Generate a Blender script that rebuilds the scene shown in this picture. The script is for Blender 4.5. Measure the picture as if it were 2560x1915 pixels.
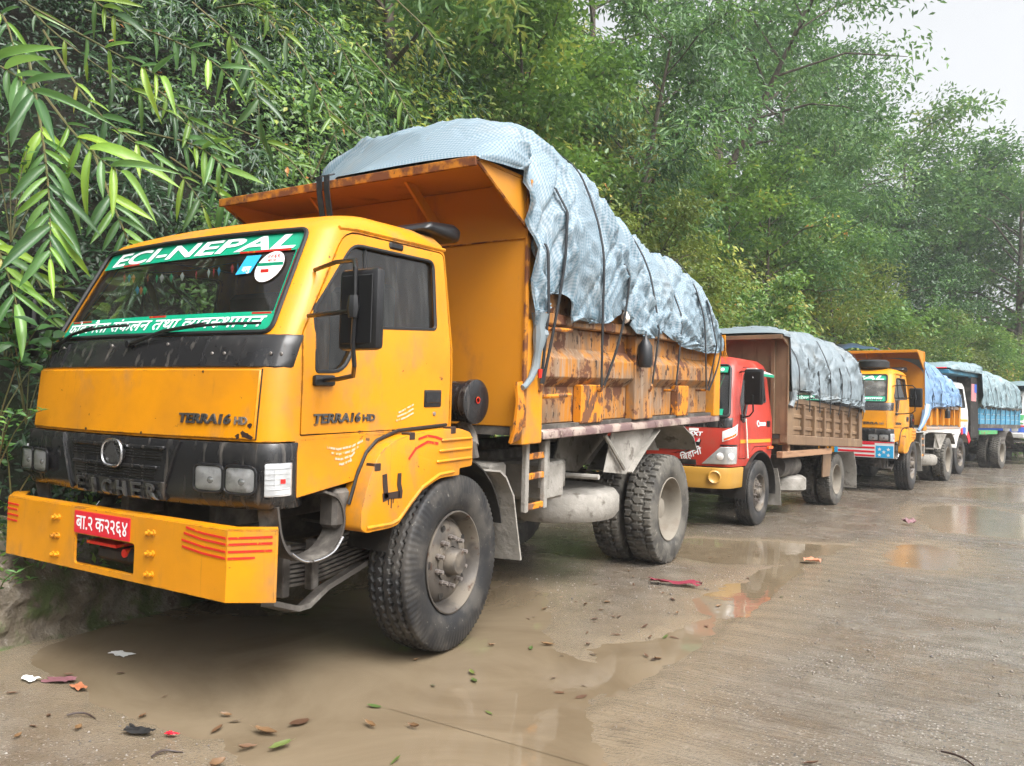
import bpy, bmesh, math, random
import numpy as np
from math import sin, cos, pi, radians, sqrt, atan2
from mathutils import Vector, Matrix, noise as mnoise

for _o in list(bpy.data.objects):
    bpy.data.objects.remove(_o)
scene = bpy.context.scene
COL = scene.collection
random.seed(7)

# ------------------------------------------------------------------ camera
cam_d = bpy.data.cameras.new('camera')
cam = bpy.data.objects.new('camera', cam_d)
COL.objects.link(cam)
cam_d.sensor_width = 36.0
cam_d.lens = 36.0 * 2030.0 / 2560.0
cam_d.clip_start = 0.05
cam_d.clip_end = 1000.0
cam.matrix_world = (Matrix.Translation((0, 0, 1.452)) @ Matrix.Rotation(radians(3.03), 4, 'X')
                    @ Matrix.Rotation(radians(32), 4, 'Z') @ Matrix.Rotation(radians(90 - 0.78), 4, 'X'))
scene.camera = cam

# ------------------------------------------------------------------ sky, sun, exposure (overcast day)
world = bpy.data.worlds.new("World")
scene.world = world
world.use_nodes = True
wn = world.node_tree.nodes; wl = world.node_tree.links
wn.clear()
sky = wn.new('ShaderNodeTexSky'); sky.sky_type = 'NISHITA'; sky.sun_disc = False
sky.sun_elevation = radians(54); sky.sun_rotation = radians(112)
sky.dust_density = 8.0; sky.air_density = 1.0; sky.ozone_density = 1.0
hsv = wn.new('ShaderNodeHueSaturation'); hsv.inputs['Saturation'].default_value = 0.12
bgn = wn.new('ShaderNodeBackground'); bgn.inputs['Strength'].default_value = 0.145
wo = wn.new('ShaderNodeOutputWorld')
wl.new(sky.outputs[0], hsv.inputs['Color']); wl.new(hsv.outputs[0], bgn.inputs[0]); wl.new(bgn.outputs[0], wo.inputs[0])
sun_d = bpy.data.lights.new('sun', 'SUN'); sun_d.energy = 1.15; sun_d.angle = radians(50); sun_d.color = (1, .97, .93)
sun = bpy.data.objects.new('sun', sun_d); COL.objects.link(sun)
# sky sun_rotation is clockwise from +Y seen from above
_el, _az = radians(54), radians(112)
sun.rotation_euler = Vector((-sin(_az) * cos(_el), -cos(_az) * cos(_el), -sin(_el))).to_track_quat('-Z', 'Y').to_euler()

scene.view_settings.view_transform = 'Standard'
scene.view_settings.look = 'None'
scene.view_settings.gamma = 1.0
scene.view_settings.use_curve_mapping = False
scene.view_settings.exposure = 1.30
scene.render.engine = 'CYCLES'
cy = scene.cycles
cy.use_denoising = True
try: cy.denoising_prefilter = 'NONE'
except Exception: pass
cy.max_bounces = 6; cy.diffuse_bounces = 3; cy.glossy_bounces = 3; cy.transmission_bounces = 3
cy.transparent_max_bounces = 8; cy.volume_bounces = 1
cy.caustics_reflective = False; cy.caustics_refractive = False
cy.sample_clamp_indirect = 4.0

# ------------------------------------------------------------------ material helpers
def _n(nt, t, **kw):
    n = nt.nodes.new(t)
    for k, v in kw.items():
        setattr(n, k, v)
    return n

def _coords(nt, scale, src='Object', rot=(0, 0, 0)):
    tc = _n(nt, 'ShaderNodeTexCoord'); mp = _n(nt, 'ShaderNodeMapping')
    mp.inputs['Scale'].default_value = scale if hasattr(scale, '__len__') else (scale,) * 3
    mp.inputs['Rotation'].default_value = rot
    nt.links.new(tc.outputs[src], mp.inputs['Vector'])
    return mp.outputs['Vector']

def _noise(nt, scale, detail=4, rough=.55, src='Object', dist=0.0):
    n = _n(nt, 'ShaderNodeTexNoise'); n.inputs['Scale'].default_value = 1.0
    n.inputs['Detail'].default_value = detail; n.inputs['Roughness'].default_value = rough
    n.inputs['Distortion'].default_value = dist
    nt.links.new(_coords(nt, scale, src), n.inputs['Vector'])
    return n.outputs['Fac']

def _remap(nt, val, lo, hi, a=0.0, b=1.0):
    m = _n(nt, 'ShaderNodeMapRange'); m.inputs['From Min'].default_value = lo; m.inputs['From Max'].default_value = hi
    m.inputs['To Min'].default_value = a; m.inputs['To Max'].default_value = b
    m.interpolation_type = 'SMOOTHSTEP'
    nt.links.new(val, m.inputs['Value'])
    return m.outputs['Result']

def _mixc(nt, fac, a, b):
    m = _n(nt, 'ShaderNodeMix', data_type='RGBA')
    for s, v in ((m.inputs[0], fac), (m.inputs[6], a), (m.inputs[7], b)):
        if isinstance(v, (int, float)): s.default_value = v
        elif isinstance(v, tuple): s.default_value = (*v[:3], 1)
        else: nt.links.new(v, s)
    return m.outputs[2]

def _math(nt, op, a, b=None):
    m = _n(nt, 'ShaderNodeMath', operation=op)
    for s, v in ((m.inputs[0], a), (m.inputs[1], b)):
        if v is None: continue
        if isinstance(v, (int, float)): s.default_value = v
        else: nt.links.new(v, s)
    return m.outputs[0]

def material(name, col, rough=.5, metal=0.0, spec=.5, coat=0.0, layers=(), bump=(), src='Object', rvar=None, edge=None):
    """col base colour; layers: (scale, detail, lo, hi, colour, rough) mixed on top in turn; bump: (scale, strength, distance)."""
    m = bpy.data.materials.new(name); m.use_nodes = True
    nt = m.node_tree; b = nt.nodes['Principled BSDF']
    c = col; r = rough
    if edge:
        bv = _n(nt, 'ShaderNodeBevel', samples=4); bv.inputs['Radius'].default_value = .014; ge = _n(nt, 'ShaderNodeNewGeometry'); vm = _n(nt, 'ShaderNodeVectorMath', operation='DOT_PRODUCT')
        nt.links.new(bv.outputs[0], vm.inputs[0]); nt.links.new(ge.outputs['Normal'], vm.inputs[1])
        ef = _math(nt, 'MULTIPLY', _remap(nt, vm.outputs['Value'], .985, .88), _remap(nt, _noise(nt, (11, 11, 11), 8, .68), .47, .57))
        c = _mixc(nt, ef, c, edge)
    for (sc, det, lo, hi, lc, lr) in layers:
        f = _remap(nt, _noise(nt, sc, det, .6, src), lo, hi)
        c = _mixc(nt, f, c, lc)
        mr = _n(nt, 'ShaderNodeMix', data_type='FLOAT'); nt.links.new(f, mr.inputs[0])
        if isinstance(r, (int, float)): mr.inputs[2].default_value = r
        else: nt.links.new(r, mr.inputs[2])
        mr.inputs[3].default_value = lr
        r = mr.outputs[0]
    if isinstance(c, tuple): b.inputs['Base Color'].default_value = (*c, 1)
    else: nt.links.new(c, b.inputs['Base Color'])
    if isinstance(r, (int, float)): b.inputs['Roughness'].default_value = r
    else: nt.links.new(r, b.inputs['Roughness'])
    b.inputs['Metallic'].default_value = metal
    b.inputs['Specular IOR Level'].default_value = spec
    b.inputs['Coat Weight'].default_value = coat; b.inputs['Coat Roughness'].default_value = .08
    prev = None
    for (sc, st, di) in bump:
        bn = _n(nt, 'ShaderNodeBump'); bn.inputs['Strength'].default_value = st; bn.inputs['Distance'].default_value = di
        nt.links.new(_noise(nt, sc, 5, .6, src), bn.inputs['Height'])
        if prev: nt.links.new(prev, bn.inputs['Normal'])
        prev = bn.outputs['Normal']
    if prev: nt.links.new(prev, b.inputs['Normal'])
    return m

def paint(name, col, dirt=.5, coat=.35, rust=(.10, .04, .015), mud=(.16, .12, .08)):
    d = dirt * 1.25
    return material(name, col, .42, 0, .35, coat * .4, layers=[
        ((1.6, 1.6, 1.6), 5, .40, .70, tuple(x * .80 + .004 for x in col), .5),
        ((7, 7, 3), 7, .56, .80, tuple(x * .62 + .03 for x in col), .6),
        ((24, 24, 1.4), 6, .66 - .07 * d, .86 - .1 * d, tuple(x * .45 + .02 for x in col), .6),
        ((6, 6, 9), 10, .70 - .03 * d, .73, rust, .8),
        ((38, 38, 38), 6, .70 - .03 * d, .74, tuple(x * .35 for x in rust), .8),
        ((3.0, 3.0, 2.2), 9, .50, .86, mud, .75)], bump=[((3, 3, 3), .05, .05), ((140, 140, 140), .02, .002)], edge=tuple(x * .8 for x in rust))

MAT = {}
YEL = (.61, .235, .0015)
MAT['yellow'] = paint('yellow_paint', YEL, .5)
MAT['yellow_clean'] = paint('bumper_yellow_paint', (.62, .243, .0018), .7)
MAT['yellow_dark'] = material('grimy_yellow_paint', (.52, .205, .010), .5, 0, .4, .1, layers=[
        ((1.1, 1.1, 1.1), 4, .42, .72, (.48, .195, .014), .55), ((2.4, 2.4, 1.2), 7, .56, .72, (.30, .12, .03), .65),
        ((14, 14, 2.0), 6, .66, .80, (.16, .065, .025), .75)], bump=[((5, 5, 5), .05, .03)])
MAT['rust_edge'] = material('rusted_edge', (.42, .16, .012), .7, 0, .3, 0, layers=[
        ((9, 9, 9), 8, .40, .58, (.13, .045, .018), .85), ((20, 20, 20), 6, .6, .7, (.05, .025, .015), .9)], bump=[((30, 30, 30), .3, .01)])
MAT['rust_bed'] = material('streaked_rusty_bed_paint', (.40, .155, .014), .5, 0, .45, .05, layers=[
        ((3.5, 3.5, 2.2), 9, .42, .60, (.205, .125, .07), .55),
        ((34, 34, 2.2), 8, .48, .70, (.29, .215, .155), .5),
        ((60, 60, 5), 6, .54, .78, (.14, .08, .045), .6),
        ((5, 5, 5), 11, .55, .60, (.105, .038, .017), .75),
        ((16, 16, 9), 10, .60, .65, (.045, .026, .018), .8)], bump=[((40, 40, 5), .2, .006)])
MAT['rust_rib'] = material('rusty_rib_paint', (.56, .195, .008), .5, 0, .4, .1, layers=[
        ((8, 8, 6.0), 11, .48, .55, (.14, .055, .022), .75),
        ((26, 26, 12.0), 10, .57, .62, (.05, .026, .018), .8),
        ((12, 12, 1.2), 5, .60, .72, (.30, .21, .15), .6)], bump=[((40, 40, 8), .2, .006)])
MAT['grey_rib'] = material('bare_grey_rib', (.26, .21, .18), .6, 0, .4, 0, layers=[
        ((11, 11, 1.2), 7, .52, .66, (.40, .15, .02), .6), ((20, 20, 2), 7, .58, .68, (.09, .05, .035), .8)], bump=[((40, 40, 6), .2, .006)])
MAT['sill'] = material('worn_purple_brown_sill', (.14, .085, .08), .45, 0, .5, .1, layers=[
        ((4, 4, 4), 6, .45, .62, (.32, .25, .21), .5), ((14, 14, 14), 6, .55, .68, (.07, .035, .03), .6)], bump=[((20, 20, 20), .2, .01)])
MAT['black'] = material('black_plastic', (.013, .013, .014), .26, 0, .5, 0, layers=[
        ((26, 26, 2.2), 6, .56, .74, (.085, .075, .065), .7), ((3, 3, 3), 4, .5, .8, (.028, .026, .025), .5)], bump=[((70, 70, 70), .08, .003)])
MAT['black_clean'] = material('black_trim', (.010, .010, .011), .3, 0, .5, 0, layers=[((8, 8, 8), 5, .6, .8, (.03, .028, .026), .6)])
MAT['rubber'] = material('rubber_seal', (.012, .012, .012), .55, 0, .4)
MAT['strap'] = material('black_rubber_strap', (.011, .012, .014), .42, 0, .5, 0, layers=[((20, 20, 20), 4, .55, .7, (.035, .035, .037), .6)])
MAT['tyre'] = material('muddy_tyre_rubber', (.014, .014, .015), .58, 0, .4, 0, layers=[
        ((5, 5, 5), 8, .42, .66, (.055, .050, .044), .7), ((30, 30, 30), 6, .64, .74, (.20, .19, .165), .85)], bump=[((60, 60, 60), .2, .004)])
MAT['tyre_mud'] = material('mud_caked_tyre_rubber', (.045, .042, .038), .65, 0, .35, 0, layers=[
        ((5, 5, 5), 8, .40, .58, (.105, .097, .083), .75), ((20, 20, 20), 7, .62, .73, (.22, .205, .175), .85)], bump=[((40, 40, 40), .3, .008)])
MAT['rim'] = material('muddy_steel_rim', (.085, .075, .066), .5, .4, .5, 0, layers=[
        ((5, 5, 5), 7, .45, .62, (.17, .145, .115), .8), ((14, 14, 14), 6, .58, .70, (.07, .035, .02), .8)], bump=[((40, 40, 40), .25, .004)])
MAT['rim_mud'] = material('mud_coated_rim', (.20, .178, .145), .8, 0, .3, 0, layers=[
        ((6, 6, 6), 7, .48, .66, (.17, .145, .115), .8)], bump=[((40, 40, 40), .3, .004)])
MAT['steel'] = material('worn_steel', (.32, .29, .27), .4, .7, .5, 0, layers=[((20, 20, 20), 6, .5, .65, (.13, .10, .08), .7)])
MAT['mud'] = material('dried_cement_mud', (.23, .215, .19), .85, 0, .25, 0, layers=[
        ((4, 4, 4), 7, .42, .66, (.32, .30, .27), .9), ((9, 9, 9), 7, .55, .7, (.12, .105, .088), .8)], bump=[((18, 18, 18), .5, .02), ((70, 70, 70), .3, .004)])
MAT['chassis'] = material('dirty_chassis', (.055, .048, .042), .75, 0, .35, 0, layers=[
        ((5, 5, 5), 7, .45, .68, (.17, .155, .135), .85)], bump=[((24, 24, 24), .4, .01)])
MAT['dark'] = material('dark_underbody', (.018, .016, .014), .8, 0, .3, 0, layers=[((6, 6, 6), 5, .5, .7, (.06, .052, .045), .85)])
MAT['interior'] = material('dark_cab_interior', (.045, .043, .04), .7, 0, .3)
MAT['chrome'] = material('tarnished_chrome', (.55, .55, .56), .22, .95, .5, 0, layers=[((14, 14, 14), 6, .55, .7, (.10, .085, .07), .6)])
MAT['dark_chrome'] = material('dark_chrome_letters', (.13, .13, .13), .28, .7, .5, 0, layers=[((20, 20, 20), 6, .5, .66, (.03, .027, .024), .6)])
MAT['lens'] = material('headlight_lens', (.55, .56, .56), .14, .35, .6, .6, layers=[((5, 5, 5), 3, .4, .8, (.33, .34, .34), .2), ((18, 18, 18), 5, .6, .75, (.36, .34, .30), .5)], bump=[((90, 2, 90), .12, .004)])
MAT['lens_ribbed'] = material('ribbed_clear_lens', (.36, .37, .38), .18, .1, .6, .6, layers=[((6, 6, 6), 3, .45, .8, (.72, .72, .72), .3)], bump=[((2, 2, 160), .25, .004)])
MAT['reflector_bowl'] = material('lamp_reflector', (.90, .91, .92), .30, .0, .5, 0, layers=[((9, 9, 9), 4, .5, .75, (.42, .42, .41), .35)], bump=[((60, 3, 60), .15, .004)])
MAT['red_lens'] = material('red_reflector', (.5, .02, .015), .25, 0, .5, .4)
MAT['amber'] = material('amber_lens', (.75, .12, .01), .25, 0, .5, .4)
MAT['green'] = material('green_banner', (.0, .285, .155), .35, 0, .5, .2, layers=[((4, 4, 4), 4, .5, .8, (.0, .22, .12), .4)])
MAT['white'] = material('white_paint', (.68, .68, .66), .45, 0, .5, .1, layers=[((8, 8, 3), 6, .62, .8, (.52, .47, .40), .6)])
MAT['letter_white'] = material('white_lettering', (.80, .83, .84), .45, 0, .4)
MAT['red_sign'] = material('red_sign_paint', (.62, .012, .03), .4, 0, .5, .2, layers=[((30, 30, 30), 5, .64, .74, (.4, .05, .05), .6)])
MAT['red_line'] = material('red_line_paint', (.56, .022, .012), .5, 0, .4, 0, layers=[((30, 30, 30), 7, .60, .68, YEL, .5)])
MAT['brown_paint'] = material('dark_brown_daub', (.028, .014, .010), .5, 0, .5)
MAT['scuff'] = material('grey_scuff_paint', (.46, .40, .30), .6, 0, .4, 0, layers=[((18, 60, 18), 6, .50, .60, YEL, .45)])
MAT['blue_sticker'] = material('blue_sticker', (.02, .33, .62), .4, 0, .5)
MAT['red'] = paint('red_cab_paint', (.40, .036, .022), .6, .5)
MAT['gold'] = material('ochre_bumper_paint', (.42, .225, .035), .4, 0, .5, .2, layers=[((18, 18, 2.0), 6, .6, .8, (.22, .12, .04), .6)])
MAT['brown_bed'] = material('brown_steel_bed', (.150, .092, .052), .55, 0, .4, .05, layers=[
        ((3, 3, 2), 6, .45, .7, (.21, .135, .075), .6), ((14, 14, 1.2), 6, .56, .72, (.10, .062, .036), .7), ((9, 9, 4), 7, .62, .72, (.29, .235, .16), .8)], bump=[((30, 30, 8), .15, .006)])
MAT['blue_bed'] = material('blue_timber_bed', (.055, .23, .36), .55, 0, .4, 0, layers=[
        ((12, 12, 1.5), 6, .50, .66, (.10, .16, .17), .7), ((20, 20, 3), 7, .60, .7, (.07, .045, .03), .8)])
MAT['cab_white'] = paint('white_cab_paint', (.74, .73, .70), .3, .4)
MAT['orange'] = material('orange_stripe', (.75, .27, .02), .45)
MAT['blue'] = material('blue_paint', (.035, .10, .42), .45)
MAT['green_paint'] = material('green_paint', (.05, .30, .10), .5, 0, .4, 0, layers=[((9, 9, 9), 6, .52, .66, (.30, .08, .06), .6)])
MAT['tan'] = material('old_wood_plank', (.30, .17, .095), .6, 0, .4, 0, layers=[((20, 2, 20), 6, .5, .7, (.17, .095, .055), .7)])
MAT['paper'] = material('white_paper', (.75, .75, .72), .7, 0, .3, 0, layers=[((9, 9, 9), 5, .58, .7, (.45, .44, .42), .8)])
MAT['cream'] = material('pale_fabric_knot', (.62, .55, .48), .8, 0, .2, 0, layers=[((20, 20, 20), 5, .5, .7, (.42, .35, .30), .8)])
MAT['mirror'] = material('mirror_glass', (.7, .7, .72), .05, 1.0)

def mk_glass(name, tint=(.80, .86, .83), refl=1.0, dust_sheen=.05, sc=(3, 3, 3)):
    m = bpy.data.materials.new(name); m.use_nodes = True
    nt = m.node_tree; nt.nodes.clear()
    out = _n(nt, 'ShaderNodeOutputMaterial'); mix = _n(nt, 'ShaderNodeMixShader'); mx2 = _n(nt, 'ShaderNodeMixShader')
    tr = _n(nt, 'ShaderNodeBsdfTransparent'); tr.inputs[0].default_value = (*tint, 1)
    gl = _n(nt, 'ShaderNodeBsdfGlossy'); gl.inputs['Roughness'].default_value = .03; gl.inputs[0].default_value = (refl,) * 3 + (1,)
    fr = _n(nt, 'ShaderNodeFresnel'); fr.inputs[0].default_value = 1.5
    df = _n(nt, 'ShaderNodeBsdfDiffuse'); df.inputs[0].default_value = (.30, .29, .26, 1)
    f = _remap(nt, _noise(nt, sc, 5), .45, .85, dust_sheen * .3, dust_sheen * 2)
    nt.links.new(f, mx2.inputs[0]); nt.links.new(tr.outputs[0], mx2.inputs[1]); nt.links.new(df.outputs[0], mx2.inputs[2])
    nt.links.new(fr.outputs[0], mix.inputs[0]); nt.links.new(mx2.outputs[0], mix.inputs[1]); nt.links.new(gl.outputs[0], mix.inputs[2])
    nt.links.new(mix.outputs[0], out.inputs[0])
    return m
MAT['glass'] = mk_glass('tinted_windscreen_glass')
MAT['lamp_glass'] = mk_glass('lamp_glass', (1, 1, 1), 1.0, .03)
MAT['glass_dark'] = mk_glass('dark_side_glass', (.50, .53, .53), 1.0, .07, (22, 22, 2))  # streaks in the dust layer also stand in for streaky reflections
MAT['glass_grey'] = mk_glass('dusty_windscreen_glass', (.30, .33, .34), 1.0, .5)

# ------------------------------------------------------------------ object helpers
def tag(o, label=None, cat=None, group=None, kind=None):
    if label: o['label'] = label
    if cat: o['category'] = cat
    if group: o['group'] = group
    if kind: o['kind'] = kind
    return o

def empty(name, loc=(0, 0, 0), rz=0.0, parent=None):
    o = bpy.data.objects.new(name, None); COL.objects.link(o)
    o.location = loc; o.rotation_euler = (0, 0, rz); o.empty_display_size = .2
    if parent: o.parent = parent
    return o

def link_mesh(name, me, mat=None, parent=None):
    o = bpy.data.objects.new(name, me); COL.objects.link(o)
    if mat is not None and len(me.materials) == 0: me.materials.append(mat)
    if parent: o.parent = parent
    return o

def copy_tree(o, parent=None):
    c = o.copy(); COL.objects.link(c); c.parent = parent
    for ch in list(o.children): copy_tree(ch, c)
    return c

SH = [0.0, 0.0]   # body slope: z += SH[0]*(y-SH[1])

class MB:
    def __init__(s): s.v = []; s.f = []
    def add(s, vs, fs):
        n = len(s.v); s.v += [tuple(map(float, p)) for p in vs]; s.f += [tuple(n + i for i in f) for f in fs]; return s
    def box(s, x0, x1, y0, y1, z0, z1, M=None):
        vs = [Vector(p) for p in ((x0, y0, z0), (x1, y0, z0), (x1, y1, z0), (x0, y1, z0), (x0, y0, z1), (x1, y0, z1), (x1, y1, z1), (x0, y1, z1))]
        if M is not None: vs = [M @ p for p in vs]
        return s.add(vs, [(0, 3, 2, 1), (4, 5, 6, 7), (0, 1, 5, 4), (1, 2, 6, 5), (2, 3, 7, 6), (3, 0, 4, 7)])
    def prism(s, pts, axis, a0, a1, M=None):
        """pts 2D polygon; axis 'x': pts are (y,z); 'y': (x,z); 'z': (x,y)"""
        def mk(p, a): return {'x': (a, p[0], p[1]), 'y': (p[0], a, p[1]), 'z': (p[0], p[1], a)}[axis]
        n = len(pts)
        vs = [Vector(mk(p, a0)) for p in pts] + [Vector(mk(p, a1)) for p in pts]
        if M is not None: vs = [M @ p for p in vs]
        return s.add(vs, [tuple(range(n))[::-1], tuple(range(n, 2 * n))] + [(i, (i + 1) % n, n + (i + 1) % n, n + i) for i in range(n)])
    def tube(s, path, r, n=8, cap=True, closed=False):
        P = [Vector(p) for p in path]; m = len(P)
        rr = r if hasattr(r, '__len__') else [r] * m
        rings = []; prev = None
        for i in range(m):
            if closed: t = (P[(i + 1) % m] - P[i - 1])
            else: t = P[min(i + 1, m - 1)] - P[max(i - 1, 0)]
            t.normalize()
            if prev is None:
                a = Vector((0, 0, 1)) if abs(t.z) < .9 else Vector((1, 0, 0))
                u = t.cross(a).normalized()
            else:
                u = (prev - t * prev.dot(t)); u = u.normalized() if u.length > 1e-6 else t.orthogonal().normalized()
            prev = u; w = t.cross(u)
            rings.append([P[i] + (u * cos(2 * pi * k / n) + w * sin(2 * pi * k / n)) * rr[i] for k in range(n)])
        vs = [p for r_ in rings for p in r_]; fs = []
        for i in range(m if closed else m - 1):
            j = (i + 1) % m
            for k in range(n):
                fs.append((i * n + k, i * n + (k + 1) % n, j * n + (k + 1) % n, j * n + k))
        if cap and not closed: fs += [tuple(range(n))[::-1], tuple(range((m - 1) * n, m * n))]
        return s.add(vs, fs)
    def ribbon(s, path, side, w, th):
        """flat strip along path, width along vector side, thickness th"""
        P = [Vector(p) for p in path]; m = len(P); vs = []; fs = []
        sd = side if isinstance(side, list) else [Vector(side)] * m
        for i in range(m):
            t = (P[min(i + 1, m - 1)] - P[max(i - 1, 0)]).normalized()
            a = Vector(sd[i]); a = (a - t * a.dot(t)).normalized(); nn = t.cross(a) * th / 2; ww = w[i] if hasattr(w, '__len__') else w
            vs += [P[i] - a * ww / 2 - nn, P[i] + a * ww / 2 - nn, P[i] + a * ww / 2 + nn, P[i] - a * ww / 2 + nn]
        for i in range(m - 1):
            for k in range(4): fs.append((i * 4 + k, i * 4 + (k + 1) % 4, i * 4 + 4 + (k + 1) % 4, i * 4 + 4 + k))
        fs += [(3, 2, 1, 0), ((m - 1) * 4, (m - 1) * 4 + 1, (m - 1) * 4 + 2, (m - 1) * 4 + 3)]
        return s.add(vs, fs)
    def lathe(s, prof, n=32, axis='x', c=(0, 0, 0)):
        """prof: list of (a, r) along axis"""
        vs = []; fs = []; m = len(prof)
        for (a, r) in prof:
            for k in range(n):
                t = 2 * pi * k / n; p, q = r * cos(t), r * sin(t)
                vs.append({'x': (c[0] + a, c[1] + p, c[2] + q), 'y': (c[0] + q, c[1] + a, c[2] + p), 'z': (c[0] + p, c[1] + q, c[2] + a)}[axis])
        for i in range(m - 1):
            for k in range(n): fs.append((i * n + k, i * n + (k + 1) % n, (i + 1) * n + (k + 1) % n, (i + 1) * n + k))
        if prof[0][1] > 1e-5: fs.append(tuple(range(n))[::-1])
        if prof[-1][1] > 1e-5: fs.append(tuple(range((m - 1) * n, m * n)))
        return s.add(vs, fs)
    def grid(s, fn, nu, nv, closed_u=False):
        vs = [fn(i / (nu - (0 if closed_u else 1)), j / (nv - 1)) for j in range(nv) for i in range(nu)]; fs = []
        for j in range(nv - 1):
            for i in range(nu if closed_u else nu - 1):
                k = (i + 1) % nu
                fs.append((j * nu + i, j * nu + k, (j + 1) * nu + k, (j + 1) * nu + i))
        return s.add(vs, fs)
    def mesh(s, name, bevel=0.0, seg=1, smooth=35, shear=True, weld=False):
        vs = s.v
        if shear and SH[0]: vs = [(x, y, z + SH[0] * (y - SH[1])) for x, y, z in vs]
        me = bpy.data.meshes.new(name); me.from_pydata(vs, [], s.f); me.update()
        bm = bmesh.new(); bm.from_mesh(me)
        if weld: bmesh.ops.remove_doubles(bm, verts=bm.verts, dist=1e-5)
        bmesh.ops.recalc_face_normals(bm, faces=bm.faces)
        if bevel > 0:
            es = [e for e in bm.edges if len(e.link_faces) == 2 and e.calc_face_angle(0) > radians(28)]
            bmesh.ops.bevel(bm, geom=es, offset=bevel, segments=seg, affect='EDGES', profile=.5, clamp_overlap=True)
        bm.to_mesh(me); bm.free()
        fin_mesh(me, smooth)
        return me
    def build(s, name, mat, parent=None, bevel=0.0, seg=1, smooth=35, shear=True, weld=False):
        return link_mesh(name, s.mesh(name, bevel, seg, smooth, shear, weld), MAT[mat] if isinstance(mat, str) else mat, parent)

def fin_mesh(me, smooth=35):
    if smooth:
        me.shade_smooth()
        if smooth < 180: me.set_sharp_from_angle(angle=radians(smooth))

def np_mesh(name, V, F, attrs=None, uv=None, smooth=True):
    """V (n,3); F list of (k,3|4) int arrays"""
    me = bpy.data.meshes.new(name)
    V = np.asarray(V, np.float32)
    me.vertices.add(len(V)); me.vertices.foreach_set('co', V.ravel())
    F = F if isinstance(F, list) else [F]
    li = np.concatenate([f.ravel() for f in F]).astype(np.int32)
    tot = np.concatenate([np.full(len(f), f.shape[1], np.int32) for f in F])
    st = np.concatenate([[0], np.cumsum(tot)[:-1]]).astype(np.int32)
    me.loops.add(len(li)); me.loops.foreach_set('vertex_index', li)
    me.polygons.add(len(tot)); me.polygons.foreach_set('loop_start', st)
    try: me.polygons.foreach_set('loop_total', tot)
    except Exception: pass
    me.update(calc_edges=True)
    if smooth: me.polygons.foreach_set('use_smooth', np.ones(len(tot), bool))
    for k, a in (attrs or {}).items():
        at = me.attributes.new(k, 'FLOAT', 'POINT'); at.data.foreach_set('value', np.asarray(a, np.float32))
    if uv is not None:
        ul = me.uv_layers.new(name='UVMap'); ul.data.foreach_set('uv', np.asarray(uv, np.float32)[li].ravel())
    me.validate()
    return me

def modify(o, fn):
    """apply a modifier set up by fn(mod-owner)"""
    fn(o)
    dg = bpy.context.evaluated_depsgraph_get(); dg.update()
    me = bpy.data.meshes.new_from_object(o.evaluated_get(dg))
    o.modifiers.clear(); old = o.data; o.data = me
    return o

def boolean(o, cutter, op='DIFFERENCE'):
    cutter.parent = o.parent
    def fn(ob):
        m = ob.modifiers.new('b', 'BOOLEAN'); m.operation = op; m.solver = 'EXACT'; m.object = cutter
    modify(o, fn); return o

def kill(*obs):
    for o in obs:
        bpy.data.objects.remove(o)

# ------------------------------------------------------------------ numpy noise
def _hash(ix, iy, seed):
    h = (ix.astype(np.int64) * 374761393 + iy.astype(np.int64) * 668265263 + seed * 1442695041) & 0xffffffff
    h = ((h ^ (h >> 13)) * 1274126177) & 0xffffffff
    return ((h ^ (h >> 16)) & 0xffff) / 65535.0

def vnoise(x, y, seed=0):
    x = np.asarray(x, float); y = np.asarray(y, float)
    ix = np.floor(x); iy = np.floor(y); fx = x - ix; fy = y - iy
    fx = fx * fx * (3 - 2 * fx); fy = fy * fy * (3 - 2 * fy)
    a = _hash(ix, iy, seed); b = _hash(ix + 1, iy, seed); c = _hash(ix, iy + 1, seed); d = _hash(ix + 1, iy + 1, seed)
    return a + (b - a) * fx + (c - a) * fy + (a - b - c + d) * fx * fy

def fbm(x, y, seed=0, oct=4, gain=.5):
    s = 0; amp = 1; tot = 0
    for k in range(oct):
        s = s + amp * vnoise(x * 2 ** k, y * 2 ** k, seed + k * 17); tot += amp; amp *= gain
    return s / tot

def in_poly(x, y, poly):
    """signed distance to polygon (negative inside), vectorised"""
    p = np.array(poly, float); q = np.roll(p, -1, 0)
    d2 = np.full(np.shape(x), 1e9); ins = np.zeros(np.shape(x), bool)
    for a, b in zip(p, q):
        e = b - a; wx = x - a[0]; wy = y - a[1]
        t = np.clip((wx * e[0] + wy * e[1]) / (e @ e + 1e-12), 0, 1)
        d2 = np.minimum(d2, (wx - e[0] * t) ** 2 + (wy - e[1] * t) ** 2)
        cond = ((a[1] > y) != (b[1] > y)) & (x < (b[0] - a[0]) * (y - a[1]) / (b[1] - a[1] + 1e-12) + a[0])
        ins ^= cond
    d = np.sqrt(d2)
    return np.where(ins, -d, d)

# ------------------------------------------------------------------ lettering
_TXT = {}
def glyphs(s, bold=0.0):
    key = (s, bold)
    if key not in _TXT:
        cu = bpy.data.curves.new('lettering', 'FONT'); cu.body = s; cu.size = 1.0; cu.offset = bold; cu.resolution_u = 3
        o = bpy.data.objects.new('lettering', cu); COL.objects.link(o)
        dg = bpy.context.evaluated_depsgraph_get(); dg.update()
        me = o.evaluated_get(dg).to_mesh()
        V = [tuple(v.co) for v in me.vertices]; Fs = [tuple(p.vertices) for p in me.polygons]
        o.evaluated_get(dg).to_mesh_clear()
        bpy.data.objects.remove(o); bpy.data.curves.remove(cu)
        _TXT[key] = (V, Fs)
    return _TXT[key]

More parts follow.
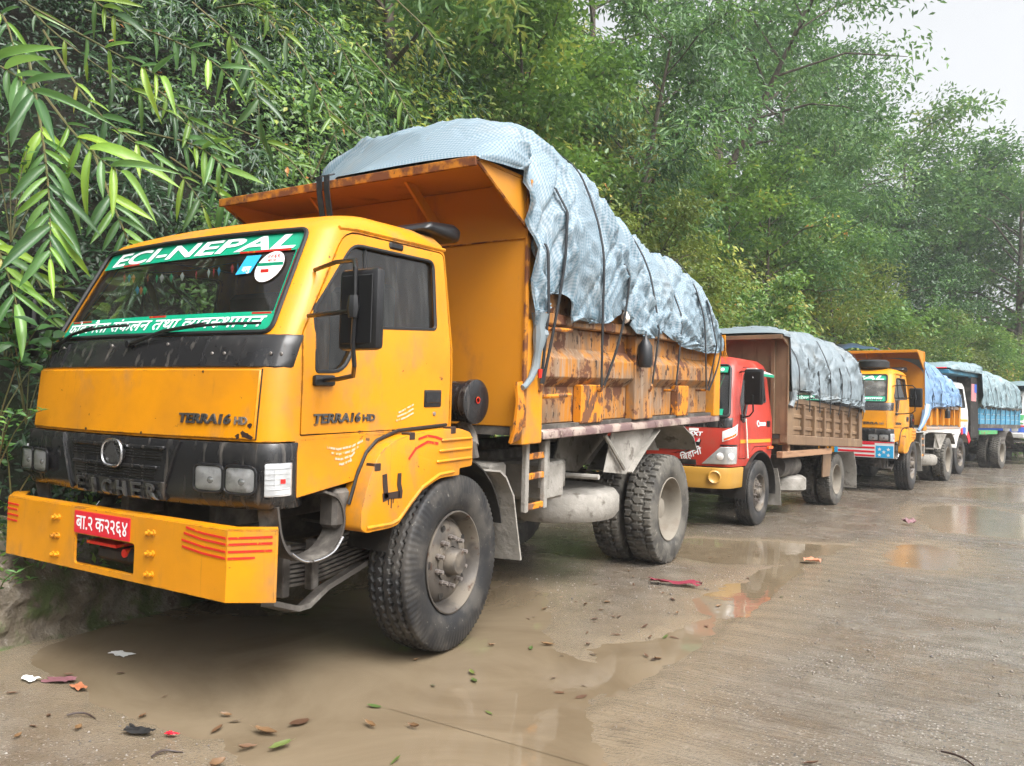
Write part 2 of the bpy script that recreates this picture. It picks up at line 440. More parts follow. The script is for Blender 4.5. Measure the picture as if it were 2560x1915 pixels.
def half_glyph(ch, cut, bold):
    V, Fs = glyphs(ch, bold)
    bm = bmesh.new(); vs = [bm.verts.new(v) for v in V]
    for f in Fs:
        try: bm.faces.new([vs[i] for i in f])
        except ValueError: pass
    bmesh.ops.bisect_plane(bm, geom=bm.verts[:] + bm.edges[:] + bm.faces[:], plane_co=(cut, 0, 0), plane_no=(1, 0, 0), clear_outer=True)
    bm.verts.index_update()
    r = [tuple(v.co) for v in bm.verts], [tuple(v.index for v in f.verts) for f in bm.faces]
    bm.free(); return r

def text_geo(tokens, bold=0.0, shear=0.0):
    """tokens: str or list of str / (char, cut) half forms. returns verts 2D (unit size), faces, width, using fixed advances"""
    if isinstance(tokens, str): tokens = [tokens]
    V = []; Fs = []; x = 0.0
    for t in tokens:
        if isinstance(t, tuple): v, f = half_glyph(t[0], t[1], bold); adv = t[1]
        elif t.strip() == '': x += .28 * len(t); continue
        else: v, f = glyphs(t, bold); adv = max(p[0] for p in v) - bold * .5
        n = len(V); V += [(p[0] + x + p[1] * shear, p[1]) for p in v]; Fs += [tuple(n + i for i in q) for q in f]; x += adv
    x0 = min(p[0] for p in V); x1 = max(p[0] for p in V)
    return [(p[0] - x0, p[1]) for p in V], Fs, x1 - x0

def lettering(tokens, fn, width, height, mat, parent, depth=.003, bold=0.0, shear=0.0, name='lettering', cap=.69):
    """fn(u, v, d): maps text metres (u right, v up, d outward) to a 3D point. Letters are extruded plates."""
    V, Fs, w = text_geo(tokens, bold, shear)
    sx = width / w; sy = height / cap
    me = bpy.data.meshes.new(name)
    n = len(V)
    front = [fn(p[0] * sx, p[1] * sy, depth) for p in V]; back = [fn(p[0] * sx, p[1] * sy, 0) for p in V]
    ec = {}
    for f in Fs:
        for a, b in zip(f, f[1:] + f[:1]):
            ec[(a, b)] = 1
    sides = [(a, b, n + b, n + a) for (a, b) in ec if (b, a) not in ec]
    vs = front + back
    if SH[0]: vs = [(x, y, z + SH[0] * (y - SH[1])) for x, y, z in vs]
    me.from_pydata(vs, [], list(Fs) + sides); me.update()
    return link_mesh(name, me, MAT[mat] if isinstance(mat, str) else mat, parent)
# ================================================================== ROAD
A_ = [(-4.75, 2.62), (-4.2, 2.46), (-3.68, 2.37), (-3.2, 2.42), (-2.87, 2.47), (-2.45, 2.2), (-2.2, 1.6), (-.7, 1.6), (-1.0, 2.6), (-1.42, 3.12), (-1.74, 3.59), (-1.84, 3.95), (-2.15, 4.15), (-2.5, 4.25), (-2.75, 4.7), (-3.2, 5.6), (-4.4, 6.2), (-4.95, 5.0), (-5.0, 3.4)]
B_ = [(-2.10, 3.6), (-1.76, 3.5), (-1.72, 5), (-1.70, 7.2), (-1.78, 8.8), (-2.0, 8.0), (-2.02, 6.5), (-1.92, 5.2)]
C_ = [(-3.4, 8.1), (-2.6, 7.85), (-2.0, 8.2), (-1.72, 9.2), (-1.6, 9.9), (-2.0, 9.75), (-2.6, 9.5), (-3.3, 9.2)]
D_ = [(-1.35, 13.2), (-.8, 11.9), (.1, 12.0), (.5, 13.5), (.1, 15.2), (-.7, 16.2), (-1.4, 15.2)]
E_ = [(-1.40, 9.6), (-1.05, 8.9), (-.7, 8.9), (-.5, 9.5), (-.55, 10.3), (-.85, 10.8), (-1.25, 10.4)]
G_ = [(-1.2, 18.0), (-.2, 17.4), (1.2, 18.5), (1.0, 20.5), (-.2, 21.5), (-1.1, 20.0)]
PUD = {'A': A_, 'B': B_, 'C': C_, 'D': D_, 'E': E_, 'G': G_}
def road_height(x, y):
    h = .006 + .016 * (fbm(x * 1.1, y * 1.1, 3) - .5) + .010 * (fbm(x * 5, y * 5, 8) - .5) + .006 * (fbm(x * 18, y * 18, 12, 3) - .5)
    edge = -1.72 + .10 * (fbm(y * .9, y * 0, 21) - .5) * 2
    slab = np.clip((x - edge) / .05 + .5, 0, 1)
    slab = slab * np.clip((y - 2.9 + .5 * (fbm(x * 2, y * 2, 5) - .5)) / .08 + .5, 0, 1)
    h = h + slab * .008
    mud = np.zeros(np.shape(x))
    for k, p in PUD.items():
        near = (x > min(q[0] for q in p) - 1) & (x < max(q[0] for q in p) + 1) & (y > min(q[1] for q in p) - 1) & (y < max(q[1] for q in p) + 1)
        if not near.any(): continue
        d = np.full(x.shape, 9.0); d[near] = in_poly(x[near], y[near], p)
        d = d + .38 * (fbm(x * 1.6, y * 1.6, 33) - .5) + .16 * (fbm(x * 6, y * 6, 41) - .5)
        dep = {'A': .034, 'B': .020, 'C': .026, 'D': .022, 'E': .014, 'G': .020}[k]
        h = h - dep * np.clip(.5 - d / .30, 0, 1) ** .8
        mud = np.maximum(mud, np.clip(1.0 - (d - .05) / (.65 if k in 'AB' else .5), 0, 1))
    road_height.mud = mud
    return h, slab
def seq(*parts):
    out = []
    for a, b, s in parts: out += list(np.arange(a, b, s))
    return np.array(out)
gx = seq((-14, -5.7, 1.2), (-5.7, 3.0, .05), (3.0, 9, .3), (9, 40, 3), (40, 280, 40)); gy = seq((-60, -2, 6), (-2, .9, .4), (.9, 12, .05), (12, 32, .12), (32, 60, 1.0), (60, 300, 30))
GX, GY = np.meshgrid(gx, gy); GZ, _ = road_height(GX, GY); GM = road_height.mud
far = np.clip((np.hypot(GX, GY) - 45) / 20, 0, 1); GZ = GZ * (1 - far)
nx_, ny_ = len(gx), len(gy)
i = np.arange(ny_ - 1)[:, None] * nx_; j = np.arange(nx_ - 1)[None]
road_me = np_mesh('road', np.stack([GX, GY, GZ], -1).reshape(-1, 3), np.stack([i + j, i + j + 1, i + nx_ + j + 1, i + nx_ + j], -1).reshape(-1, 4), {'mud': GM.ravel()})

def mk_road():
    m = bpy.data.materials.new('wet_concrete_road'); m.use_nodes = True; nt = m.node_tree; b = nt.nodes['Principled BSDF']
    tc = _n(nt, 'ShaderNodeTexCoord'); sp = _n(nt, 'ShaderNodeSeparateXYZ'); nt.links.new(tc.outputs['Object'], sp.inputs[0])
    wob = _math(nt, 'MULTIPLY', _math(nt, 'SUBTRACT', _noise(nt, (.9, .9, .9), 3), .5), .5)
    slab = _remap(nt, _math(nt, 'ADD', sp.outputs[0], wob), -1.80, -1.66)
    n1 = _noise(nt, (.7, .7, .7), 6, .6); n2 = _noise(nt, (3.5, 3.5, 3.5), 6, .65); n3 = _noise(nt, (60, 60, 60), 3)
    soil = _mixc(nt, _remap(nt, n2, .35, .65), (.120, .092, .064), (.172, .146, .116))
    soil = _mixc(nt, _remap(nt, n1, .5, .7), soil, (.135, .105, .075))
    conc = _mixc(nt, _remap(nt, n2, .35, .70), (.130, .108, .082), (.180, .160, .132))
    conc = _mixc(nt, _remap(nt, n1, .46, .66), conc, (.140, .100, .060))
    gl = _noise(nt, (3.0, 30, 3), 5, .6)
    conc = _mixc(nt, _math(nt, 'MULTIPLY', _remap(nt, gl, .46, .62), .55), conc, (.090, .070, .050))
    c = _mixc(nt, slab, soil, conc)
    c = _mixc(nt, _remap(nt, _noise(nt, (14, 14, 14), 8, .72), .52, .66, 0, .55), c, (.085, .070, .055))
    c = _mixc(nt, _remap(nt, _noise(nt, (30, 30, 30), 6, .7), .56, .66, 0, .5), c, (.255, .232, .20))
    at = _n(nt, 'ShaderNodeAttribute'); at.attribute_name = 'mud'
    mudf = _math(nt, 'MULTIPLY', at.outputs['Fac'], _remap(nt, _noise(nt, (5, 5, 5), 6, .65), .25, .55, .5, 1.0))
    c = _mixc(nt, mudf, c, (.20, .158, .106))
    # aggregate: light and dark chips
    vo = _n(nt, 'ShaderNodeTexVoronoi'); vo.inputs['Scale'].default_value = 1.0; vo.inputs['Randomness'].default_value = 1
    nt.links.new(_coords(nt, (55, 55, 55)), vo.inputs['Vector'])
    sv = _n(nt, 'ShaderNodeSeparateColor'); nt.links.new(vo.outputs['Color'], sv.inputs[0])
    chip = _remap(nt, vo.outputs['Distance'], .38, .28)
    patch = _remap(nt, _noise(nt, (1.6, 1.6, 1.6), 4), .40, .60)
    lightc = _math(nt, 'MULTIPLY', _math(nt, 'MULTIPLY', chip, _math(nt, 'GREATER_THAN', sv.outputs[0], .72)), patch)
    darkc = _math(nt, 'MULTIPLY', _math(nt, 'MULTIPLY', chip, _math(nt, 'LESS_THAN', sv.outputs[0], .30)), patch)
    dry = _math(nt, 'SUBTRACT', 1.0, mudf); lightc = _math(nt, 'MULTIPLY', lightc, dry); darkc = _math(nt, 'MULTIPLY', darkc, dry)
    c = _mixc(nt, lightc, c, (.30, .275, .24)); c = _mixc(nt, darkc, c, (.06, .058, .06))
    # fine cracks
    v2 = _n(nt, 'ShaderNodeTexVoronoi'); v2.feature = 'DISTANCE_TO_EDGE'; v2.inputs['Scale'].default_value = 1.0
    nt.links.new(_coords(nt, (.33, .21, .3)), v2.inputs['Vector'])
    nt.links.new(c, b.inputs['Base Color'])
    wet = _remap(nt, _noise(nt, (1.1, 2.2, 1.1), 7, .68), .40, .62)
    r = _n(nt, 'ShaderNodeMix', data_type='FLOAT'); nt.links.new(wet, r.inputs[0]); r.inputs[2].default_value = .05; r.inputs[3].default_value = .26
    rm = _n(nt, 'ShaderNodeMix', data_type='FLOAT'); nt.links.new(mudf, rm.inputs[0]); nt.links.new(r.outputs[0], rm.inputs[2]); rm.inputs[3].default_value = .10
    rr = _math(nt, 'ADD', rm.outputs[0], _math(nt, 'MULTIPLY', n3, .06)); nt.links.new(rr, b.inputs['Roughness'])
    b.inputs['Specular IOR Level'].default_value = .65
    # brushed transverse grooves + grit
    wv = _n(nt, 'ShaderNodeTexWave'); wv.wave_type = 'BANDS'; wv.bands_direction = 'Y'; wv.inputs['Scale'].default_value = 1.15; wv.inputs['Distortion'].default_value = 1.6; wv.inputs['Detail'].default_value = 3; wv.inputs['Detail Scale'].default_value = 1.3
    nt.links.new(tc.outputs['Object'], wv.inputs['Vector'])
    dash = _math(nt, 'MULTIPLY', _remap(nt, _noise(nt, (5, 60, 5), 3, .6), .52, .68), _remap(nt, _noise(nt, (1.4, 1.4, 1.4), 3), .42, .60)); grit = _noise(nt, (75, 75, 75), 4, .7)
    hgt = _math(nt, 'ADD', _math(nt, 'MULTIPLY', _math(nt, 'ADD', _math(nt, 'MULTIPLY', wv.outputs['Fac'], .4), _math(nt, 'ADD', _math(nt, 'MULTIPLY', gl, .6), _math(nt, 'MULTIPLY', dash, .8))), slab), _math(nt, 'MULTIPLY', grit, .30))
    hgt = _math(nt, 'ADD', hgt, _math(nt, 'MULTIPLY', chip, .30))
    bn = _n(nt, 'ShaderNodeBump'); bn.inputs['Strength'].default_value = .85; bn.inputs['Distance'].default_value = .014
    nt.links.new(hgt, bn.inputs['Height']); nt.links.new(bn.outputs[0], b.inputs['Normal'])
    return m
road_me.materials.append(mk_road())
road = bpy.data.objects.new('road', road_me); COL.objects.link(road); tag(road, kind='structure')

def mk_water(rough=.03):
    m = bpy.data.materials.new('muddy_water'); m.use_nodes = True; nt = m.node_tree; b = nt.nodes['Principled BSDF']
    c = _mixc(nt, _remap(nt, _noise(nt, (.9, .9, .9), 5, .6, dist=1.0), .35, .68), (.180, .140, .092), (.128, .096, .060))
    nt.links.new(c, b.inputs['Base Color']); b.inputs['Roughness'].default_value = rough; b.inputs['IOR'].default_value = 1.33; b.inputs['Specular IOR Level'].default_value = .5
    bn = _n(nt, 'ShaderNodeBump'); bn.inputs['Strength'].default_value = .07; bn.inputs['Distance'].default_value = .01
    nt.links.new(_noise(nt, (7, 7, 7), 3, dist=.5), bn.inputs['Height']); nt.links.new(bn.outputs[0], b.inputs['Normal'])
    return m
MAT['water'] = mk_water(); MAT['water_film'] = mk_water(.17)
for k, p in PUD.items():
    xs_, ys_ = [q[0] for q in p], [q[1] for q in p]; e = .45
    zl = {'A': -.004, 'B': -.002, 'C': -.003, 'D': -.0005, 'E': .004, 'G': .0}[k]
    n = 26; cx_, cy_ = sum(xs_) / len(xs_), sum(ys_) / len(ys_)
    pts = [(q[0] + (e if q[0] > cx_ else -e), q[1] + (e if q[1] > cy_ else -e), zl) for q in ((min(xs_), min(ys_)), (max(xs_), min(ys_)), (max(xs_), max(ys_)), (min(xs_), max(ys_)))]
    pts = [(max(px, -5.0), py, pz) for px, py, pz in pts]
    o = MB().add(pts, [(0, 1, 2, 3)]).build('puddle', 'water' if k in 'ABC' else 'water_film', None, smooth=0); tag(o, kind='structure')

# pebbles and grit lying on the road
rng = np.random.default_rng(4)
def pebbles(n, x0, x1, y0, y1, smin, smax):
    x = rng.uniform(x0, x1, n); y = y0 + (y1 - y0) * rng.uniform(0, 1, n) ** 1.5
    h, _s = road_height(x, y); keep = (h > -.001) & (fbm(x * 1.3, y * 1.3, 71) > .47); x, y, h = x[keep], y[keep], h[keep]; n = len(x)
    s = smin + (smax - smin) * rng.random(n) ** 3
    base = np.array([(1, 0, 0), (0, 1, 0), (-1, 0, 0), (0, -1, 0), (0, 0, .7), (0, 0, -.5)], float)
    V = base[None] * s[:, None, None] * rng.uniform(.6, 1.3, (n, 6, 1)); a = rng.uniform(0, 6.3, n)
    ca, sa = np.cos(a)[:, None], np.sin(a)[:, None]
    V = np.stack([V[..., 0] * ca - V[..., 1] * sa, V[..., 0] * sa + V[..., 1] * ca, V[..., 2]], -1) + np.stack([x, y, h + s * .25], -1)[:, None]
    F = np.array([(0, 1, 4), (1, 2, 4), (2, 3, 4), (3, 0, 4), (1, 0, 5), (2, 1, 5), (3, 2, 5), (0, 3, 5)])
    return V.reshape(-1, 3), (F[None] + (np.arange(n) * 6)[:, None, None]).reshape(-1, 3), np.repeat(rng.random(n), 6)
pv = [pebbles(9000, -5.0, 1.2, 1.6, 9, .002, .008), pebbles(3000, -4, 2.5, 5, 20, .004, .014)]
off = 0; VV = []; FF = []; TT = []
for v, f, t in pv: VV.append(v); FF.append(f + off); TT.append(t); off += len(v)
def mk_tone(name, cols, rough=.6):
    m = bpy.data.materials.new(name); m.use_nodes = True; nt = m.node_tree; b = nt.nodes['Principled BSDF']
    a = _n(nt, 'ShaderNodeAttribute'); a.attribute_name = 'tone'; r = _n(nt, 'ShaderNodeValToRGB')
    el = r.color_ramp.elements
    for k, (p, c) in enumerate(cols):
        e = el[k] if k < 2 else el.new(p); e.position = p; e.color = (*c, 1)
    nt.links.new(a.outputs['Fac'], r.inputs[0]); nt.links.new(r.outputs[0], b.inputs['Base Color']); b.inputs['Roughness'].default_value = rough
    return m
me = np_mesh('gravel', np.concatenate(VV), np.concatenate(FF), {'tone': np.concatenate(TT)}, smooth=False)
me.materials.append(mk_tone('pebbles', [(0, (.06, .058, .06)), (.4, (.19, .16, .13)), (.8, (.24, .21, .18)), (.93, (.29, .27, .24)), (1, (.38, .36, .33))], .5))
o = bpy.data.objects.new('gravel', me); COL.objects.link(o); tag(o, 'loose pebbles and grit scattered over the wet road', kind='stuff')

# ================================================================== BANK AND HILLSIDE
_fy = np.array([-40, -10, 0, 2.5, 3.7, 6, 10, 15, 20, 25, 30, 36, 45, 60, 80, 120, 200]); _fx = np.array([-4.5, -4.55, -4.8, -5.0, -5.18, -5.5, -5.75, -5.7, -5.1, -4.4, -3.6, -2.1, 1.4, 9.5, 23, 55, 120.])
def foot(Y): return np.interp(Y, _fy, _fx)
_hd = np.array([0, .5, .8, 2, 4, 7, 10, 14, 22, 40, 90]); _hz = np.array([0, .46, .75, 3.0, 6.6, 11.2, 14.2, 16.8, 19.5, 22, 26.])
def hill_z(Y, d):
    f = np.interp(Y, [-40, 22, 28, 34, 45, 60, 100], [1, 1, .90, .66, .46, .38, .4])
    z = np.interp(d, _hd, _hz); return np.where(z > .5, .5 + (z - .5) * f, z)
hy = seq((-30, -6, 3), (-6, 14, .25), (14, 60, .6), (60, 200, 8)); hd = np.concatenate([np.arange(.5, 4, .25), np.arange(4, 16, .6), np.arange(16, 95, 6)])
HD, HY = np.meshgrid(hd, hy); HZ = hill_z(HY, HD) + np.clip((HD - .5) * 1.2, 0, 1) * 1.1 * (fbm(HY * .5, HD * .6, 19) - .5); HX = foot(HY) - HD - np.clip((HD - .5) * 1.2, 0, 1) * .7 * (fbm(HY * .9, HD * .9, 23) - .5)
HZ[:, 0] = .44
nx_, ny_ = len(hd), len(hy); i = np.arange(ny_ - 1)[:, None] * nx_; j = np.arange(nx_ - 1)[None]
hme = np_mesh('hillside', np.stack([HX, HY, HZ], -1).reshape(-1, 3), np.stack([i + j, i + nx_ + j, i + nx_ + j + 1, i + j + 1], -1).reshape(-1, 4))
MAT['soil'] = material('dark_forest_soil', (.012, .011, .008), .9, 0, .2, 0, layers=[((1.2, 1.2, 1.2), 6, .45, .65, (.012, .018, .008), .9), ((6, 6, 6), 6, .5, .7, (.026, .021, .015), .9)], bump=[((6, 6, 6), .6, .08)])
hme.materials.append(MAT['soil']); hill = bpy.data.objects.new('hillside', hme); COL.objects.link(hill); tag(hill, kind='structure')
# earth and stone bank along the road edge
by = seq((-8, 0, .3), (0, 8, .045), (8, 60, .4)); bs = np.linspace(0, 1, 40)
BS, BY = np.meshgrid(bs, by)
bd = np.interp(BS, [0, .12, .42, .62, .8, 1], [-.16, -.05, .02, .10, .28, .62]); bz = np.interp(BS, [0, .12, .42, .62, .8, 1], [-.03, .02, .30, .42, .47, .60])
lump = (fbm(BY * 2.2, BS * 2.4, 61, 5) - .5); fine = fbm(BY * 9, BS * 8, 67, 4) - .5
tall = np.interp(BY, [0, 2.0, 3.2, 6, 12, 60], [1.15, 1.12, .98, .85, .8, .7])
bz = np.where(bz > 0, bz * tall, bz) + .20 * lump * np.clip(BS * 3, 0, 1) + .07 * fine * np.clip(BS * 4, 0, 1)
bx = foot(BY) - bd - .26 * lump - .11 * fine - .05 * (fbm(BY * 22, BS * 18, 69, 3) - .5) + .10
nx_, ny_ = len(bs), len(by); i = np.arange(ny_ - 1)[:, None] * nx_; j = np.arange(nx_ - 1)[None]
bme = np_mesh('bank', np.stack([bx, BY, bz], -1).reshape(-1, 3), np.stack([i + j, i + nx_ + j, i + nx_ + j + 1, i + j + 1], -1).reshape(-1, 4))
MAT['bank'] = material('damp_mossy_earth_bank', (.105, .085, .058), .75, 0, .4, 0, layers=[((4.5, 4.5, 4.5), 9, .45, .60, (.165, .14, .108), .75), ((3.0, 3.0, 2.0), 9, .47, .58, (.062, .080, .026), .85),
    ((9, 9, 9), 7, .56, .68, (.085, .066, .048), .85), ((16, 16, 16), 6, .62, .72, (.25, .225, .19), .8)], bump=[((9, 9, 9), .9, .05), ((30, 30, 30), .6, .015)])
bme.materials.append(MAT['bank']); o = bpy.data.objects.new('bank', bme); COL.objects.link(o); tag(o, kind='structure')

# ================================================================== FOLIAGE
def leaf_mat(name, cols, rough=.38, trans=.34, spec=.55):
    m = bpy.data.materials.new(name); m.use_nodes = True; nt = m.node_tree; b = nt.nodes['Principled BSDF']; out = nt.nodes['Material Output']
    a = _n(nt, 'ShaderNodeAttribute'); a.attribute_name = 'tone'; r = _n(nt, 'ShaderNodeValToRGB'); el = r.color_ramp.elements
    for k, (p, c) in enumerate(cols):
        e = el[k] if k < 2 else el.new(p); e.position = p; e.color = (*c, 1)
    oi = _n(nt, 'ShaderNodeObjectInfo')
    t = _math(nt, 'ADD', a.outputs['Fac'], _math(nt, 'MULTIPLY', _math(nt, 'SUBTRACT', oi.outputs['Random'], .5), .16))
    nt.links.new(t, r.inputs[0]); nt.links.new(r.outputs[0], b.inputs['Base Color'])
    b.inputs['Roughness'].default_value = rough; b.inputs['Specular IOR Level'].default_value = spec
    tr = _n(nt, 'ShaderNodeBsdfTranslucent'); hs = _n(nt, 'ShaderNodeHueSaturation'); hs.inputs['Hue'].default_value = .485; hs.inputs['Value'].default_value = 1.5
    nt.links.new(r.outputs[0], hs.inputs['Color']); nt.links.new(hs.outputs[0], tr.inputs[0])
    mx = _n(nt, 'ShaderNodeMixShader'); mx.inputs[0].default_value = trans
    nt.links.new(b.outputs[0], mx.inputs[1]); nt.links.new(tr.outputs[0], mx.inputs[2]); nt.links.new(mx.outputs[0], out.inputs[0])
    return m
L_DARK, L_MID, L_LITE, L_YEL = (.030, .074, .016), (.085, .178, .032), (.17, .295, .05), (.32, .33, .05)
MAT['leaf_bush'] = leaf_mat('bush_leaves', [(0, L_DARK), (.45, L_MID), (.82, L_LITE), (.955, L_YEL), (1, (.50, .21, .06))], .40)
MAT['leaf_dark'] = leaf_mat('jungle_leaves', [(0, (.010, .030, .010)), (.5, (.026, .072, .019)), (.85, (.07, .165, .034)), (1, (.16, .28, .06))], .40, .22, .35)
MAT['leaf_bamboo'] = leaf_mat('bamboo_leaves', [(0, (.018, .050, .020)), (.5, (.044, .110, .032)), (.85, (.11, .23, .045)), (1, (.22, .36, .05))], .33, .30, .55)
MAT['leaf_tree'] = leaf_mat('tree_leaves', [(0, (.032, .082, .030)), (.5, (.075, .168, .048)), (.85, (.14, .26, .06)), (1, (.24, .28, .06))], .42)
MAT['leaf_olive'] = leaf_mat('olive_leaves', [(0, (.055, .085, .018)), (.5, (.125, .175, .030)), (.85, (.21, .26, .045)), (1, (.36, .27, .06))], .45)
MAT['bark'] = material('bark', (.085, .068, .052), .85, 0, .25, 0, layers=[((8, 8, 1.5), 6, .45, .65, (.14, .12, .10), .85), ((5, 5, 5), 5, .56, .7, (.035, .028, .022), .9)], bump=[((20, 20, 4), .6, .02)])
MAT['stem'] = material('green_brown_stem', (.085, .085, .03), .6, 0, .4, 0, layers=[((20, 20, 6), 4, .5, .7, (.12, .075, .03), .6)])

SHORT_V = np.array([(0, 0, 0), (.42, .5, .07), (1, 0, -.14), (.42, -.5, .07)]); SHORT_F = np.array([(0, 3, 2), (0, 2, 1)])
LONG_V = np.array([(0, 0, 0), (.28, .5, .05), (.28, -.5, .05), (.65, .42, -.02), (.65, -.42, -.02), (1, 0, -.30), (.28, 0, 0), (.65, 0, -.07)])
LONG_F3 = np.array([(0, 6, 1), (0, 2, 6), (3, 7, 5), (7, 4, 5), (1, 6, 7), (1, 7, 3), (6, 2, 4), (6, 4, 7)])
def unit(v): return v / (np.linalg.norm(v, axis=-1, keepdims=True) + 1e-9)
def leaves(pos, d, nrm, ln, wd, tone, shape='short'):
    """arrays -> V, F, tone"""
    d = unit(d); x = unit(np.cross(d, nrm)); n = np.cross(x, d)
    T, F = (SHORT_V, SHORT_F) if shape == 'short' else (LONG_V, LONG_F3)
    V = pos[:, None] + d[:, None] * (T[None, :, 0:1] * ln[:, None, None]) + x[:, None] * (T[None, :, 1:2] * wd[:, None, None]) + n[:, None] * (T[None, :, 2:3] * ln[:, None, None])
    k = len(T); return V.reshape(-1, 3), (F[None] + (np.arange(len(pos)) * k)[:, None, None]).reshape(-1, 3), np.repeat(tone, k)
def join(parts):
    off = 0; V = []; F = []; T = []
    for v, f, t in parts: V.append(v); F.append(f + off); T.append(t); off += len(v)
    return np.concatenate(V), np.concatenate(F), np.concatenate(T)
def leaf_obj(name, parts, mat, parent=None):
    V, F, T = join(parts); me = np_mesh(name, V, F, {'tone': T}, smooth=False); me.materials.append(MAT[mat])
    o = bpy.data.objects.new(name, me); COL.objects.link(o)
    if parent: o.parent = parent
    return o

CM = np.array(cam.matrix_world)[:3, :3]; CP = np.array([0, 0, 1.452])
def visible(P, m=.22):
    q = (P - CP) @ CM; z = -q[:, 2]; u = q[:, 0] / np.maximum(z, .01) * 2030 / 1280; v = q[:, 1] / np.maximum(z, .01) * 2030 / 957
    return (z > 1.5) & (np.abs(u) < 1 + m) & (np.abs(v) < 1 + m), z

def clump_field(n, ymin, ymax, dmin, dmax, seed, R, per, ln, wd, shape, droop, thin=1.0, tone0=.4, tvar=.35, out=.5, ypow=1.0, mask=None, tone_fn=None):
    r = np.random.default_rng(seed)
    Y = ymin + (ymax - ymin) * r.random(n) ** ypow; D = dmin + (dmax - dmin) * r.random(n) ** .8
    P = np.stack([foot(Y) - D, Y, hill_z(Y, D)], -1)
    if mask is not None: k = mask(P, Y, D, r); P, Y, D = P[k], Y[k], D[k]
    vis, z = visible(P); P, z, Y, D = P[vis], z[vis], Y[vis], D[vis]; n = len(P)
    sc = np.clip(z / 14, .75, 1.7)
    nrm = unit(np.stack([np.full(n, .8), np.zeros(n) - .1, np.full(n, .6)], -1))
    ctr = P + nrm * (out * (.3 + .7 * r.random(n)))[:, None]
    rad = R * r.uniform(.6, 1.35, n) * np.clip(sc, .8, 1.35)
    idx = np.repeat(np.arange(n), per); N = len(idx)
    o = unit(r.normal(size=(N, 3))); dn = np.sum(o * nrm[idx], -1); o = np.where((dn < -.15)[:, None], o - 2 * dn[:, None] * nrm[idx], o); rr = r.random(N) ** .30
    o *= np.array([1, 1, .85])
    pos = ctr[idx] + o * (rad[idx] * rr)[:, None] * (1 + .8 * (fbm(o[:, 0] * 3 + idx * 1.7, o[:, 2] * 3 + idx * .9, seed) - .5))[:, None]
    fc = unit(o * .55 + nrm[idx] * .55 + np.array([.1, -.1, .55]) + r.normal(size=(N, 3)) * .33)
    d = r.normal(size=(N, 3)) * .8 + o * .3 + np.array([0, 0, -droop]); d = d - fc * np.sum(d * fc, -1, keepdims=True)
    up = fc
    L = ln * r.uniform(.6, 1.35, N) * sc[idx]; W = wd * r.uniform(.75, 1.25, N) * sc[idx]
    ct = tone0 + tvar * (r.random(n) - .5) + .5 * (fbm(Y * .35, D * .35, seed + 3) - .5)
    if tone_fn is not None: ct = ct + tone_fn(P)
    t = np.clip(ct[idx] + r.normal(size=N) * .13, 0, .93); t = np.where(r.random(N) < .006, .99, t)
    return leaves(pos, d, up, L, W, t, shape)

near_left = lambda P, Y, D, r: (Y < 8.5)
tone_r = lambda P: np.clip((P[:, 1] - 8) / 20, -.3, .25)
# dense low cover on the whole slope
u1 = clump_field(3700, 4.5, 62, .4, 15, 101, .52, 98, .115, .060, 'short', .5, tvar=.5, tone_fn=tone_r, ypow=1.25)
u2 = clump_field(1300, 7, 60, .8, 13, 103, .80, 130, .13, .066, 'short', .4, tone0=.55, tvar=.5, tone_fn=tone_r, out=1.0, ypow=1.2)
tag(leaf_obj('hillside_shrubbery', [u1, u2], 'leaf_bush'), 'dense small-leaved shrubs covering the steep hillside behind the trucks', kind='stuff')
shade_tone_l = lambda P: np.clip((P[:, 1] - 9) / 9, -.5, .12)  # lowers near leaf colours to stand for deep shadow behind the cab
thin_near = lambda P, Y, D, r: r.random(len(Y)) < np.clip((Y - .5) / 6.5, .30, 1)
u3 = clump_field(1250, -2, 14, .4, 9, 107, .60, 30, .26, .036, 'long', 1.1, tone0=.40, tvar=.6, out=.7, mask=thin_near, tone_fn=shade_tone_l)
tag(leaf_obj('bamboo_thicket', [u3], 'leaf_bamboo'), 'thicket of long narrow bamboo leaves on the slope behind the first truck', kind='stuff')
u4 = clump_field(1500, -2, 14, .4, 9, 109, .46, 62, .085, .042, 'short', .7, tone0=.28, tvar=.6, out=.18, tone_fn=shade_tone_l)
u6 = clump_field(620, .8, 6.5, .3, 6, 211, .40, 58, .070, .034, 'short', .7, tone0=.36, tvar=.6, out=.12, tone_fn=shade_tone_l)
tag(leaf_obj('broadleaf_undergrowth', [u4, u6], 'leaf_dark'), 'dark broad-leaved undergrowth beneath the bamboo', kind='stuff')
u5 = clump_field(300, 13, 60, .7, 7, 113, .9, 120, .12, .05, 'short', .3, tone0=.5, out=1.1)
tag(leaf_obj('olive_bushes', [u5], 'leaf_olive'), 'yellowish olive bushes low on the hillside beyond the trucks', kind='stuff')
# grass and weeds on the bank
r = np.random.default_rng(5); n = 5200
Yb = r.uniform(1.2, 9, n); kb = fbm(Yb * 2.3, Yb * 0 + .5, 88) > .44; Yb = Yb[kb]; n = len(Yb); Db = r.uniform(.05, .75, n)
Zb = np.interp(Db, [0, .1, .28, .62, .8], [.30, .42, .47, .60, .8])
Db = Db * 1.05; Pb = np.stack([foot(Yb) - Db + .10 + .0 * Yb, Yb, Zb], -1)
tag(leaf_obj('bank_weeds', [leaves(Pb, unit(r.normal(size=(n, 3)) * .6 + np.array([.35, -.1, .8])), np.tile([.5, -.3, .7], (n, 1)) + r.normal(size=(n, 3)) * .2, r.uniform(.03, .10, n), r.uniform(.012, .03, n), np.clip(r.normal(.6, .2, n), 0, .94))], 'leaf_bush'), 'small weeds and moss tufts growing on the earth bank', kind='stuff')

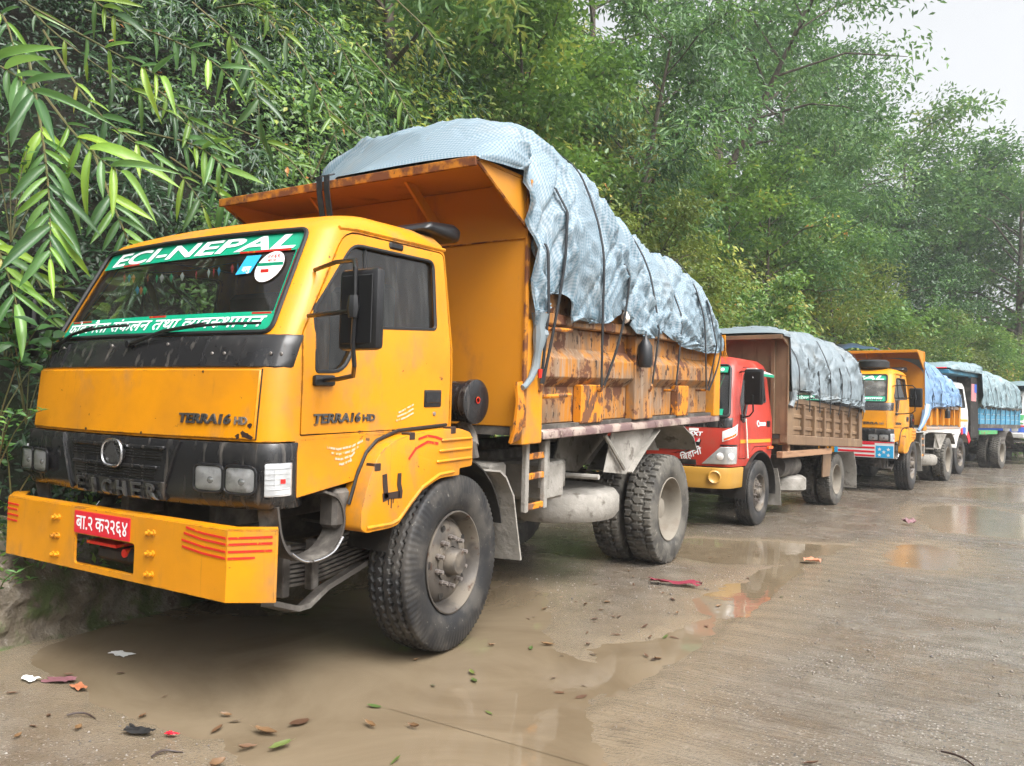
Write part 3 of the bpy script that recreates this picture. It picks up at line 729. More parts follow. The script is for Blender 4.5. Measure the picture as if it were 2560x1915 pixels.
# ---------------- large bamboo fronds close to the road, every leaf a piece of its own
def frond_leaf(seed, bend):
    r = random.Random(seed); n = 8; V = []; F = []; sb = r.uniform(-.5, .5); tw = r.uniform(-.5, .5)
    for i in range(n):
        t = i / (n - 1); w = (sin(pi * min(1, t * .93 + .07)) ** .75) * (1 - .25 * t) if i < n - 1 else .0
        z = -bend * t * t; xo = sb * t * t; V += [(xo - .5 * w, t, z + .10 * w - .10 * tw * w * t), (xo, t, z), (xo + .5 * w, t, z + .10 * w + .10 * tw * w * t)]
    for i in range(n - 1):
        a = i * 3; F += [(a, a + 1, a + 4, a + 3), (a + 1, a + 2, a + 5, a + 4)]
    me = bpy.data.meshes.new('leaf'); me.from_pydata(V, [], F); me.update()
    me.shade_smooth(); me.materials.append(MAT['frond']); return me
def mk_frond(f=1.0):
    m = bpy.data.materials.new('large_bamboo_leaf'); m.use_nodes = True; nt = m.node_tree; b = nt.nodes['Principled BSDF']; out = nt.nodes['Material Output']
    oi = _n(nt, 'ShaderNodeObjectInfo'); r = _n(nt, 'ShaderNodeValToRGB'); el = r.color_ramp.elements
    el[0].position = 0; el[0].color = (.050, .125, .042, 1); el[1].position = .5; el[1].color = (.105, .225, .062, 1)
    for p, c in ((.75, (.18, .34, .05)), (.97, (.30, .46, .055)), (1, (.36, .30, .07))): e = el.new(p); e.color = (*c, 1)
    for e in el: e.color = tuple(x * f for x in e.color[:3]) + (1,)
    nt.links.new(oi.outputs['Random'], r.inputs[0])
    tc = _n(nt, 'ShaderNodeTexCoord'); sp = _n(nt, 'ShaderNodeSeparateXYZ'); nt.links.new(tc.outputs['Object'], sp.inputs[0])
    vein = _remap(nt, _math(nt, 'FRACT', _math(nt, 'MULTIPLY', sp.outputs[0], 13.0)), .0, .22, .55, .0)
    mid = _remap(nt, _math(nt, 'ABSOLUTE', sp.outputs[0]), .0, .05, .8, 0)
    c = _mixc(nt, _math(nt, 'MULTIPLY', _math(nt, 'MAXIMUM', vein, mid), .35), r.outputs[0], (.20, .30, .10))
    c = _mixc(nt, _remap(nt, _noise(nt, (5, 2, 5), 5), .55, .75, 0, .35), c, (.03, .07, .02))
    nt.links.new(c, b.inputs['Base Color']); b.inputs['Roughness'].default_value = .33; b.inputs['Specular IOR Level'].default_value = .55
    tr = _n(nt, 'ShaderNodeBsdfTranslucent'); hs = _n(nt, 'ShaderNodeHueSaturation'); hs.inputs['Value'].default_value = 1.5; hs.inputs['Hue'].default_value = .485
    nt.links.new(c, hs.inputs['Color']); nt.links.new(hs.outputs[0], tr.inputs[0])
    mx = _n(nt, 'ShaderNodeMixShader'); mx.inputs[0].default_value = .3; nt.links.new(b.outputs[0], mx.inputs[1]); nt.links.new(tr.outputs[0], mx.inputs[2]); nt.links.new(mx.outputs[0], out.inputs[0])
    return m
MAT['frond'] = mk_frond()
FL = [frond_leaf(k, b) for k, b in enumerate((.05, .14, .30, .50, .75))]
FL2 = [m.copy() for m in FL]; MAT['frond_shaded'] = mk_frond(.62)  # dimmed copy of the leaf colours, shade painted in for the inner fronds
for m in FL2: m.materials[0] = MAT['frond_shaded']; m.name = 'leaf'
FRONDS = [((-5.74, 2.94, 3.38), (-5.28, 2.78, 2.8), (-4.97, 2.65, 2.27), .34, 13), ((-5.54, 3.32, 2.96), (-5.2, 3.26, 2.59), (-4.93, 3.26, 2.25), .28, 9),
 ((-5.86, 2.67, 2.59), (-5.37, 2.57, 2.29), (-5.03, 2.5, 1.98), .32, 9), ((-5.63, 2.54, 3.59), (-5.08, 2.48, 3.34), (-4.73, 2.41, 3.12), .36, 7),
 ((-5.62, 3.02, 3.38), (-5.09, 2.95, 3.03), (-4.7, 2.91, 2.84), .34, 7), ((-5.83, 4.07, 3.56), (-5.31, 3.99, 3.35), (-4.95, 3.93, 3.09), .32, 10),
 ((-5.99, 3.97, 3.45), (-5.54, 3.96, 3.16), (-5.29, 3.95, 2.91), .28, 8), ((-5.84, 4.3, 3.32), (-5.43, 4.27, 3.04), (-5.18, 4.27, 2.71), .28, 10),
 ((-6.37, 3.46, 4.35), (-5.55, 3.46, 3.92), (-5.03, 3.38, 3.67), .30, 8), ((-7.27, 3.59, 4.81), (-6.42, 3.61, 4.2), (-5.3, 3.93, 3.48), .26, 12),
 ((-6.64, 4.22, 4.73), (-5.92, 4.27, 4.39), (-5.45, 4.28, 4.07), .30, 8), ((-6.18, 4.74, 4.84), (-5.77, 4.72, 4.41), (-5.57, 4.68, 3.91), .34, 9),
 ((-6.21, 4.95, 5.16), (-5.79, 4.92, 4.96), (-5.46, 4.97, 4.57), .30, 8), ((-6.37, 3.48, 3.99), (-5.88, 3.5, 3.55), (-5.44, 3.61, 3.26), .28, 8),
 ((-5.98, 2.77, 4.07), (-5.66, 2.68, 3.86), (-5.45, 2.65, 3.53), .30, 5), ((-5.86, 2.91, 2.38), (-5.47, 2.87, 2.16), (-5.19, 2.88, 1.73), .26, 7),
 ((-6.06, 5.52, 4.87), (-5.57, 5.44, 4.29), (-5.28, 5.35, 3.73), .28, 9), ((-6.13, 5.94, 5.33), (-5.7, 5.93, 4.81), (-5.44, 5.94, 4.11), .28, 9),
 ((-5.9, 6.56, 5.08), (-5.53, 6.52, 4.64), (-5.31, 6.49, 4.21), .26, 9), ((-6.05, 5.09, 3.91), (-5.56, 5.11, 3.58), (-5.24, 5.16, 3.1), .26, 9),
 ((-6.01, 6.28, 4.35), (-5.6, 6.26, 4.04), (-5.26, 6.3, 3.77), .26, 8), ((-5.95, 7.21, 5.93), (-5.52, 7.2, 5.4), (-5.25, 7.21, 4.78), .26, 9),
 ((-6.11, 4.11, 4.01), (-5.72, 4.07, 3.74), (-5.37, 4.12, 3.4), .28, 7), ((-6.02, 3.44, 4.48), (-5.69, 3.36, 4.29), (-5.44, 3.35, 4.12), .32, 5)]
FLAB = ['broad drooping bamboo frond with paired leaves, left of the windscreen of the nearest truck', 'smaller drooping bamboo frond whose leaf tips touch the left edge of the windscreen', 'bamboo frond at the picture edge beside the large paired frond', 'bright fan of wide bamboo leaves at the left picture edge, upper half',
 'bright green bamboo sprig arching above the large paired frond', 'bamboo frond with hanging finger-like leaves above the left end of the canopy lip', 'bamboo sprig just above the roof of the yellow cab', 'grey-green bamboo frond touching the left tip of the canopy lip',
 'bamboo sprig with light leaves hanging high on the left', 'long straight bamboo cane slanting down across the dark thicket', 'bamboo sprig near the top left, right of the high light sprig', 'bamboo sprig with long hanging leaves left of the heaped tarpaulin',
 'dark bamboo frond at the top edge above the canopy', 'bamboo sprig in the dark gap between the two light sprigs', 'short bamboo tip in the top left corner', 'low bamboo sprig beneath the large paired frond',
 'bamboo frond hanging above the canopy of the nearest truck', 'bamboo frond hanging above the peak of the checked tarpaulin, upper left', 'bamboo frond right above the peak of the checked tarpaulin', 'bamboo frond just above the canopy lip, left of the black bands',
 'bamboo frond behind the left shoulder of the checked tarpaulin', 'bamboo frond at the top edge right of the tarpaulin peak', 'thin bamboo sprig in the middle of the dark thicket', 'small bamboo sprig at the top edge, left quarter']
rp = random.Random(21)
for k, (a, b, c, ll, n) in enumerate(FRONDS):
    A, B, Cc = Vector(a), Vector(b), Vector(c); B = B * 2 - (A + Cc) / 2
    root = empty('bamboo_frond', a); tag(root, FLAB[k], 'bamboo', 'bamboo fronds hanging from the slope')
    A0 = A + (A - B) * .9
    path = [(A0 * (1 - t) + A * t) - A for t in (0, .5)] + [(A * (1 - t) ** 2 + B * 2 * t * (1 - t) + Cc * t * t) - A for t in [i / 14 for i in range(15)]]
    MB().tube(path, [.010 - .0075 * i / len(path) for i in range(len(path))], 5).build('cane', 'stem', root)
    n = int(n * (1.7 if k < 5 else 1.3)) | 1; ll = ll * (1.0 if k < 5 else .82)
    for i in range(n):
        t = .10 + .90 * min(1, (i // 2) / ((n - 1) // 2) + .03 * (i % 2)); p = (A * (1 - t) ** 2 + B * 2 * t * (1 - t) + Cc * t * t) - A
        tg = ((B - A) * (1 - t) + (Cc - B) * t).normalized()
        view = (Vector((0, 0, 1.45)) - (p + A)).normalized()
        sd = tg.cross(view).normalized() * (1 if i % 2 else -1)
        last = i == n - 1
        d = (tg * (1.0 if not last else 2) + sd * (rp.uniform(.75, 1.15) if not last else .1) + Vector((0, 0, -rp.uniform(.15, .65))) + view * rp.uniform(-.25, .35)).normalized()
        x = d.cross(view + Vector((rp.uniform(-.4, .4), rp.uniform(-.4, .4), .55))).normalized(); nn = x.cross(d)
        L = ll * 1.22 * rp.choice((rp.uniform(.5, .8), rp.uniform(.75, 1.15), rp.uniform(.8, 1.2))) * (.7 if t > .9 and not last else 1) * (1 - .25 * abs(t - .5)); W = L * rp.uniform(.13, .22)
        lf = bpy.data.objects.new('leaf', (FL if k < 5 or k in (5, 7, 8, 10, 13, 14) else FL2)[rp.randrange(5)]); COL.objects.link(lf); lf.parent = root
        lf.matrix_local = Matrix(((x.x * W, d.x * L, nn.x * L, p.x), (x.y * W, d.y * L, nn.y * L, p.y), (x.z * W, d.z * L, nn.z * L, p.z), (0, 0, 0, 1)))

# ---------------- small leafy plants on the bank
def plant(loc, n, ll, ww, lab, seed, mat='leaf_dark', tone=.6, spread=.35):
    r = np.random.default_rng(seed); root = empty('leafy_plant', loc); tag(root, lab, 'plant', 'leafy plants on the bank')
    ns = max(3, n // 9); st = MB(); P = []; Dd = []
    for s in range(ns):
        a = r.uniform(0, 6.28); top = np.array([spread * .7 * cos(a) + .12, spread * .7 * sin(a), spread * r.uniform(.5, 1.2)])
        base = np.array([-.08, 0, -spread * .8]); pts = [base + (top - base) * t + np.array([0, 0, .1 * sin(pi * t)]) for t in np.linspace(0, 1, 6)]
        st.tube([tuple(p) for p in pts], [.006, .005, .004, .004, .003, .002], 4)
        for i in range(n // ns):
            t = .35 + .65 * (i + 1) / (n // ns); p = base + (top - base) * t + np.array([0, 0, .1 * sin(pi * t)])
            an = i * 2.4 + a; P.append(p); Dd.append(np.array([cos(an), sin(an), .25]) + (top - base) * .5)
    st.build('stem', 'stem', root); N = len(P)
    leaf_obj('leaves', [leaves(np.array(P), np.array(Dd), np.tile([.45, -.35, .9], (N, 1)) + r.normal(size=(N, 3)) * .25, ll * r.uniform(.7, 1.2, N), ww * r.uniform(.8, 1.2, N), np.clip(r.normal(tone, .12, N), 0, 1), 'long' if ll > .08 else 'short')], mat, root)
PL = [((-5.35, 2.79, 1.55), 36, .13, .058, 'dark leafy plant beside the upper left corner of the yellow bonnet', .65), ((-5.06, 2.74, 1.42), 30, .12, .055, 'glossy leafy plant beside the middle of the yellow bonnet', .6), ((-5.15, 2.52, 1.55), 28, .15, .05, 'long-leaved plant at the left picture edge above the bank', .5),
 ((-5.46, 2.7, 1.93), 40, .07, .05, 'round-leaved vine at the left picture edge beneath the big fronds', .55), ((-5.6, 3.2, 2.0), 36, .12, .05, 'leafy plant left of the windscreen foot of the nearest truck', .5), ((-4.98, 2.44, 1.16), 40, .06, .02, 'fine-leaved weed tuft at the left picture edge on the bank', .8),
 ((-4.97, 2.67, 1.22), 30, .05, .03, 'small weed left of the far headlight', .7), ((-5.02, 2.56, .95), 30, .05, .03, 'small creeping weed left of the yellow bumper top', .75), ((-5.02, 2.66, .50), 30, .04, .022, 'low weed growing below the left end of the yellow bumper', .7),
 ((-4.97, 2.42, .26), 24, .06, .018, 'grassy weed hanging down the earth bank at the picture edge', .8), ((-5.44, 2.69, 2.72), 50, .075, .05, 'round-leaved climber below the bright fan of bamboo at the picture edge', .62), ((-5.50, 5.32, 3.8), 44, .07, .055, 'pale round-leaved creeper hanging left of the tarpaulin peak', .75), ((-5.44, 5.5, 3.55), 40, .07, .055, 'pale round-leaved creeper just left of the canopy corner', .75)]
for k, (loc, n, ll, ww, lab, tn) in enumerate(PL): plant(loc, n, ll, ww, lab, 300 + k, tone=tn, spread=.22 if ll < .065 else .36)

# ---------------- trees
def tree_template(seed, H, crown_r, z0, trunk_r, nb, per, ln, wd, mat, lean=(0, 0), tone=.45, shape='short', droop=.3, gap=.0):
    r = np.random.default_rng(seed); tb = MB(); pts = []
    n = 9; px, py = 0., 0.
    for i in range(n):
        t = i / (n - 1); pts.append((lean[0] * t * H + .12 * sin(2.1 * t + seed) * t, lean[1] * t * H + .12 * cos(2.7 * t + seed) * t, H * t * .93 - .6))
    tb.tube(pts, [trunk_r * (1 - .82 * i / (n - 1)) for i in range(n)], 8)
    tips = []
    for k in range(nb):
        t = z0 + (1 - z0) * (k + .5) / nb; f = t * (n - 1); i0 = min(int(f), n - 2); b = np.array(pts[i0]) * (1 - (f - i0)) + np.array(pts[i0 + 1]) * (f - i0)
        a = k * 2.4 + r.uniform(-.5, .5); rel = (t - z0) / (1 - z0); L = crown_r * (.55 + .6 * sin(pi * (.15 + .8 * rel))) * r.uniform(.7, 1.15)
        e = b + np.array([L * cos(a), L * sin(a), L * (.25 + .5 * rel)]); m = (b + e) / 2 + np.array([0, 0, .12 * L])
        q = [tuple(b), tuple((b + m) / 2 + r.normal(size=3) * .03), tuple(m), tuple((m + e) / 2 + r.normal(size=3) * .06), tuple(e)]
        tb.tube(q, [trunk_r * .38 * (1 - .7 * rel), trunk_r * .3 * (1 - .7 * rel), trunk_r * .2, trunk_r * .12, .008], 5)
        for s in (.45, .65, .85, 1.0):
            p = b + (e - b) * s + np.array([0, 0, .12 * L * sin(pi * s)]); tips.append((p, .26 * L * r.uniform(.8, 1.3) + .25))
            if s > .5:
                o = r.normal(size=3) * .28 * L; tips.append((p + o, .22 * L + .22))
    P = []; Dd = []; Tn = []
    for p, rad in tips:
        if r.random() < gap: continue
        rad = rad * 1.0; m = int(per * 2.6); o = unit(r.normal(size=(m, 3))) * (r.random(m) ** .5)[:, None] * rad * np.array([1, 1, .7]); o = o + np.array([0, 0, .12 * rad]); P.append(p + o); Dd.append(o / rad * .8 + r.normal(size=(m, 3)) * .6 + np.array([0, 0, -droop])); Tn.append(np.full(m, r.normal(tone, .13)))
    P = np.concatenate(P); Dd = np.concatenate(Dd); Tn = np.concatenate(Tn); N = len(P)
    fc = unit(np.array([.35, -.3, .8]) + r.normal(size=(N, 3)) * .5); Dd = Dd - fc * np.sum(Dd * fc, -1, keepdims=True)
    V, F, T = leaves(P, Dd, fc, 1.15 * ln * r.uniform(.6, 1.3, N), 1.25 * wd * r.uniform(.75, 1.25, N), np.clip(Tn + r.normal(size=N) * .12, 0, .96), shape)
    cme = np_mesh('crown', V, F, {'tone': T}, smooth=False); cme.materials.append(MAT[mat])
    tme = tb.mesh('trunk', smooth=60); tme.materials.append(MAT['bark'])
    return tme, cme
TT_ = {'tall': tree_template(1, 11, 3.0, .42, .24, 15, 46, .17, .07, 'leaf_tree', tone=.42, gap=.12),
       'airy': tree_template(2, 8, 2.4, .38, .13, 13, 34, .16, .06, 'leaf_tree', (.10, -.03), tone=.5, gap=.25),
       'bushy': tree_template(3, 5, 1.7, .18, .10, 14, 60, .12, .055, 'leaf_bush', tone=.5),
       'dark': tree_template(4, 10, 2.8, .22, .26, 17, 56, .17, .075, 'leaf_dark', tone=.5, gap=.06),
       'olive': tree_template(5, 6, 1.9, .25, .12, 13, 50, .14, .05, 'leaf_olive', (.05, .05), tone=.5, gap=.12),
       'droopy': tree_template(6, 7, 2.2, .25, .13, 13, 50, .20, .045, 'leaf_tree', (.08, 0), tone=.55, droop=.9, gap=.15, shape='short'),
       'slim': tree_template(7, 6.5, 1.2, .55, .075, 9, 30, .14, .06, 'leaf_bush', (.16, -.05), tone=.55, gap=.2)}
# (kind, x, y, dz, scale, rot, tilt, label)
TREES = [('tall', -9.9, 30.7, 0, 1.22, 2.3, -.02, 'tall tree with a thick grey-brown trunk rising out of the top edge of the picture'),
 ('airy', -9.2, 25.5, 0, 1.3, 1.2, .42, 'tree with a dark slanting trunk left of the thick grey-brown trunk'),
 ('slim', -6.7, 21.6, -.2, 1.05, 2.4, .05, 'slender sapling with a bare curved reddish stem above the second truck'),
 ('airy', -6.3, 24.6, 0, .85, 3.9, .1, 'young tree with pale green sprays right of the slender sapling'),
 ('slim', -5.6, 20.4, 0, .75, 5.2, .12, 'small sapling with a bent bare stem low behind the checked tarpaulin'),
 ('tall', -9.4, 38.0, 0, 1.12, 1.8, .0, 'leafy tree standing right of the thick trunk against the white sky'),
 ('airy', -7.9, 37.6, 0, 1.1, .9, .06, 'thin-stemmed tree whose crown breaks up against the white sky'),
 ('tall', -9.8, 44.5, 0, 1.25, 4.1, .0, 'tree reaching out with bare forked twigs into the white sky'),
 ('airy', -9.2, 42, 0, 1.2, 5.5, .02, 'airy tree at the left border of the open sky'),
 ('droopy', -6.4, 33.5, 0, 1.1, 2.2, .06, 'drooping tree on the slope above the red truck'),
 ('bushy', -5.9, 29.0, 0, 1.2, 1.1, 0, 'round bushy tree above the brown bed of the red truck'),
 ('olive', -4.9, 28.2, 0, .95, 3.3, 0, 'yellow-green small tree over the tarpaulin of the red truck'),
 ('dark', -5.0, 36.5, 0, .78, .5, .03, 'dark green tree above the second yellow truck'),
 ('airy', -4.6, 45, 0, 1.6, 2.9, .05, 'tree with a thin bare trunk standing alone in the sky gap'),
 ('tall', -3.2, 46.5, 0, 1.02, 3.7, .10, 'tree leaning right across the sky gap with a forked trunk'),
 ('tall', -.1, 44.5, 0, 1.12, 1.5, 0, 'tall full tree at the right picture edge'),
 ('airy', .9, 47.5, 0, 1.75, 2.7, .04, 'tall hazy tree behind the full one at the right picture edge'),
 ('airy', -1.6, 49.5, 0, 1.25, 4.4, .04, 'airy tree just left of the tall one at the right picture edge'),
 ('olive', -2.3, 38.0, 0, .85, .8, 0, 'olive bush-like tree over the fourth truck'),
 ('bushy', -1.2, 39.8, 0, 1.05, 2.0, 0, 'green bushy tree over the tarpaulin of the fourth truck'),
 ('bushy', -3.6, 35.2, 0, 1.0, 3.1, 0, 'light green bush-like tree behind the second yellow truck'),
 ('dark', -3.4, 40.5, 0, .6, 4.9, 0, 'compact dark tree low on the far slope'),
 ('olive', .4, 42.5, 0, .9, 5.8, 0, 'yellowish tree at the foot of the slope at the right picture edge'),
 ('airy', -10.5, 21, 0, 1.1, 4.6, .1, 'tree high on the slope above the slender sapling'),
 ('droopy', -8.4, 18.5, 0, 1.0, .4, .1, 'drooping dark-leaved tree above the rear of the nearest truck'),
 ('bushy', -8.9, 14.5, 0, 1.1, 2.5, 0, 'bushy tree high above the tarpaulin slope of the nearest truck'),
 ('droopy', -9.4, 11.0, 0, 1.1, 3.6, .1, 'shaggy tree at the top edge above the tarpaulin peak'),
 ('bushy', -7.3, 25.8, 0, 1.05, 5.0, 0, 'dense bushy tree left of the pale green sprays'),
 ('olive', -6.6, 17.0, 0, .8, 1.7, 0, 'olive shrub-like tree low behind the rear of the checked tarpaulin'),
 ('bushy', -6.2, 15.2, -.4, .75, .2, 0, 'low bushy tree right behind the tail of the nearest truck'),
 ('tall', -2.6, 55, 0, 1.0, 1.0, 0, 'far hazy tree behind the sky gap'), ('dark', -5.6, 52, 0, .85, 2.2, 0, 'far tree closing the lower side of the open sky'), ('tall', -9.5, 50, 0, 1.05, 3.0, 0, 'far tall tree left of the open sky')]
up = Vector((0, -sin(radians(3.03)), cos(radians(3.03))))
for k, (kind, x, y, dz, s, rz, tilt, lab) in enumerate(TREES):
    d = float(foot(y)) - x; z = float(hill_z(np.array(y), np.array(max(d, 0.0)))) + dz
    root = empty('tree', (x, y, z - .3), 0); tag(root, lab, 'tree', 'trees on the hillside')
    root.rotation_euler = (radians(3) + tilt * .3 * cos(k), tilt, 0); root.scale = (s,) * 3
    tme, cme = TT_[kind]
    for nm, me in (('trunk', tme), ('crown', cme)):
        o = link_mesh(nm, me, None, root); o.rotation_euler = (0, 0, rz)

# unseen trees added behind the viewpoint to darken the truck's underside; also reflected
r = np.random.default_rng(71); N = 16000
cx_ = r.uniform(-8, 14, 60); cy_ = r.uniform(-24, -17, 60); cz_ = r.uniform(.8, 7.0, 60); ix = r.integers(0, 60, N); o_ = unit(r.normal(size=(N, 3))) * (r.random(N) ** .4)[:, None] * 1.7
P_ = np.stack([cx_[ix], cy_[ix], cz_[ix]], -1) + o_; fc_ = unit(o_ + np.array([0, 1.2, .8]) + r.normal(size=(N, 3)) * .4); d_ = r.normal(size=(N, 3)); d_ = d_ - fc_ * np.sum(d_ * fc_, -1, keepdims=True)
tag(leaf_obj('unseen_treeline', [leaves(P_, d_, fc_, .34 * r.uniform(.6, 1.3, N), .17 * r.uniform(.7, 1.2, N), np.clip(r.normal(.45, .2, N), 0, .95))], 'leaf_tree'), 'unseen leafy trees added behind the viewpoint to shade the nearest truck', kind='stuff')
# ================================================================== WHEELS
def tyre_mesh(kind, R=.525, W=.28):
    prof = []; rb = .30
    # cross-section from the outer bead to the inner bead
    side = [(.40, rb), (.47, rb + .03), (.515, .37), (.52, .42), (.50, .462), (.478, .487)]
    prof += [(a * W, r) for a, r in side]
    nt_ = 30 if kind == 'rib' else 26
    for k in range(nt_ + 1):
        a = .455 - .91 * k / nt_
        prof.append((a * W, R - .010 * (abs(a) / .455) ** 3))
    prof += [(-a * W, r) for a, r in side[::-1]]
    nth = 360 if kind == 'rib' else 264
    pa = np.array(prof); m = len(prof)
    th = np.linspace(0, 2 * pi, nth, endpoint=False)
    T, A = np.meshgrid(th, pa[:, 0]); _, Rr = np.meshgrid(th, pa[:, 1])
    dep = np.zeros_like(T)
    tread = Rr > R - .014
    tri = lambda x: np.abs((x % 1) * 2 - 1) * 2 - 1
    if kind == 'rib':
        for xg in (-.30, -.10, .10, .30):
            dep += np.where(tread & (np.abs(A - xg * W - .007 * tri(T * 60 / (2 * pi))) < .0075), .013, 0)
        sh = (np.abs(A) > .452 * W) & (Rr > .455)
        dep += np.where(sh & (((T * 90 / (2 * pi) + np.abs(A) * 8) % 1) < .42), .010, 0)
    else:
        ph = (T * 40 / (2 * pi)) % 1
        blk = ((ph + np.where(np.abs(A) > .2 * W, .5, 0)) % 1) < .26
        dep += np.where(tread & blk & (np.abs(A) > .03 * W), .017, 0)
        for xg in (-.2, .2):
            dep += np.where(tread & (np.abs(A - xg * W - .012 * tri(T * 40 / (2 * pi))) < .008), .017, 0)
        dep = np.minimum(dep, .018)
        dep += np.where((np.abs(A) > .452 * W) & (Rr > .46) & (ph < .26), .010, 0)
    rr = Rr - dep
    # slight lettering-like relief rings on the sidewall
    rr = rr + np.where((Rr > .36) & (Rr < .43), .0, 0)
    X = A; Y = rr * np.cos(T); Z = rr * np.sin(T)
    V = np.stack([X, Y, Z], -1).reshape(-1, 3)
    i = np.arange(m - 1)[:, None] * nth; j = np.arange(nth)[None]; k = (j + 1) % nth
    F = np.stack([i + j, i + nth + j, i + nth + k, i + k], -1).reshape(-1, 4)
    me = np_mesh(kind + '_tyre', V, F)
    me.set_sharp_from_angle(angle=radians(40))
    return me

TYRE_F = tyre_mesh('rib'); TYRE_R = tyre_mesh('lug')
TYRE_F.materials.append(MAT['tyre']); TYRE_R.materials.append(MAT['tyre_mud'])
_h = MB().lathe([(-.13, .295), (-.11, .30), (-.10, .285), (.06, .28), (.105, .288), (.12, .305), (.128, .305), (.13, .297), (.115, .283), (.07, .272), (.035, .262), (.03, .25), (.06, .232), (.078, .20), (.085, .16), (.083, .12), (.085, .115)], 48)
RIM_F = _h.mesh('rim', shear=False)
_h = MB().lathe([(.080, .13), (.095, .128), (.10, .09), (.085, .086), (.10, .084), (.155, .075), (.165, .066), (.168, .0)], 28); HUB_F = _h.mesh('hub', shear=False)
_h = MB().lathe([(-.13, .295), (-.11, .30), (-.10, .285), (.10, .288), (.12, .305), (.128, .305), (.13, .297), (.11, .283), (.02, .272), (-.02, .262), (-.06, .235), (-.075, .19), (-.078, .13), (-.05, .125), (-.03, .10), (.03, .095), (.04, .07), (.042, 0)], 48)
RIM_R = _h.mesh('rim', shear=False)
_h = MB(); _h.lathe([(0, .018), (.022, .018), (.022, .014), (.05, .013), (.052, .0)], 6, 'x'); NUT = _h.mesh('lug_nut', shear=False, smooth=0)
_h = MB(); _h.lathe([(0, .023), (.001, .0)], 14, 'x'); HOLE = _h.mesh('hole_shade_disc', shear=False, smooth=0)  # flat dark disc on the rim, its colour standing for a shaded hole
for me, k in ((RIM_F, 'rim'), (HUB_F, 'rim'), (RIM_R, 'rim_mud'), (NUT, 'steel'), (HOLE, 'dark')): me.materials.append(MAT[k])

def wheel(parent, x, y, R, front, left=False, steer=0.0, scale_w=1.0, detail=True, name='wheel', spin=0.0):
    s = R / .525
    w = empty(name, (x, y, R), (pi if left else 0) + steer, parent)
    w.scale = (s * scale_w, s, s)
    link_mesh('tyre', TYRE_F if front else TYRE_R, None, w).rotation_euler = (spin, 0, 0)
    link_mesh('rim', RIM_F if front else RIM_R, None, w).rotation_euler = (spin, 0, 0)
    if front:
        link_mesh('hub', HUB_F, None, w)
        if detail:
            for k in range(10):
                a = 2 * pi * k / 10 + .2 + spin
                n = link_mesh('lug_nut', NUT, None, w); n.location = (.083, .142 * cos(a), .142 * sin(a))
                if k % 2 == 0:
                    a += .31
                    n = link_mesh('hole_shade_disc', HOLE, None, w); n.location = (.0795, .205 * cos(a), .205 * sin(a)); n.rotation_euler = (a, 0, radians(0))
    return w

# ================================================================== CABS
class Cab:
    def __init__(s, prof, rear, r, bow):
        p = np.array(prof, float); s.z = p[:, 0]; s.yy = p[:, 1]; s.ww = p[:, 2]; s.rr = p[:, 3] if p.shape[1] > 3 else np.full(len(p), rear)
        s.r = r; s.bow = bow
    def y0(s, z): return float(np.interp(z, s.z, s.yy))
    def w(s, z): return float(np.interp(z, s.z, s.ww))
    def fy(s, x, z):
        w, y, r = s.w(z), s.y0(z), s.r; a = abs(x); e = w - r
        if a <= e: return y + s.bow * (a / e) ** 2
        d = min(a - e, r); return y + s.bow + r - sqrt(max(r * r - d * d, 0))
    def half(s, z, off=0.0):
        w, y, r = s.w(z) + off, s.y0(z) - off, s.r + off; e = w - r
        P = [(e * k / 12, y + s.bow * (k / 12) ** 2) for k in range(12)]
        P += [(e + r * sin(a), y + s.bow + r - r * cos(a)) for a in [pi / 2 * k / 8 for k in range(9)]]
        rear = float(np.interp(z, s.z, s.rr)) + off; y1 = P[-1][1]; rc = .05
        P += [(w, y1 + (rear - rc - y1) * k / 6) for k in range(1, 7)]
        P += [(w - rc + rc * cos(a), rear - rc + rc * sin(a)) for a in (pi / 4, pi / 2)]
        return P
    def pt(s, q, z, off=0.0):
        """point at signed arc length q from the centre line of the front"""
        P = np.array(s.half(z, off)); L = np.concatenate([[0], np.cumsum(np.hypot(*np.diff(P, axis=0).T))])
        a = abs(q); x = np.interp(a, L, P[:, 0]); y = np.interp(a, L, P[:, 1])
        return (float(x) * (1 if q >= 0 else -1), float(y), z)
    def loft(s, off=0.0, zs=None):
        zs = s.z if zs is None else zs
        mb = MB(); rings = []
        for z in zs:
            h = s.half(z, off); ring = h + [(-x, y) for x, y in h[:0:-1]]
            rings.append([(x, y, z) for x, y in ring])
        n = len(rings[0]); vs = [p for r in rings for p in r]
        fs = [(i * n + k, i * n + (k + 1) % n, (i + 1) * n + (k + 1) % n, (i + 1) * n + k) for i in range(len(zs) - 1) for k in range(n)]
        fs += [tuple(range(n))[::-1], tuple(range((len(zs) - 1) * n, len(zs) * n))]
        return mb.add(vs, fs)
    def patch(s, q0, q1, z0, z1, off, th, nq=16, nz=3, mb=None):
        mb = mb or MB(); vs = []; fs = []
        for lay in (off, off - th):
            for j in range(nz):
                for i in range(nq):
                    vs.append(s.pt(q0 + (q1 - q0) * i / (nq - 1), z0 + (z1 - z0) * j / (nz - 1), lay))
        N = nq * nz
        for l in (0, 1):
            for j in range(nz - 1):
                for i in range(nq - 1):
                    a = l * N + j * nq + i; fs.append((a, a + 1, a + nq + 1, a + nq))
        rim = [i for i in range(nq)] + [j * nq + nq - 1 for j in range(1, nz)] + [(nz - 1) * nq + i for i in range(nq - 2, -1, -1)] + [j * nq for j in range(nz - 2, 0, -1)]
        for k in range(len(rim)):
            a, b = rim[k], rim[(k + 1) % len(rim)]; fs.append((a, b, N + b, N + a))
        return mb.add(vs, fs)

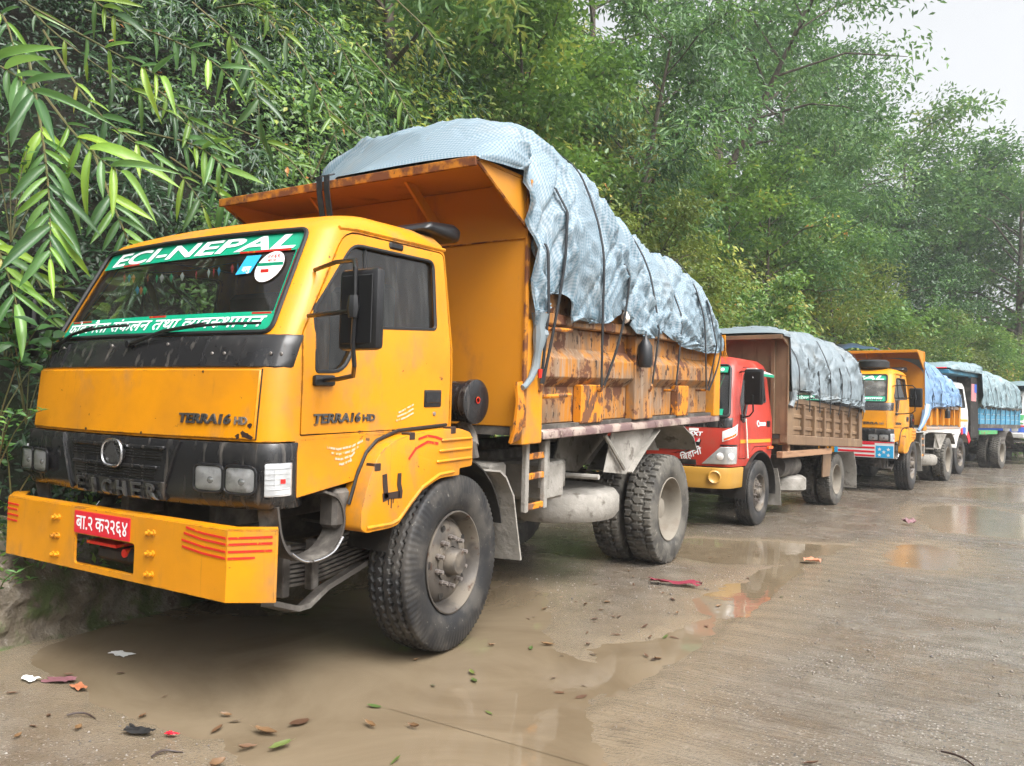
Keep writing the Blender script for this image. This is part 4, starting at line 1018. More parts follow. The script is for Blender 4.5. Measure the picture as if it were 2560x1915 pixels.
def offset_poly(pts, d):
    n = len(pts); out = []
    area = sum(pts[i][0] * pts[(i + 1) % n][1] - pts[(i + 1) % n][0] * pts[i][1] for i in range(n))
    sg = 1 if area > 0 else -1
    for i in range(n):
        a, b, c = np.array(pts[i - 1]), np.array(pts[i]), np.array(pts[(i + 1) % n])
        e1 = (b - a) / np.linalg.norm(b - a); e2 = (c - b) / np.linalg.norm(c - b)
        n1 = np.array([e1[1], -e1[0]]) * sg; n2 = np.array([e2[1], -e2[0]]) * sg
        m = n1 + n2; m = m / max(m @ m, .5) * 2
        out.append(tuple(b + m * d))
    return out

def round_poly(pts, r, seg=4):
    out = []; n = len(pts)
    rs = r if hasattr(r, '__len__') else [r] * n
    for i in range(n):
        a, b, c = Vector(pts[i - 1]), Vector(pts[i]), Vector(pts[(i + 1) % n])
        u = (a - b); v = (c - b); d = min(rs[i], u.length * .45, v.length * .45)
        if d < 1e-4: out.append(tuple(b)); continue
        p, q = b + u.normalized() * d, b + v.normalized() * d
        for k in range(seg + 1):
            t = k / seg; out.append(tuple(p * (1 - t) ** 2 + b * 2 * t * (1 - t) + q * t * t))
    return out

def build_cab(root, cab, cfg):
    """cab shell with window openings, doors, glass, seals and interior"""
    P = cfg['paint']
    zlo = cfg.get('z_in', cab.z[0] + .12)
    shell = cab.loft().build('cab_body', P, root, shear=False, smooth=0)
    inner = cab.loft(-.045, [z for z in np.linspace(zlo, cab.z[-1] - .07, 9)])
    ci = inner.build('cut', None, None, shear=False, smooth=0); boolean(shell, ci); kill(ci)
    ws = cfg['ws']; wsr = round_poly(ws, .05)
    c = MB().prism(wsr, 'y', -.6, cfg['ws_depth']).build('cut', None, None, shear=False, smooth=0); boolean(shell, c); kill(c)
    win = cfg['win']; door = cfg['door']
    parts = {}
    for sgn in (1, -1):
        x0, x1 = (.6, 1.4) if sgn > 0 else (-1.4, -.6)
        dc = MB().prism(door, 'x', x0, x1).build('cut', None, None, shear=False, smooth=0)
        wc = MB().prism(win, 'x', x0, x1).build('cut', None, None, shear=False, smooth=0)
        d = link_mesh('door', shell.data.copy(), None, root)
        boolean(d, dc, 'INTERSECT'); boolean(d, wc)
        dg = MB().prism(offset_poly(door, .009), 'x', x0, x1).build('cut', None, None, shear=False, smooth=0)
        boolean(shell, dg); kill(dc, wc, dg)
        fin_mesh(d.data, 32)
        parts['door%d' % sgn] = d
        # dark jamb behind the door gap, window seal, pane
        w2 = lambda z: cab.w(z) - .022
        pane = MB(); pp = [(sgn * w2(z), y, z) for y, z in win]; pane.add(pp, [tuple(range(len(pp)))])
        g = pane.build('side_window', cfg['side_glass'], d, shear=False, smooth=0)
        MB().tube([(sgn * (cab.w(z) - .006), y, z) for y, z in win], .011, 6, closed=True).build('window_seal', 'rubber', d, shear=False)
    if cfg.get('rear_win'):
        c = MB().prism(cfg['rear_win'], 'y', 1.0, 2.5).build('cut', None, None, shear=False, smooth=0); boolean(shell, c); kill(c)
    fin_mesh(shell.data, 32)
    # door gap darkness: thin black jamb frame just inside the gap
    for sgn in (1, -1):
        MB().tube([(sgn * (cab.w(z) - .03), y, z) for y, z in door], .012, 6, closed=True).build('door_seal', 'rubber', root, shear=False)
    # windscreen
    zt, zb = max(p[1] for p in ws), min(p[1] for p in ws)
    bl = [p for p in ws if p[1] < (zt + zb) / 2]; tl = [p for p in ws if p[1] > (zt + zb) / 2]
    wb, wt = max(p[0] for p in bl), max(p[0] for p in tl)
    def wsf(u, v, off=0.0):
        z = zb + (zt - zb) * v; x = (2 * u - 1) * (wb + (wt - wb) * v)
        return (x, cab.fy(x, z) - off, z)
    g = MB().grid(lambda u, v: wsf(u, v, -.022), 24, 8).build('windscreen', cfg['ws_glass'], root, shear=False)
    ring = [(x, cab.fy(x, z) - .004, z) for x, z in dens(wsr, .06)]
    MB().tube(ring, cfg.get('ws_seal', .016), 6, closed=True).build('windscreen_seal', 'rubber', root, shear=False)
    # interior
    rear = float(cab.rr[0])
    zf = zlo
    it = MB()
    it.box(-.85, .85, cab.y0(zb) + .20, cab.y0(zb) + .42, zb - .16, zb - .02)
    it.build('dashboard', 'interior', root, bevel=.02)
    for x in (-.48, .48):
        st = MB(); st.box(x - .25, x + .25, rear - .75, rear - .25, zf + .02, zf + .28); st.box(x - .24, x + .24, rear - .30, rear - .16, zf + .28, zf + .85)
        st.build('seat', 'interior', root, bevel=.04)
    MB().tube([(-.45 + .2 * cos(a), cab.y0(zb) + .42 + .08 * sin(a), zb + .04 + .17 * sin(a)) for a in [2 * pi * k / 24 for k in range(24)]], .014, 6, closed=True).build('steering_wheel', 'interior', root)
    parts['shell'] = shell; parts['wsf'] = wsf
    return parts

def dens(poly, step):
    out = []; n = len(poly)
    for i in range(n):
        a, b = np.array(poly[i]), np.array(poly[(i + 1) % n]); k = max(1, int(np.linalg.norm(b - a) / step))
        for j in range(k): out.append(tuple(a + (b - a) * j / k))
    return out

def shear_tree(o, k, y0):
    """tilt the body: only meshes built without slope (shared wheel meshes are left alone)"""
    for ch in o.children_recursive:
        if ch.type == 'MESH' and not ch.data.get('tilted') and ch.data.users == 1:
            me = ch.data; n = len(me.vertices); a = np.empty(n * 3, np.float32); me.vertices.foreach_get('co', a); a = a.reshape(-1, 3)
            a[:, 2] += k * (a[:, 1] - y0); me.vertices.foreach_set('co', a.ravel()); me.update()

# ================================================================== TIPPER BED
def tipper_bed(root, c):
    """c: y0,y1,z0,z1 (rail top), hw half width, ztop front panel, canopy length, ribs, materials"""
    y0, y1, z0, z1, hw = c['y0'], c['y1'], c['z0'], c['z1'], c['hw']
    pm, rb, edge = c['panel'], c['rib'], c['edge']
    # floor, front plate, tailgate
    MB().box(-hw + .03, hw - .03, y0 + .01, y1, z0 + .04, z0 + .10).build('bed_floor', 'chassis', root)
    zt = c['ztop']
    MB().box(-hw + .004, hw - .004, y0, y0 + .035, z0 + .10, zt).build('front_plate', c['front'], root, bevel=.006)
    MB().box(-hw + .02, hw - .02, y1 - .05, y1, z0 + .1, z1 + .05).build('tailgate', rb, root, bevel=.01)
    for x in c.get('front_ribs', ()):
        MB().box(x - .03, x + .03, y0 - .035, y0 - .001, z0 + .10, zt - .02).build('front_rib', c['front'], root, bevel=.006)
    for sgn in (1, -1):
        X = lambda v: sgn * v
        b = lambda xa, xb, ya, yb, za, zb, m, n, bev=.008: MB().box(min(X(xa), X(xb)), max(X(xa), X(xb)), ya, yb, za, zb).build(n, m, root, bevel=bev)
        rc = c.get('recess', .09); b(hw - rc - .03, hw - rc, y0 + .036, y1 - .06, z0 + .101, z1, c['side'], 'side_panel')
        if c.get('board'): b(hw - .09, hw - .05, y0 + .27, y1 - .25, z1 + .082, z1 + c['board'], c['rail'], 'side_board')
        fl = c.get('sill_drop', .0)
        # sill: sloping ledge along the foot
        s = MB().prism([(X(hw - .10), z0 + .10), (X(hw), z0 + .055), (X(hw), z0), (X(hw - .10), z0)], 'y', y0 + .30, y1 + .03)
        s.build('sill', c['sill'], root, bevel=.006)
        b(hw - .13, hw - .01, y0 + .27, y1 - .02, z1 + .002, z1 + .08, c['rail'], 'top_rail')
        if c.get('bulge'):
            za, zb_, zc, zd = c['bulge']
            m = MB().prism([(X(hw - .09), za), (X(hw - .015), zb_), (X(hw - .015), zc), (X(hw - .09), zd)], 'y', y0 + .26, y1 - .19)
            m.build('side_ridge', c['bulge_mat'], root, bevel=.004, smooth=0)
        for h in c.get('h_rails', ()):
            b(hw - .089, hw - .035, y0 + .20, y1 - .05, h - .03, h + .03, c['side'], 'side_rail', .01)
        for (ya, yb, full) in c['ribs']:
            if full: b(hw - .089, hw + .004, ya, yb, z0 + .09, z1 + .001, full if isinstance(full, str) else rb, 'side_rib')
            else: b(hw - .089, hw - .01, ya, yb, z0 + .09, (c['bulge'][0] + .02) if c.get('bulge') else z1, rb, 'side_rib')
        pt_ = c.get('post_top', z1 + .05)
        b(hw - .10, hw + .008, y0 + .002, y0 + .255, z0 - .02, pt_, c['post'], 'corner_post')
        b(hw - .10, hw + .006, y1 - .18, y1 + .01, z0 + .06, z1 + .10, c['post'], 'corner_post')
        # tall front side cheek up to the canopy
        MB().prism([(y0 + .004, pt_ + .002), (y0 + .24, pt_ + .002), (y0 + .14, zt - .30), (y0 + .06, zt)], 'x', *sorted((X(hw - .06), X(hw - .02)))).build('front_cheek', c['front'], root)
    L = c.get('canopy', 0)
    if L:
        MB().box(-hw, hw, y0 - L, y0 + .06, zt + .002, zt + .022).build('canopy', c['front'], root)
        MB().box(-hw, hw, y0 - L - .022, y0 - L - .001, zt - .035, zt + .024).build('canopy_lip', edge, root, bevel=.004)
        for sgn in (1, -1):
            MB().prism([(y0 - L, zt), (y0 - .001, zt), (y0 - .001, zt - c['gusset'])], 'x', *sorted((sgn * (hw - .024), sgn * (hw - .004)))).build('canopy_gusset', c['front'], root)
            MB().tube([(sgn * (hw - .004), y0 - L, zt - .004), (sgn * (hw - .004), y0 - .004, zt - c['gusset'])], .011, 6).build('gusset_rim', edge, root)
        for x in c.get('brackets', ()):
            MB().prism([(y0 - .40, zt), (y0 - .30, zt), (y0 - .001, zt - .22), (y0 - .001, zt - .32)], 'x', x - .012, x + .012).build('canopy_bracket', c['front'], root)
    # outline edge on the front plate's right side
    MB().box(hw - .003, hw + .012, y0 - .012, y0 + .03, z0 + .10, zt - .0).build('plate_edge', edge, root)

def chassis(root, c):
    """frame rails, axles, springs and underbody under cab and bed"""
    y1 = c['len']; zr = c['z']
    for x in (-.42, .36): MB().box(x, x + .07, .35, y1, zr - .25, zr).build('chassis_rail', 'chassis', root, bevel=.01)
    for y in c['cross']: MB().box(-.35, .36, y, y + .08, zr - .2, zr - .05).build('cross_member', 'chassis', root)
    R = c['R']
    MB().tube([(-.8, c['yf'], R * .98), (.8, c['yf'], R * .98)], .07, 8).build('front_axle', 'chassis', root, shear=False)
    a = MB(); a.tube([(-.8, c['yr'], R), (.8, c['yr'], R)], .10, 10); a.lathe([(-.2, .1), (-.12, .2), (.12, .2), (.2, .1)], 16, 'x', (0, c['yr'], R)); a.build('rear_axle', 'chassis', root, shear=False)
    for x in (-.55, .47):
        for yc, L in ((c['yf'], .62), (c['yr'], .68)):
            for k in range(7):
                ll = L * (1 - k * .11)
                MB().ribbon([(x + .04, yc - ll + 2 * ll * t, R + .12 + .09 * (2 * t - 1) ** 2 - k * .016 + .02) for t in [i / 8 for i in range(9)]], (1, 0, 0), .075, .013).build('spring_leaf', 'chassis', root, shear=False)
    e = MB(); e.box(-.34, .34, .55, 1.9, zr - .42, zr + .12); e.build('engine', 'dark', root, bevel=.04)
    MB().box(-.25, .25, 1.95, 2.6, zr - .36, zr - .02).build('gearbox', 'dark', root, bevel=.06)
    MB().tube([(0, 2.6, zr - .2), (0, c['yr'], R)], .05, 8).build('prop_shaft', 'chassis', root, shear=False)

# ================================================================== TARPAULIN
MAT['tarp'] = None
def mk_tarp(name, ca, cb, check=.026, dirt=(.25, .235, .205), sheen=.56, stripes=True):
    m = bpy.data.materials.new(name); m.use_nodes = True; nt = m.node_tree; b = nt.nodes['Principled BSDF']
    uv = _n(nt, 'ShaderNodeUVMap'); sp = _n(nt, 'ShaderNodeSeparateXYZ'); nt.links.new(uv.outputs[0], sp.inputs[0])
    def band(o):
        f = _math(nt, 'FRACT', _math(nt, 'DIVIDE', o, check)); return _remap(nt, f, .42, .58)
    fx, fy = band(sp.outputs[0]), band(sp.outputs[1])
    s = _math(nt, 'MULTIPLY', _math(nt, 'ADD', fx, fy), .5)
    c = _mixc(nt, s, ca, cb) if stripes else _mixc(nt, _noise(nt, (3, 3, 3), 4), ca, cb)
    c = _mixc(nt, _remap(nt, _noise(nt, (1.3, 1.3, 1.8), 6, .65), .50, .78, 0, .55), c, dirt)
    c = _mixc(nt, _remap(nt, _noise(nt, (9, 9, 4), 6, .65), .60, .75, 0, .6), c, tuple(x * .75 for x in dirt))
    nt.links.new(c, b.inputs['Base Color'])
    b.inputs['Roughness'].default_value = sheen; b.inputs['Specular IOR Level'].default_value = .45
    bn = _n(nt, 'ShaderNodeBump'); bn.inputs['Strength'].default_value = .22; bn.inputs['Distance'].default_value = .012
    nt.links.new(_noise(nt, (11, 7, 9), 6, .6, dist=1.2), bn.inputs['Height'])
    nt.links.new(bn.outputs[0], b.inputs['Normal'])
    return m
MAT['tarp'] = mk_tarp('checked_tarpaulin', (.235, .28, .315), (.095, .165, .21))
MAT['tarp_grey'] = mk_tarp('grey_tarpaulin', (.175, .21, .23), (.14, .175, .195), stripes=False)
MAT['tarp_blue'] = mk_tarp('pale_blue_tarpaulin', (.17, .28, .44), (.13, .225, .36), stripes=False, sheen=.3)
MAT['tarp_teal'] = mk_tarp('grey_teal_tarpaulin', (.20, .265, .285), (.155, .225, .25), stripes=False, sheen=.38)

class Tarp:
    def __init__(s, hw, hem, top, bedz, straps, seed, n=2.5, hem_l=None, sag=.06, y_tilt=(0, 0), bulge=.05, wr=1.0, xl=None):
        s.xl = xl
        s.hw = hw; s.hem = np.array(hem, float); s.top = np.array(top, float); s.bedz = bedz; s.straps = straps; s.seed = seed; s.n = n; s.tilt = y_tilt; s.bulge = bulge; s.wr = wr; s.sag = sag
        s.y0, s.y1 = s.hem[0, 0], s.hem[-1, 0]
    def eval(s, y, q):
        """arrays y, q in [0,1]: q=0 right hem, .5 ridge, 1 left hem"""
        y = np.asarray(y, float); q = np.asarray(q, float)
        zt = np.interp(y, s.top[:, 0], s.top[:, 1]); zh = np.interp(y, s.hem[:, 0], s.hem[:, 1])
        zs = np.minimum(np.maximum(zh + .02, s.bedz), zt - .04)
        side = np.where(q < .5, 1.0, -1.0); p = np.where(q < .5, q, 1 - q) * 2      # p: 0 hem -> 1 ridge
        ph = .22
        hang = p < ph
        t = np.clip((p - ph) / (1 - ph), 0, 1); a = t * pi / 2
        ca, sa = np.cos(a), np.sin(a)
        n = s.n
        x_up = s.hw * ca ** (2 / n); z_up = zs + (zt - zs) * sa ** (2 / n)
        x = np.where(hang, s.hw, x_up); z = np.where(hang, zh + (zs - zh) * p / ph, z_up)
        # outward normal (approx.)
        nx = np.where(hang, 1.0, ca ** .8); nz = np.where(hang, 0.0, sa ** .8)
        ln = np.sqrt(nx * nx + nz * nz) + 1e-6; nx, nz = nx / ln, nz / ln
        # pillows between the straps
        d = np.zeros_like(x); L0 = z * 1.0 + (s.hw - np.abs(x)) * .8
        st = np.array(s.straps) if len(s.straps) else np.array([s.y0, s.y1])
        dist = np.min(np.abs(y[..., None] + .10 * (z[..., None] - 2.4) * 0 - st), -1)
        gap = np.maximum(np.min(np.diff(np.sort(st))) if len(st) > 1 else 1.0, .3)
        mid = np.clip(p * 1.4, .25, 1) * np.clip((1 - p) * 3 + .25, 0, 1)
        d += s.bulge * np.clip(dist / (gap * .5), 0, 1) ** .6 * mid
        d -= .035 * np.exp(-(dist / .05) ** 2) * mid
        fan = np.zeros_like(x); Larc = np.maximum(z - zh, 0) + (s.hw - np.abs(x)) * .8
        for kk, ys in enumerate(st):
            dy = y - ys; rr_ = np.sqrt(dy * dy + Larc * Larc) + 1e-4; phi = np.arctan2(dy, Larc + .03)
            tr = np.abs(((phi * 3.6 + .35 * np.sin(rr_ * 5 + kk) + kk * .37) % 1) * 2 - 1)
            fan += (1 - tr) ** 3 * np.clip(rr_ / .12, 0, 1) * np.exp(-rr_ / .45) * .050
        gl_ = np.interp(dist / (gap * .5), [0, 1], [0, 1])
        sw = (Larc + .16 * np.clip(gl_, 0, 1.3) ** 2 * -1 + .10 * fbm(y * 1.7, L0 * 1.2, s.seed + 13, 2)) / .17
        swag = (1 - np.abs((sw % 1) * 2 - 1)) ** 2 * np.exp(-Larc / .55) * np.clip(gl_ * 1.4, 0, 1) * .026
        # wrinkles: pull lines slanting down to the straps, plus rumples
        L = L0
        w1 = np.abs(fbm(y * 2.6 + L * 1.5 + fbm(y * 1.1, L * 1.1, s.seed + 5, 2) * 1.8, L * .45 - y * .25, s.seed, 2) - .5) * 2
        w2 = np.abs(fbm(y * 3.6 - L * 2.6 + fbm(y, L, s.seed + 6, 2), L * .6 + y * .5, s.seed + 31, 2) - .5) * 2
        w3 = fbm(y * .95, L * 1.2, s.seed + 77, 2) - .5
        w4 = np.abs(fbm(y * .9 + 1.2 * fbm(y * 1.3, L * 1.3, s.seed + 9, 2), L * 5.0 + 1.5 * fbm(y * 1.2, L, s.seed + 4, 2), s.seed + 51, 2) - .5) * 2
        w5 = np.abs(fbm(y * 7 + L * 2, L * 6 - y * 2, s.seed + 91, 3) - .5) * 2
        amp = s.wr * (.45 + .55 * np.clip((1 - p) * 1.8, 0, 1))
        d += s.wr * (fan + swag) + amp * (.055 * np.clip(.12 - w1, 0, 1) / .12 - .045 * np.clip(.14 - w2, 0, 1) / .14 + .16 * w3 + .016 * np.clip(.12 - w4, 0, 1) / .12)
        front = np.clip((y - s.y0) / .5, .05, 1)
        d *= front
        d *= np.clip((s.y1 - y) / .6, .1, 1) ** .7
        d = np.where(hang, np.maximum(d, -.01), d)
        x = side * (np.abs(x) + d * nx); z = z + d * nz
        if s.xl is not None:
            lim = np.interp(y, s.xl[0], s.xl[1]); cut = x < lim; tp = np.clip((x - lim) / .75, 0, 1) ** .6; z = np.where(lim > -1.25, s.xl[2] + .015 + (z - s.xl[2] - .015) * np.where(z > s.xl[2], tp, 1), z)
            over = np.clip((lim - x) / .5, 0, 1); z = np.where(cut, np.maximum(s.xl[2], z * (1 - np.clip(over * 4, 0, 1)) + s.xl[2] * np.clip(over * 4, 0, 1)), z); x = np.where(cut, lim - .02 * over, x)
        z = z + s.tilt[0] * (y - s.tilt[1])
        return x, z
    def mesh(s, name, mat, ny=220, nq=150, parent=None):
        ys = np.linspace(s.y0, s.y1, ny); qs = np.linspace(0, 1, nq)
        Y, Q = np.meshgrid(ys, qs, indexing='ij')
        # ragged hem
        X, Z = s.eval(Y, Q)
        V = np.stack([X, Y, Z], -1).reshape(-1, 3)
        i = np.arange(ny - 1)[:, None] * nq; j = np.arange(nq - 1)[None]
        F = np.stack([i + j, i + nq + j, i + nq + j + 1, i + j + 1], -1).reshape(-1, 4)
        seg = np.sqrt(np.diff(X, axis=1) ** 2 + np.diff(Z, axis=1) ** 2); arc = np.concatenate([np.zeros((ny, 1)), np.cumsum(seg, 1)], 1)
        arc = arc - arc[:, nq // 2:nq // 2 + 1]
        uv = np.stack([Y, arc], -1).reshape(-1, 2)
        me = np_mesh(name, V, F, uv=uv)
        me.materials.append(MAT[mat])
        o = bpy.data.objects.new(name, me); COL.objects.link(o)
        if parent: o.parent = parent
        return o
    def strap(s, y, q0, hook, w=.029, th=.007, top_shift=0.0, n=26):
        """strap lying on the cover from q0 down to the hem, then on to the hook (x,y,z)"""
        zh = np.interp(y, s.hem[:, 0], s.hem[:, 1])
        ts = np.linspace(0, 1, n); qq = q0 * (1 - ts) + .02 * ts
        yy = y + top_shift * (1 - ts)
        X, Z = s.eval(yy, qq)
        # taut: never inside the hull of neighbours
        pts = [(abs(x) + .014, z + .010) for x, z in zip(X, Z)]; sgn = 1 if X[0] > 0 else -1
        hk = (abs(hook[0]), hook[2] + s.tilt[0] * (hook[1] - s.tilt[1])); allp = pts + [hk]
        hull = []
        for p_ in allp:
            while len(hull) >= 2 and (hull[-1][0] - hull[-2][0]) * (p_[1] - hull[-2][1]) - (hull[-1][1] - hull[-2][1]) * (p_[0] - hull[-2][0]) >= 0: hull.pop()
            hull.append(p_)
        H_ = np.array(hull); Lh = np.concatenate([[0], np.cumsum(np.hypot(*np.diff(H_, axis=0).T))]); tt = np.linspace(0, 1, 34)
        hx_ = np.interp(tt * Lh[-1], Lh, H_[:, 0]); hz_ = np.interp(tt * Lh[-1], Lh, H_[:, 1]); y0_ = yy[0]; ysag = y0_ + (hook[1] - y0_) * tt + (y - (y0_ + (hook[1] - y0_) * .7)) * np.sin(pi * tt) * .6
        return MB().ribbon([(sgn * a_, b_, c_) for a_, b_, c_ in zip(hx_, ysag, hz_)], (0, 1, 0), w, th)
        path = [(x + .022 * (1 if x > 0 else -1) * (.4 + .6 * t), yv, z + .018 * (1 - t)) for x, yv, z, t in zip(X, yy, Z, ts)]
        # straighten
        P = np.array(path)
        for _ in range(6):
            P[1:-1] = np.maximum(P[1:-1, :1], (P[:-2, :1] + P[2:, :1]) / 2) * np.array([1, 0, 0]) + P[1:-1] * np.array([0, 1, 1])
        path = [tuple(p) for p in P]
        hx, hy, hz = hook
        hz += s.tilt[0] * (hy - s.tilt[1])
        last = path[-1]
        for k in range(1, 7):
            t = k / 6; path.append((last[0] + (hx - last[0]) * t, last[1] + (hy - last[1]) * t, last[2] + (hz - last[2]) * t))
        return MB().ribbon(path, (0, 1, 0), w, th)
# ================================================================== SMALL TRUCK PARTS
def decal(cab, poly, off, th, name, mat, parent, bevel=0.0):
    n = len(poly); V = [cab.pt(q, z, off) for q, z in poly] + [cab.pt(q, z, off - th) for q, z in poly]
    return MB().add(V, [tuple(range(n)), tuple(range(n, 2 * n))[::-1]] + [(i, (i + 1) % n, n + (i + 1) % n, n + i) for i in range(n)]).build(name, mat, parent, bevel=bevel, seg=2)

def rrect(q0, q1, z0, z1, r=.02, seg=4): return round_poly([(q0, z0), (q1, z0), (q1, z1), (q0, z1)], r, seg)

def lens(cab, qc, zc, a, b, off, dome, name, mat, parent, n=5.0):
    nr, nt = 6, 40; V = []; F = []
    for i in range(nr + 1):
        r = i / nr
        for k in range(nt):
            t = 2 * pi * k / nt; c_, s_ = cos(t), sin(t); e = (abs(c_) ** n + abs(s_) ** n) ** (-1 / n)
            V.append(cab.pt(qc + a * r * e * c_, zc + b * r * e * s_, off + dome * (1 - r ** 2.4)))
    for i in range(nr):
        for k in range(nt): F.append((i * nt + k, i * nt + (k + 1) % nt, (i + 1) * nt + (k + 1) % nt, (i + 1) * nt + k))
    return MB().add(V, F).build(name, mat, parent, weld=True)

def stripe(pts, w, name, mat, parent, th=.002, side=(0, 0, 1)):
    return MB().ribbon(pts, side, w, th).build(name, mat, parent, smooth=0)

def on_glass(wsf_off, z_of):  # helper for lettering on the windscreen
    pass

def mirror(root, s, x, y, z, w, h, arms, label=None):
    hs = MB(); hs.box(s * x - w / 2, s * x + w / 2, y - .03, y + .03, z - h / 2, z + h / 2)
    m = hs.build('side_mirror', 'black_clean', root, bevel=.022, seg=2)
    MB().box(s * x - w / 2 + .025, s * x + w / 2 - .025, y - .036, y - .0305, z - h / 2 + .03, z + h / 2 - .03).build('mirror_back', 'black_clean', m, bevel=.003)
    MB().box(s * x - w / 2 + .02, s * x + w / 2 - .02, y + .0305, y + .034, z - h / 2 + .02, z + h / 2 - .02).build('mirror_glass', 'mirror', m)
    for a in arms:
        MB().tube([(s * p[0], p[1], p[2]) for p in a], .011, 7).build('mirror_arm', 'black_clean', root)
    return m

def sheet(cab, cs, off, th, name, mat, parent, nq=14, nz=5, bevel=0.0):
    """plate following the cab skin; cs: bottom-left, bottom-right, top-right, top-left (q, z)"""
    def P(u, v, o):
        a = [cs[0][k] * (1 - u) + cs[1][k] * u for k in (0, 1)]; b = [cs[3][k] * (1 - u) + cs[2][k] * u for k in (0, 1)]
        return cab.pt(a[0] * (1 - v) + b[0] * v, a[1] * (1 - v) + b[1] * v, o)
    V = [P(i / (nq - 1), j / (nz - 1), o) for o in (off, off - th) for j in range(nz) for i in range(nq)]; N = nq * nz; F = []
    for l in (0, 1): F += [(l * N + j * nq + i, l * N + j * nq + i + 1, l * N + (j + 1) * nq + i + 1, l * N + (j + 1) * nq + i) for j in range(nz - 1) for i in range(nq - 1)]
    rim = list(range(nq)) + [j * nq + nq - 1 for j in range(1, nz)] + [(nz - 1) * nq + i for i in range(nq - 2, -1, -1)] + [j * nq for j in range(nz - 2, 0, -1)]
    F += [(rim[k], rim[(k + 1) % len(rim)], N + rim[(k + 1) % len(rim)], N + rim[k]) for k in range(len(rim))]
    return MB().add(V, F).build(name, mat, parent, bevel=bevel)

def smooth_path(pts, n=40):
    P = np.array(pts, float); t = np.arange(len(P)); q = np.linspace(0, len(P) - 1, n); out = []
    for x in q:
        i = min(int(x), len(P) - 2); f = x - i; p0, p1, p2, p3 = P[max(i - 1, 0)], P[i], P[i + 1], P[min(i + 2, len(P) - 1)]
        out.append(tuple(.5 * (2 * p1 + (p2 - p0) * f + (2 * p0 - 5 * p1 + 4 * p2 - p3) * f * f + (3 * p1 - p0 - 3 * p2 + p3) * f ** 3)))
    return out

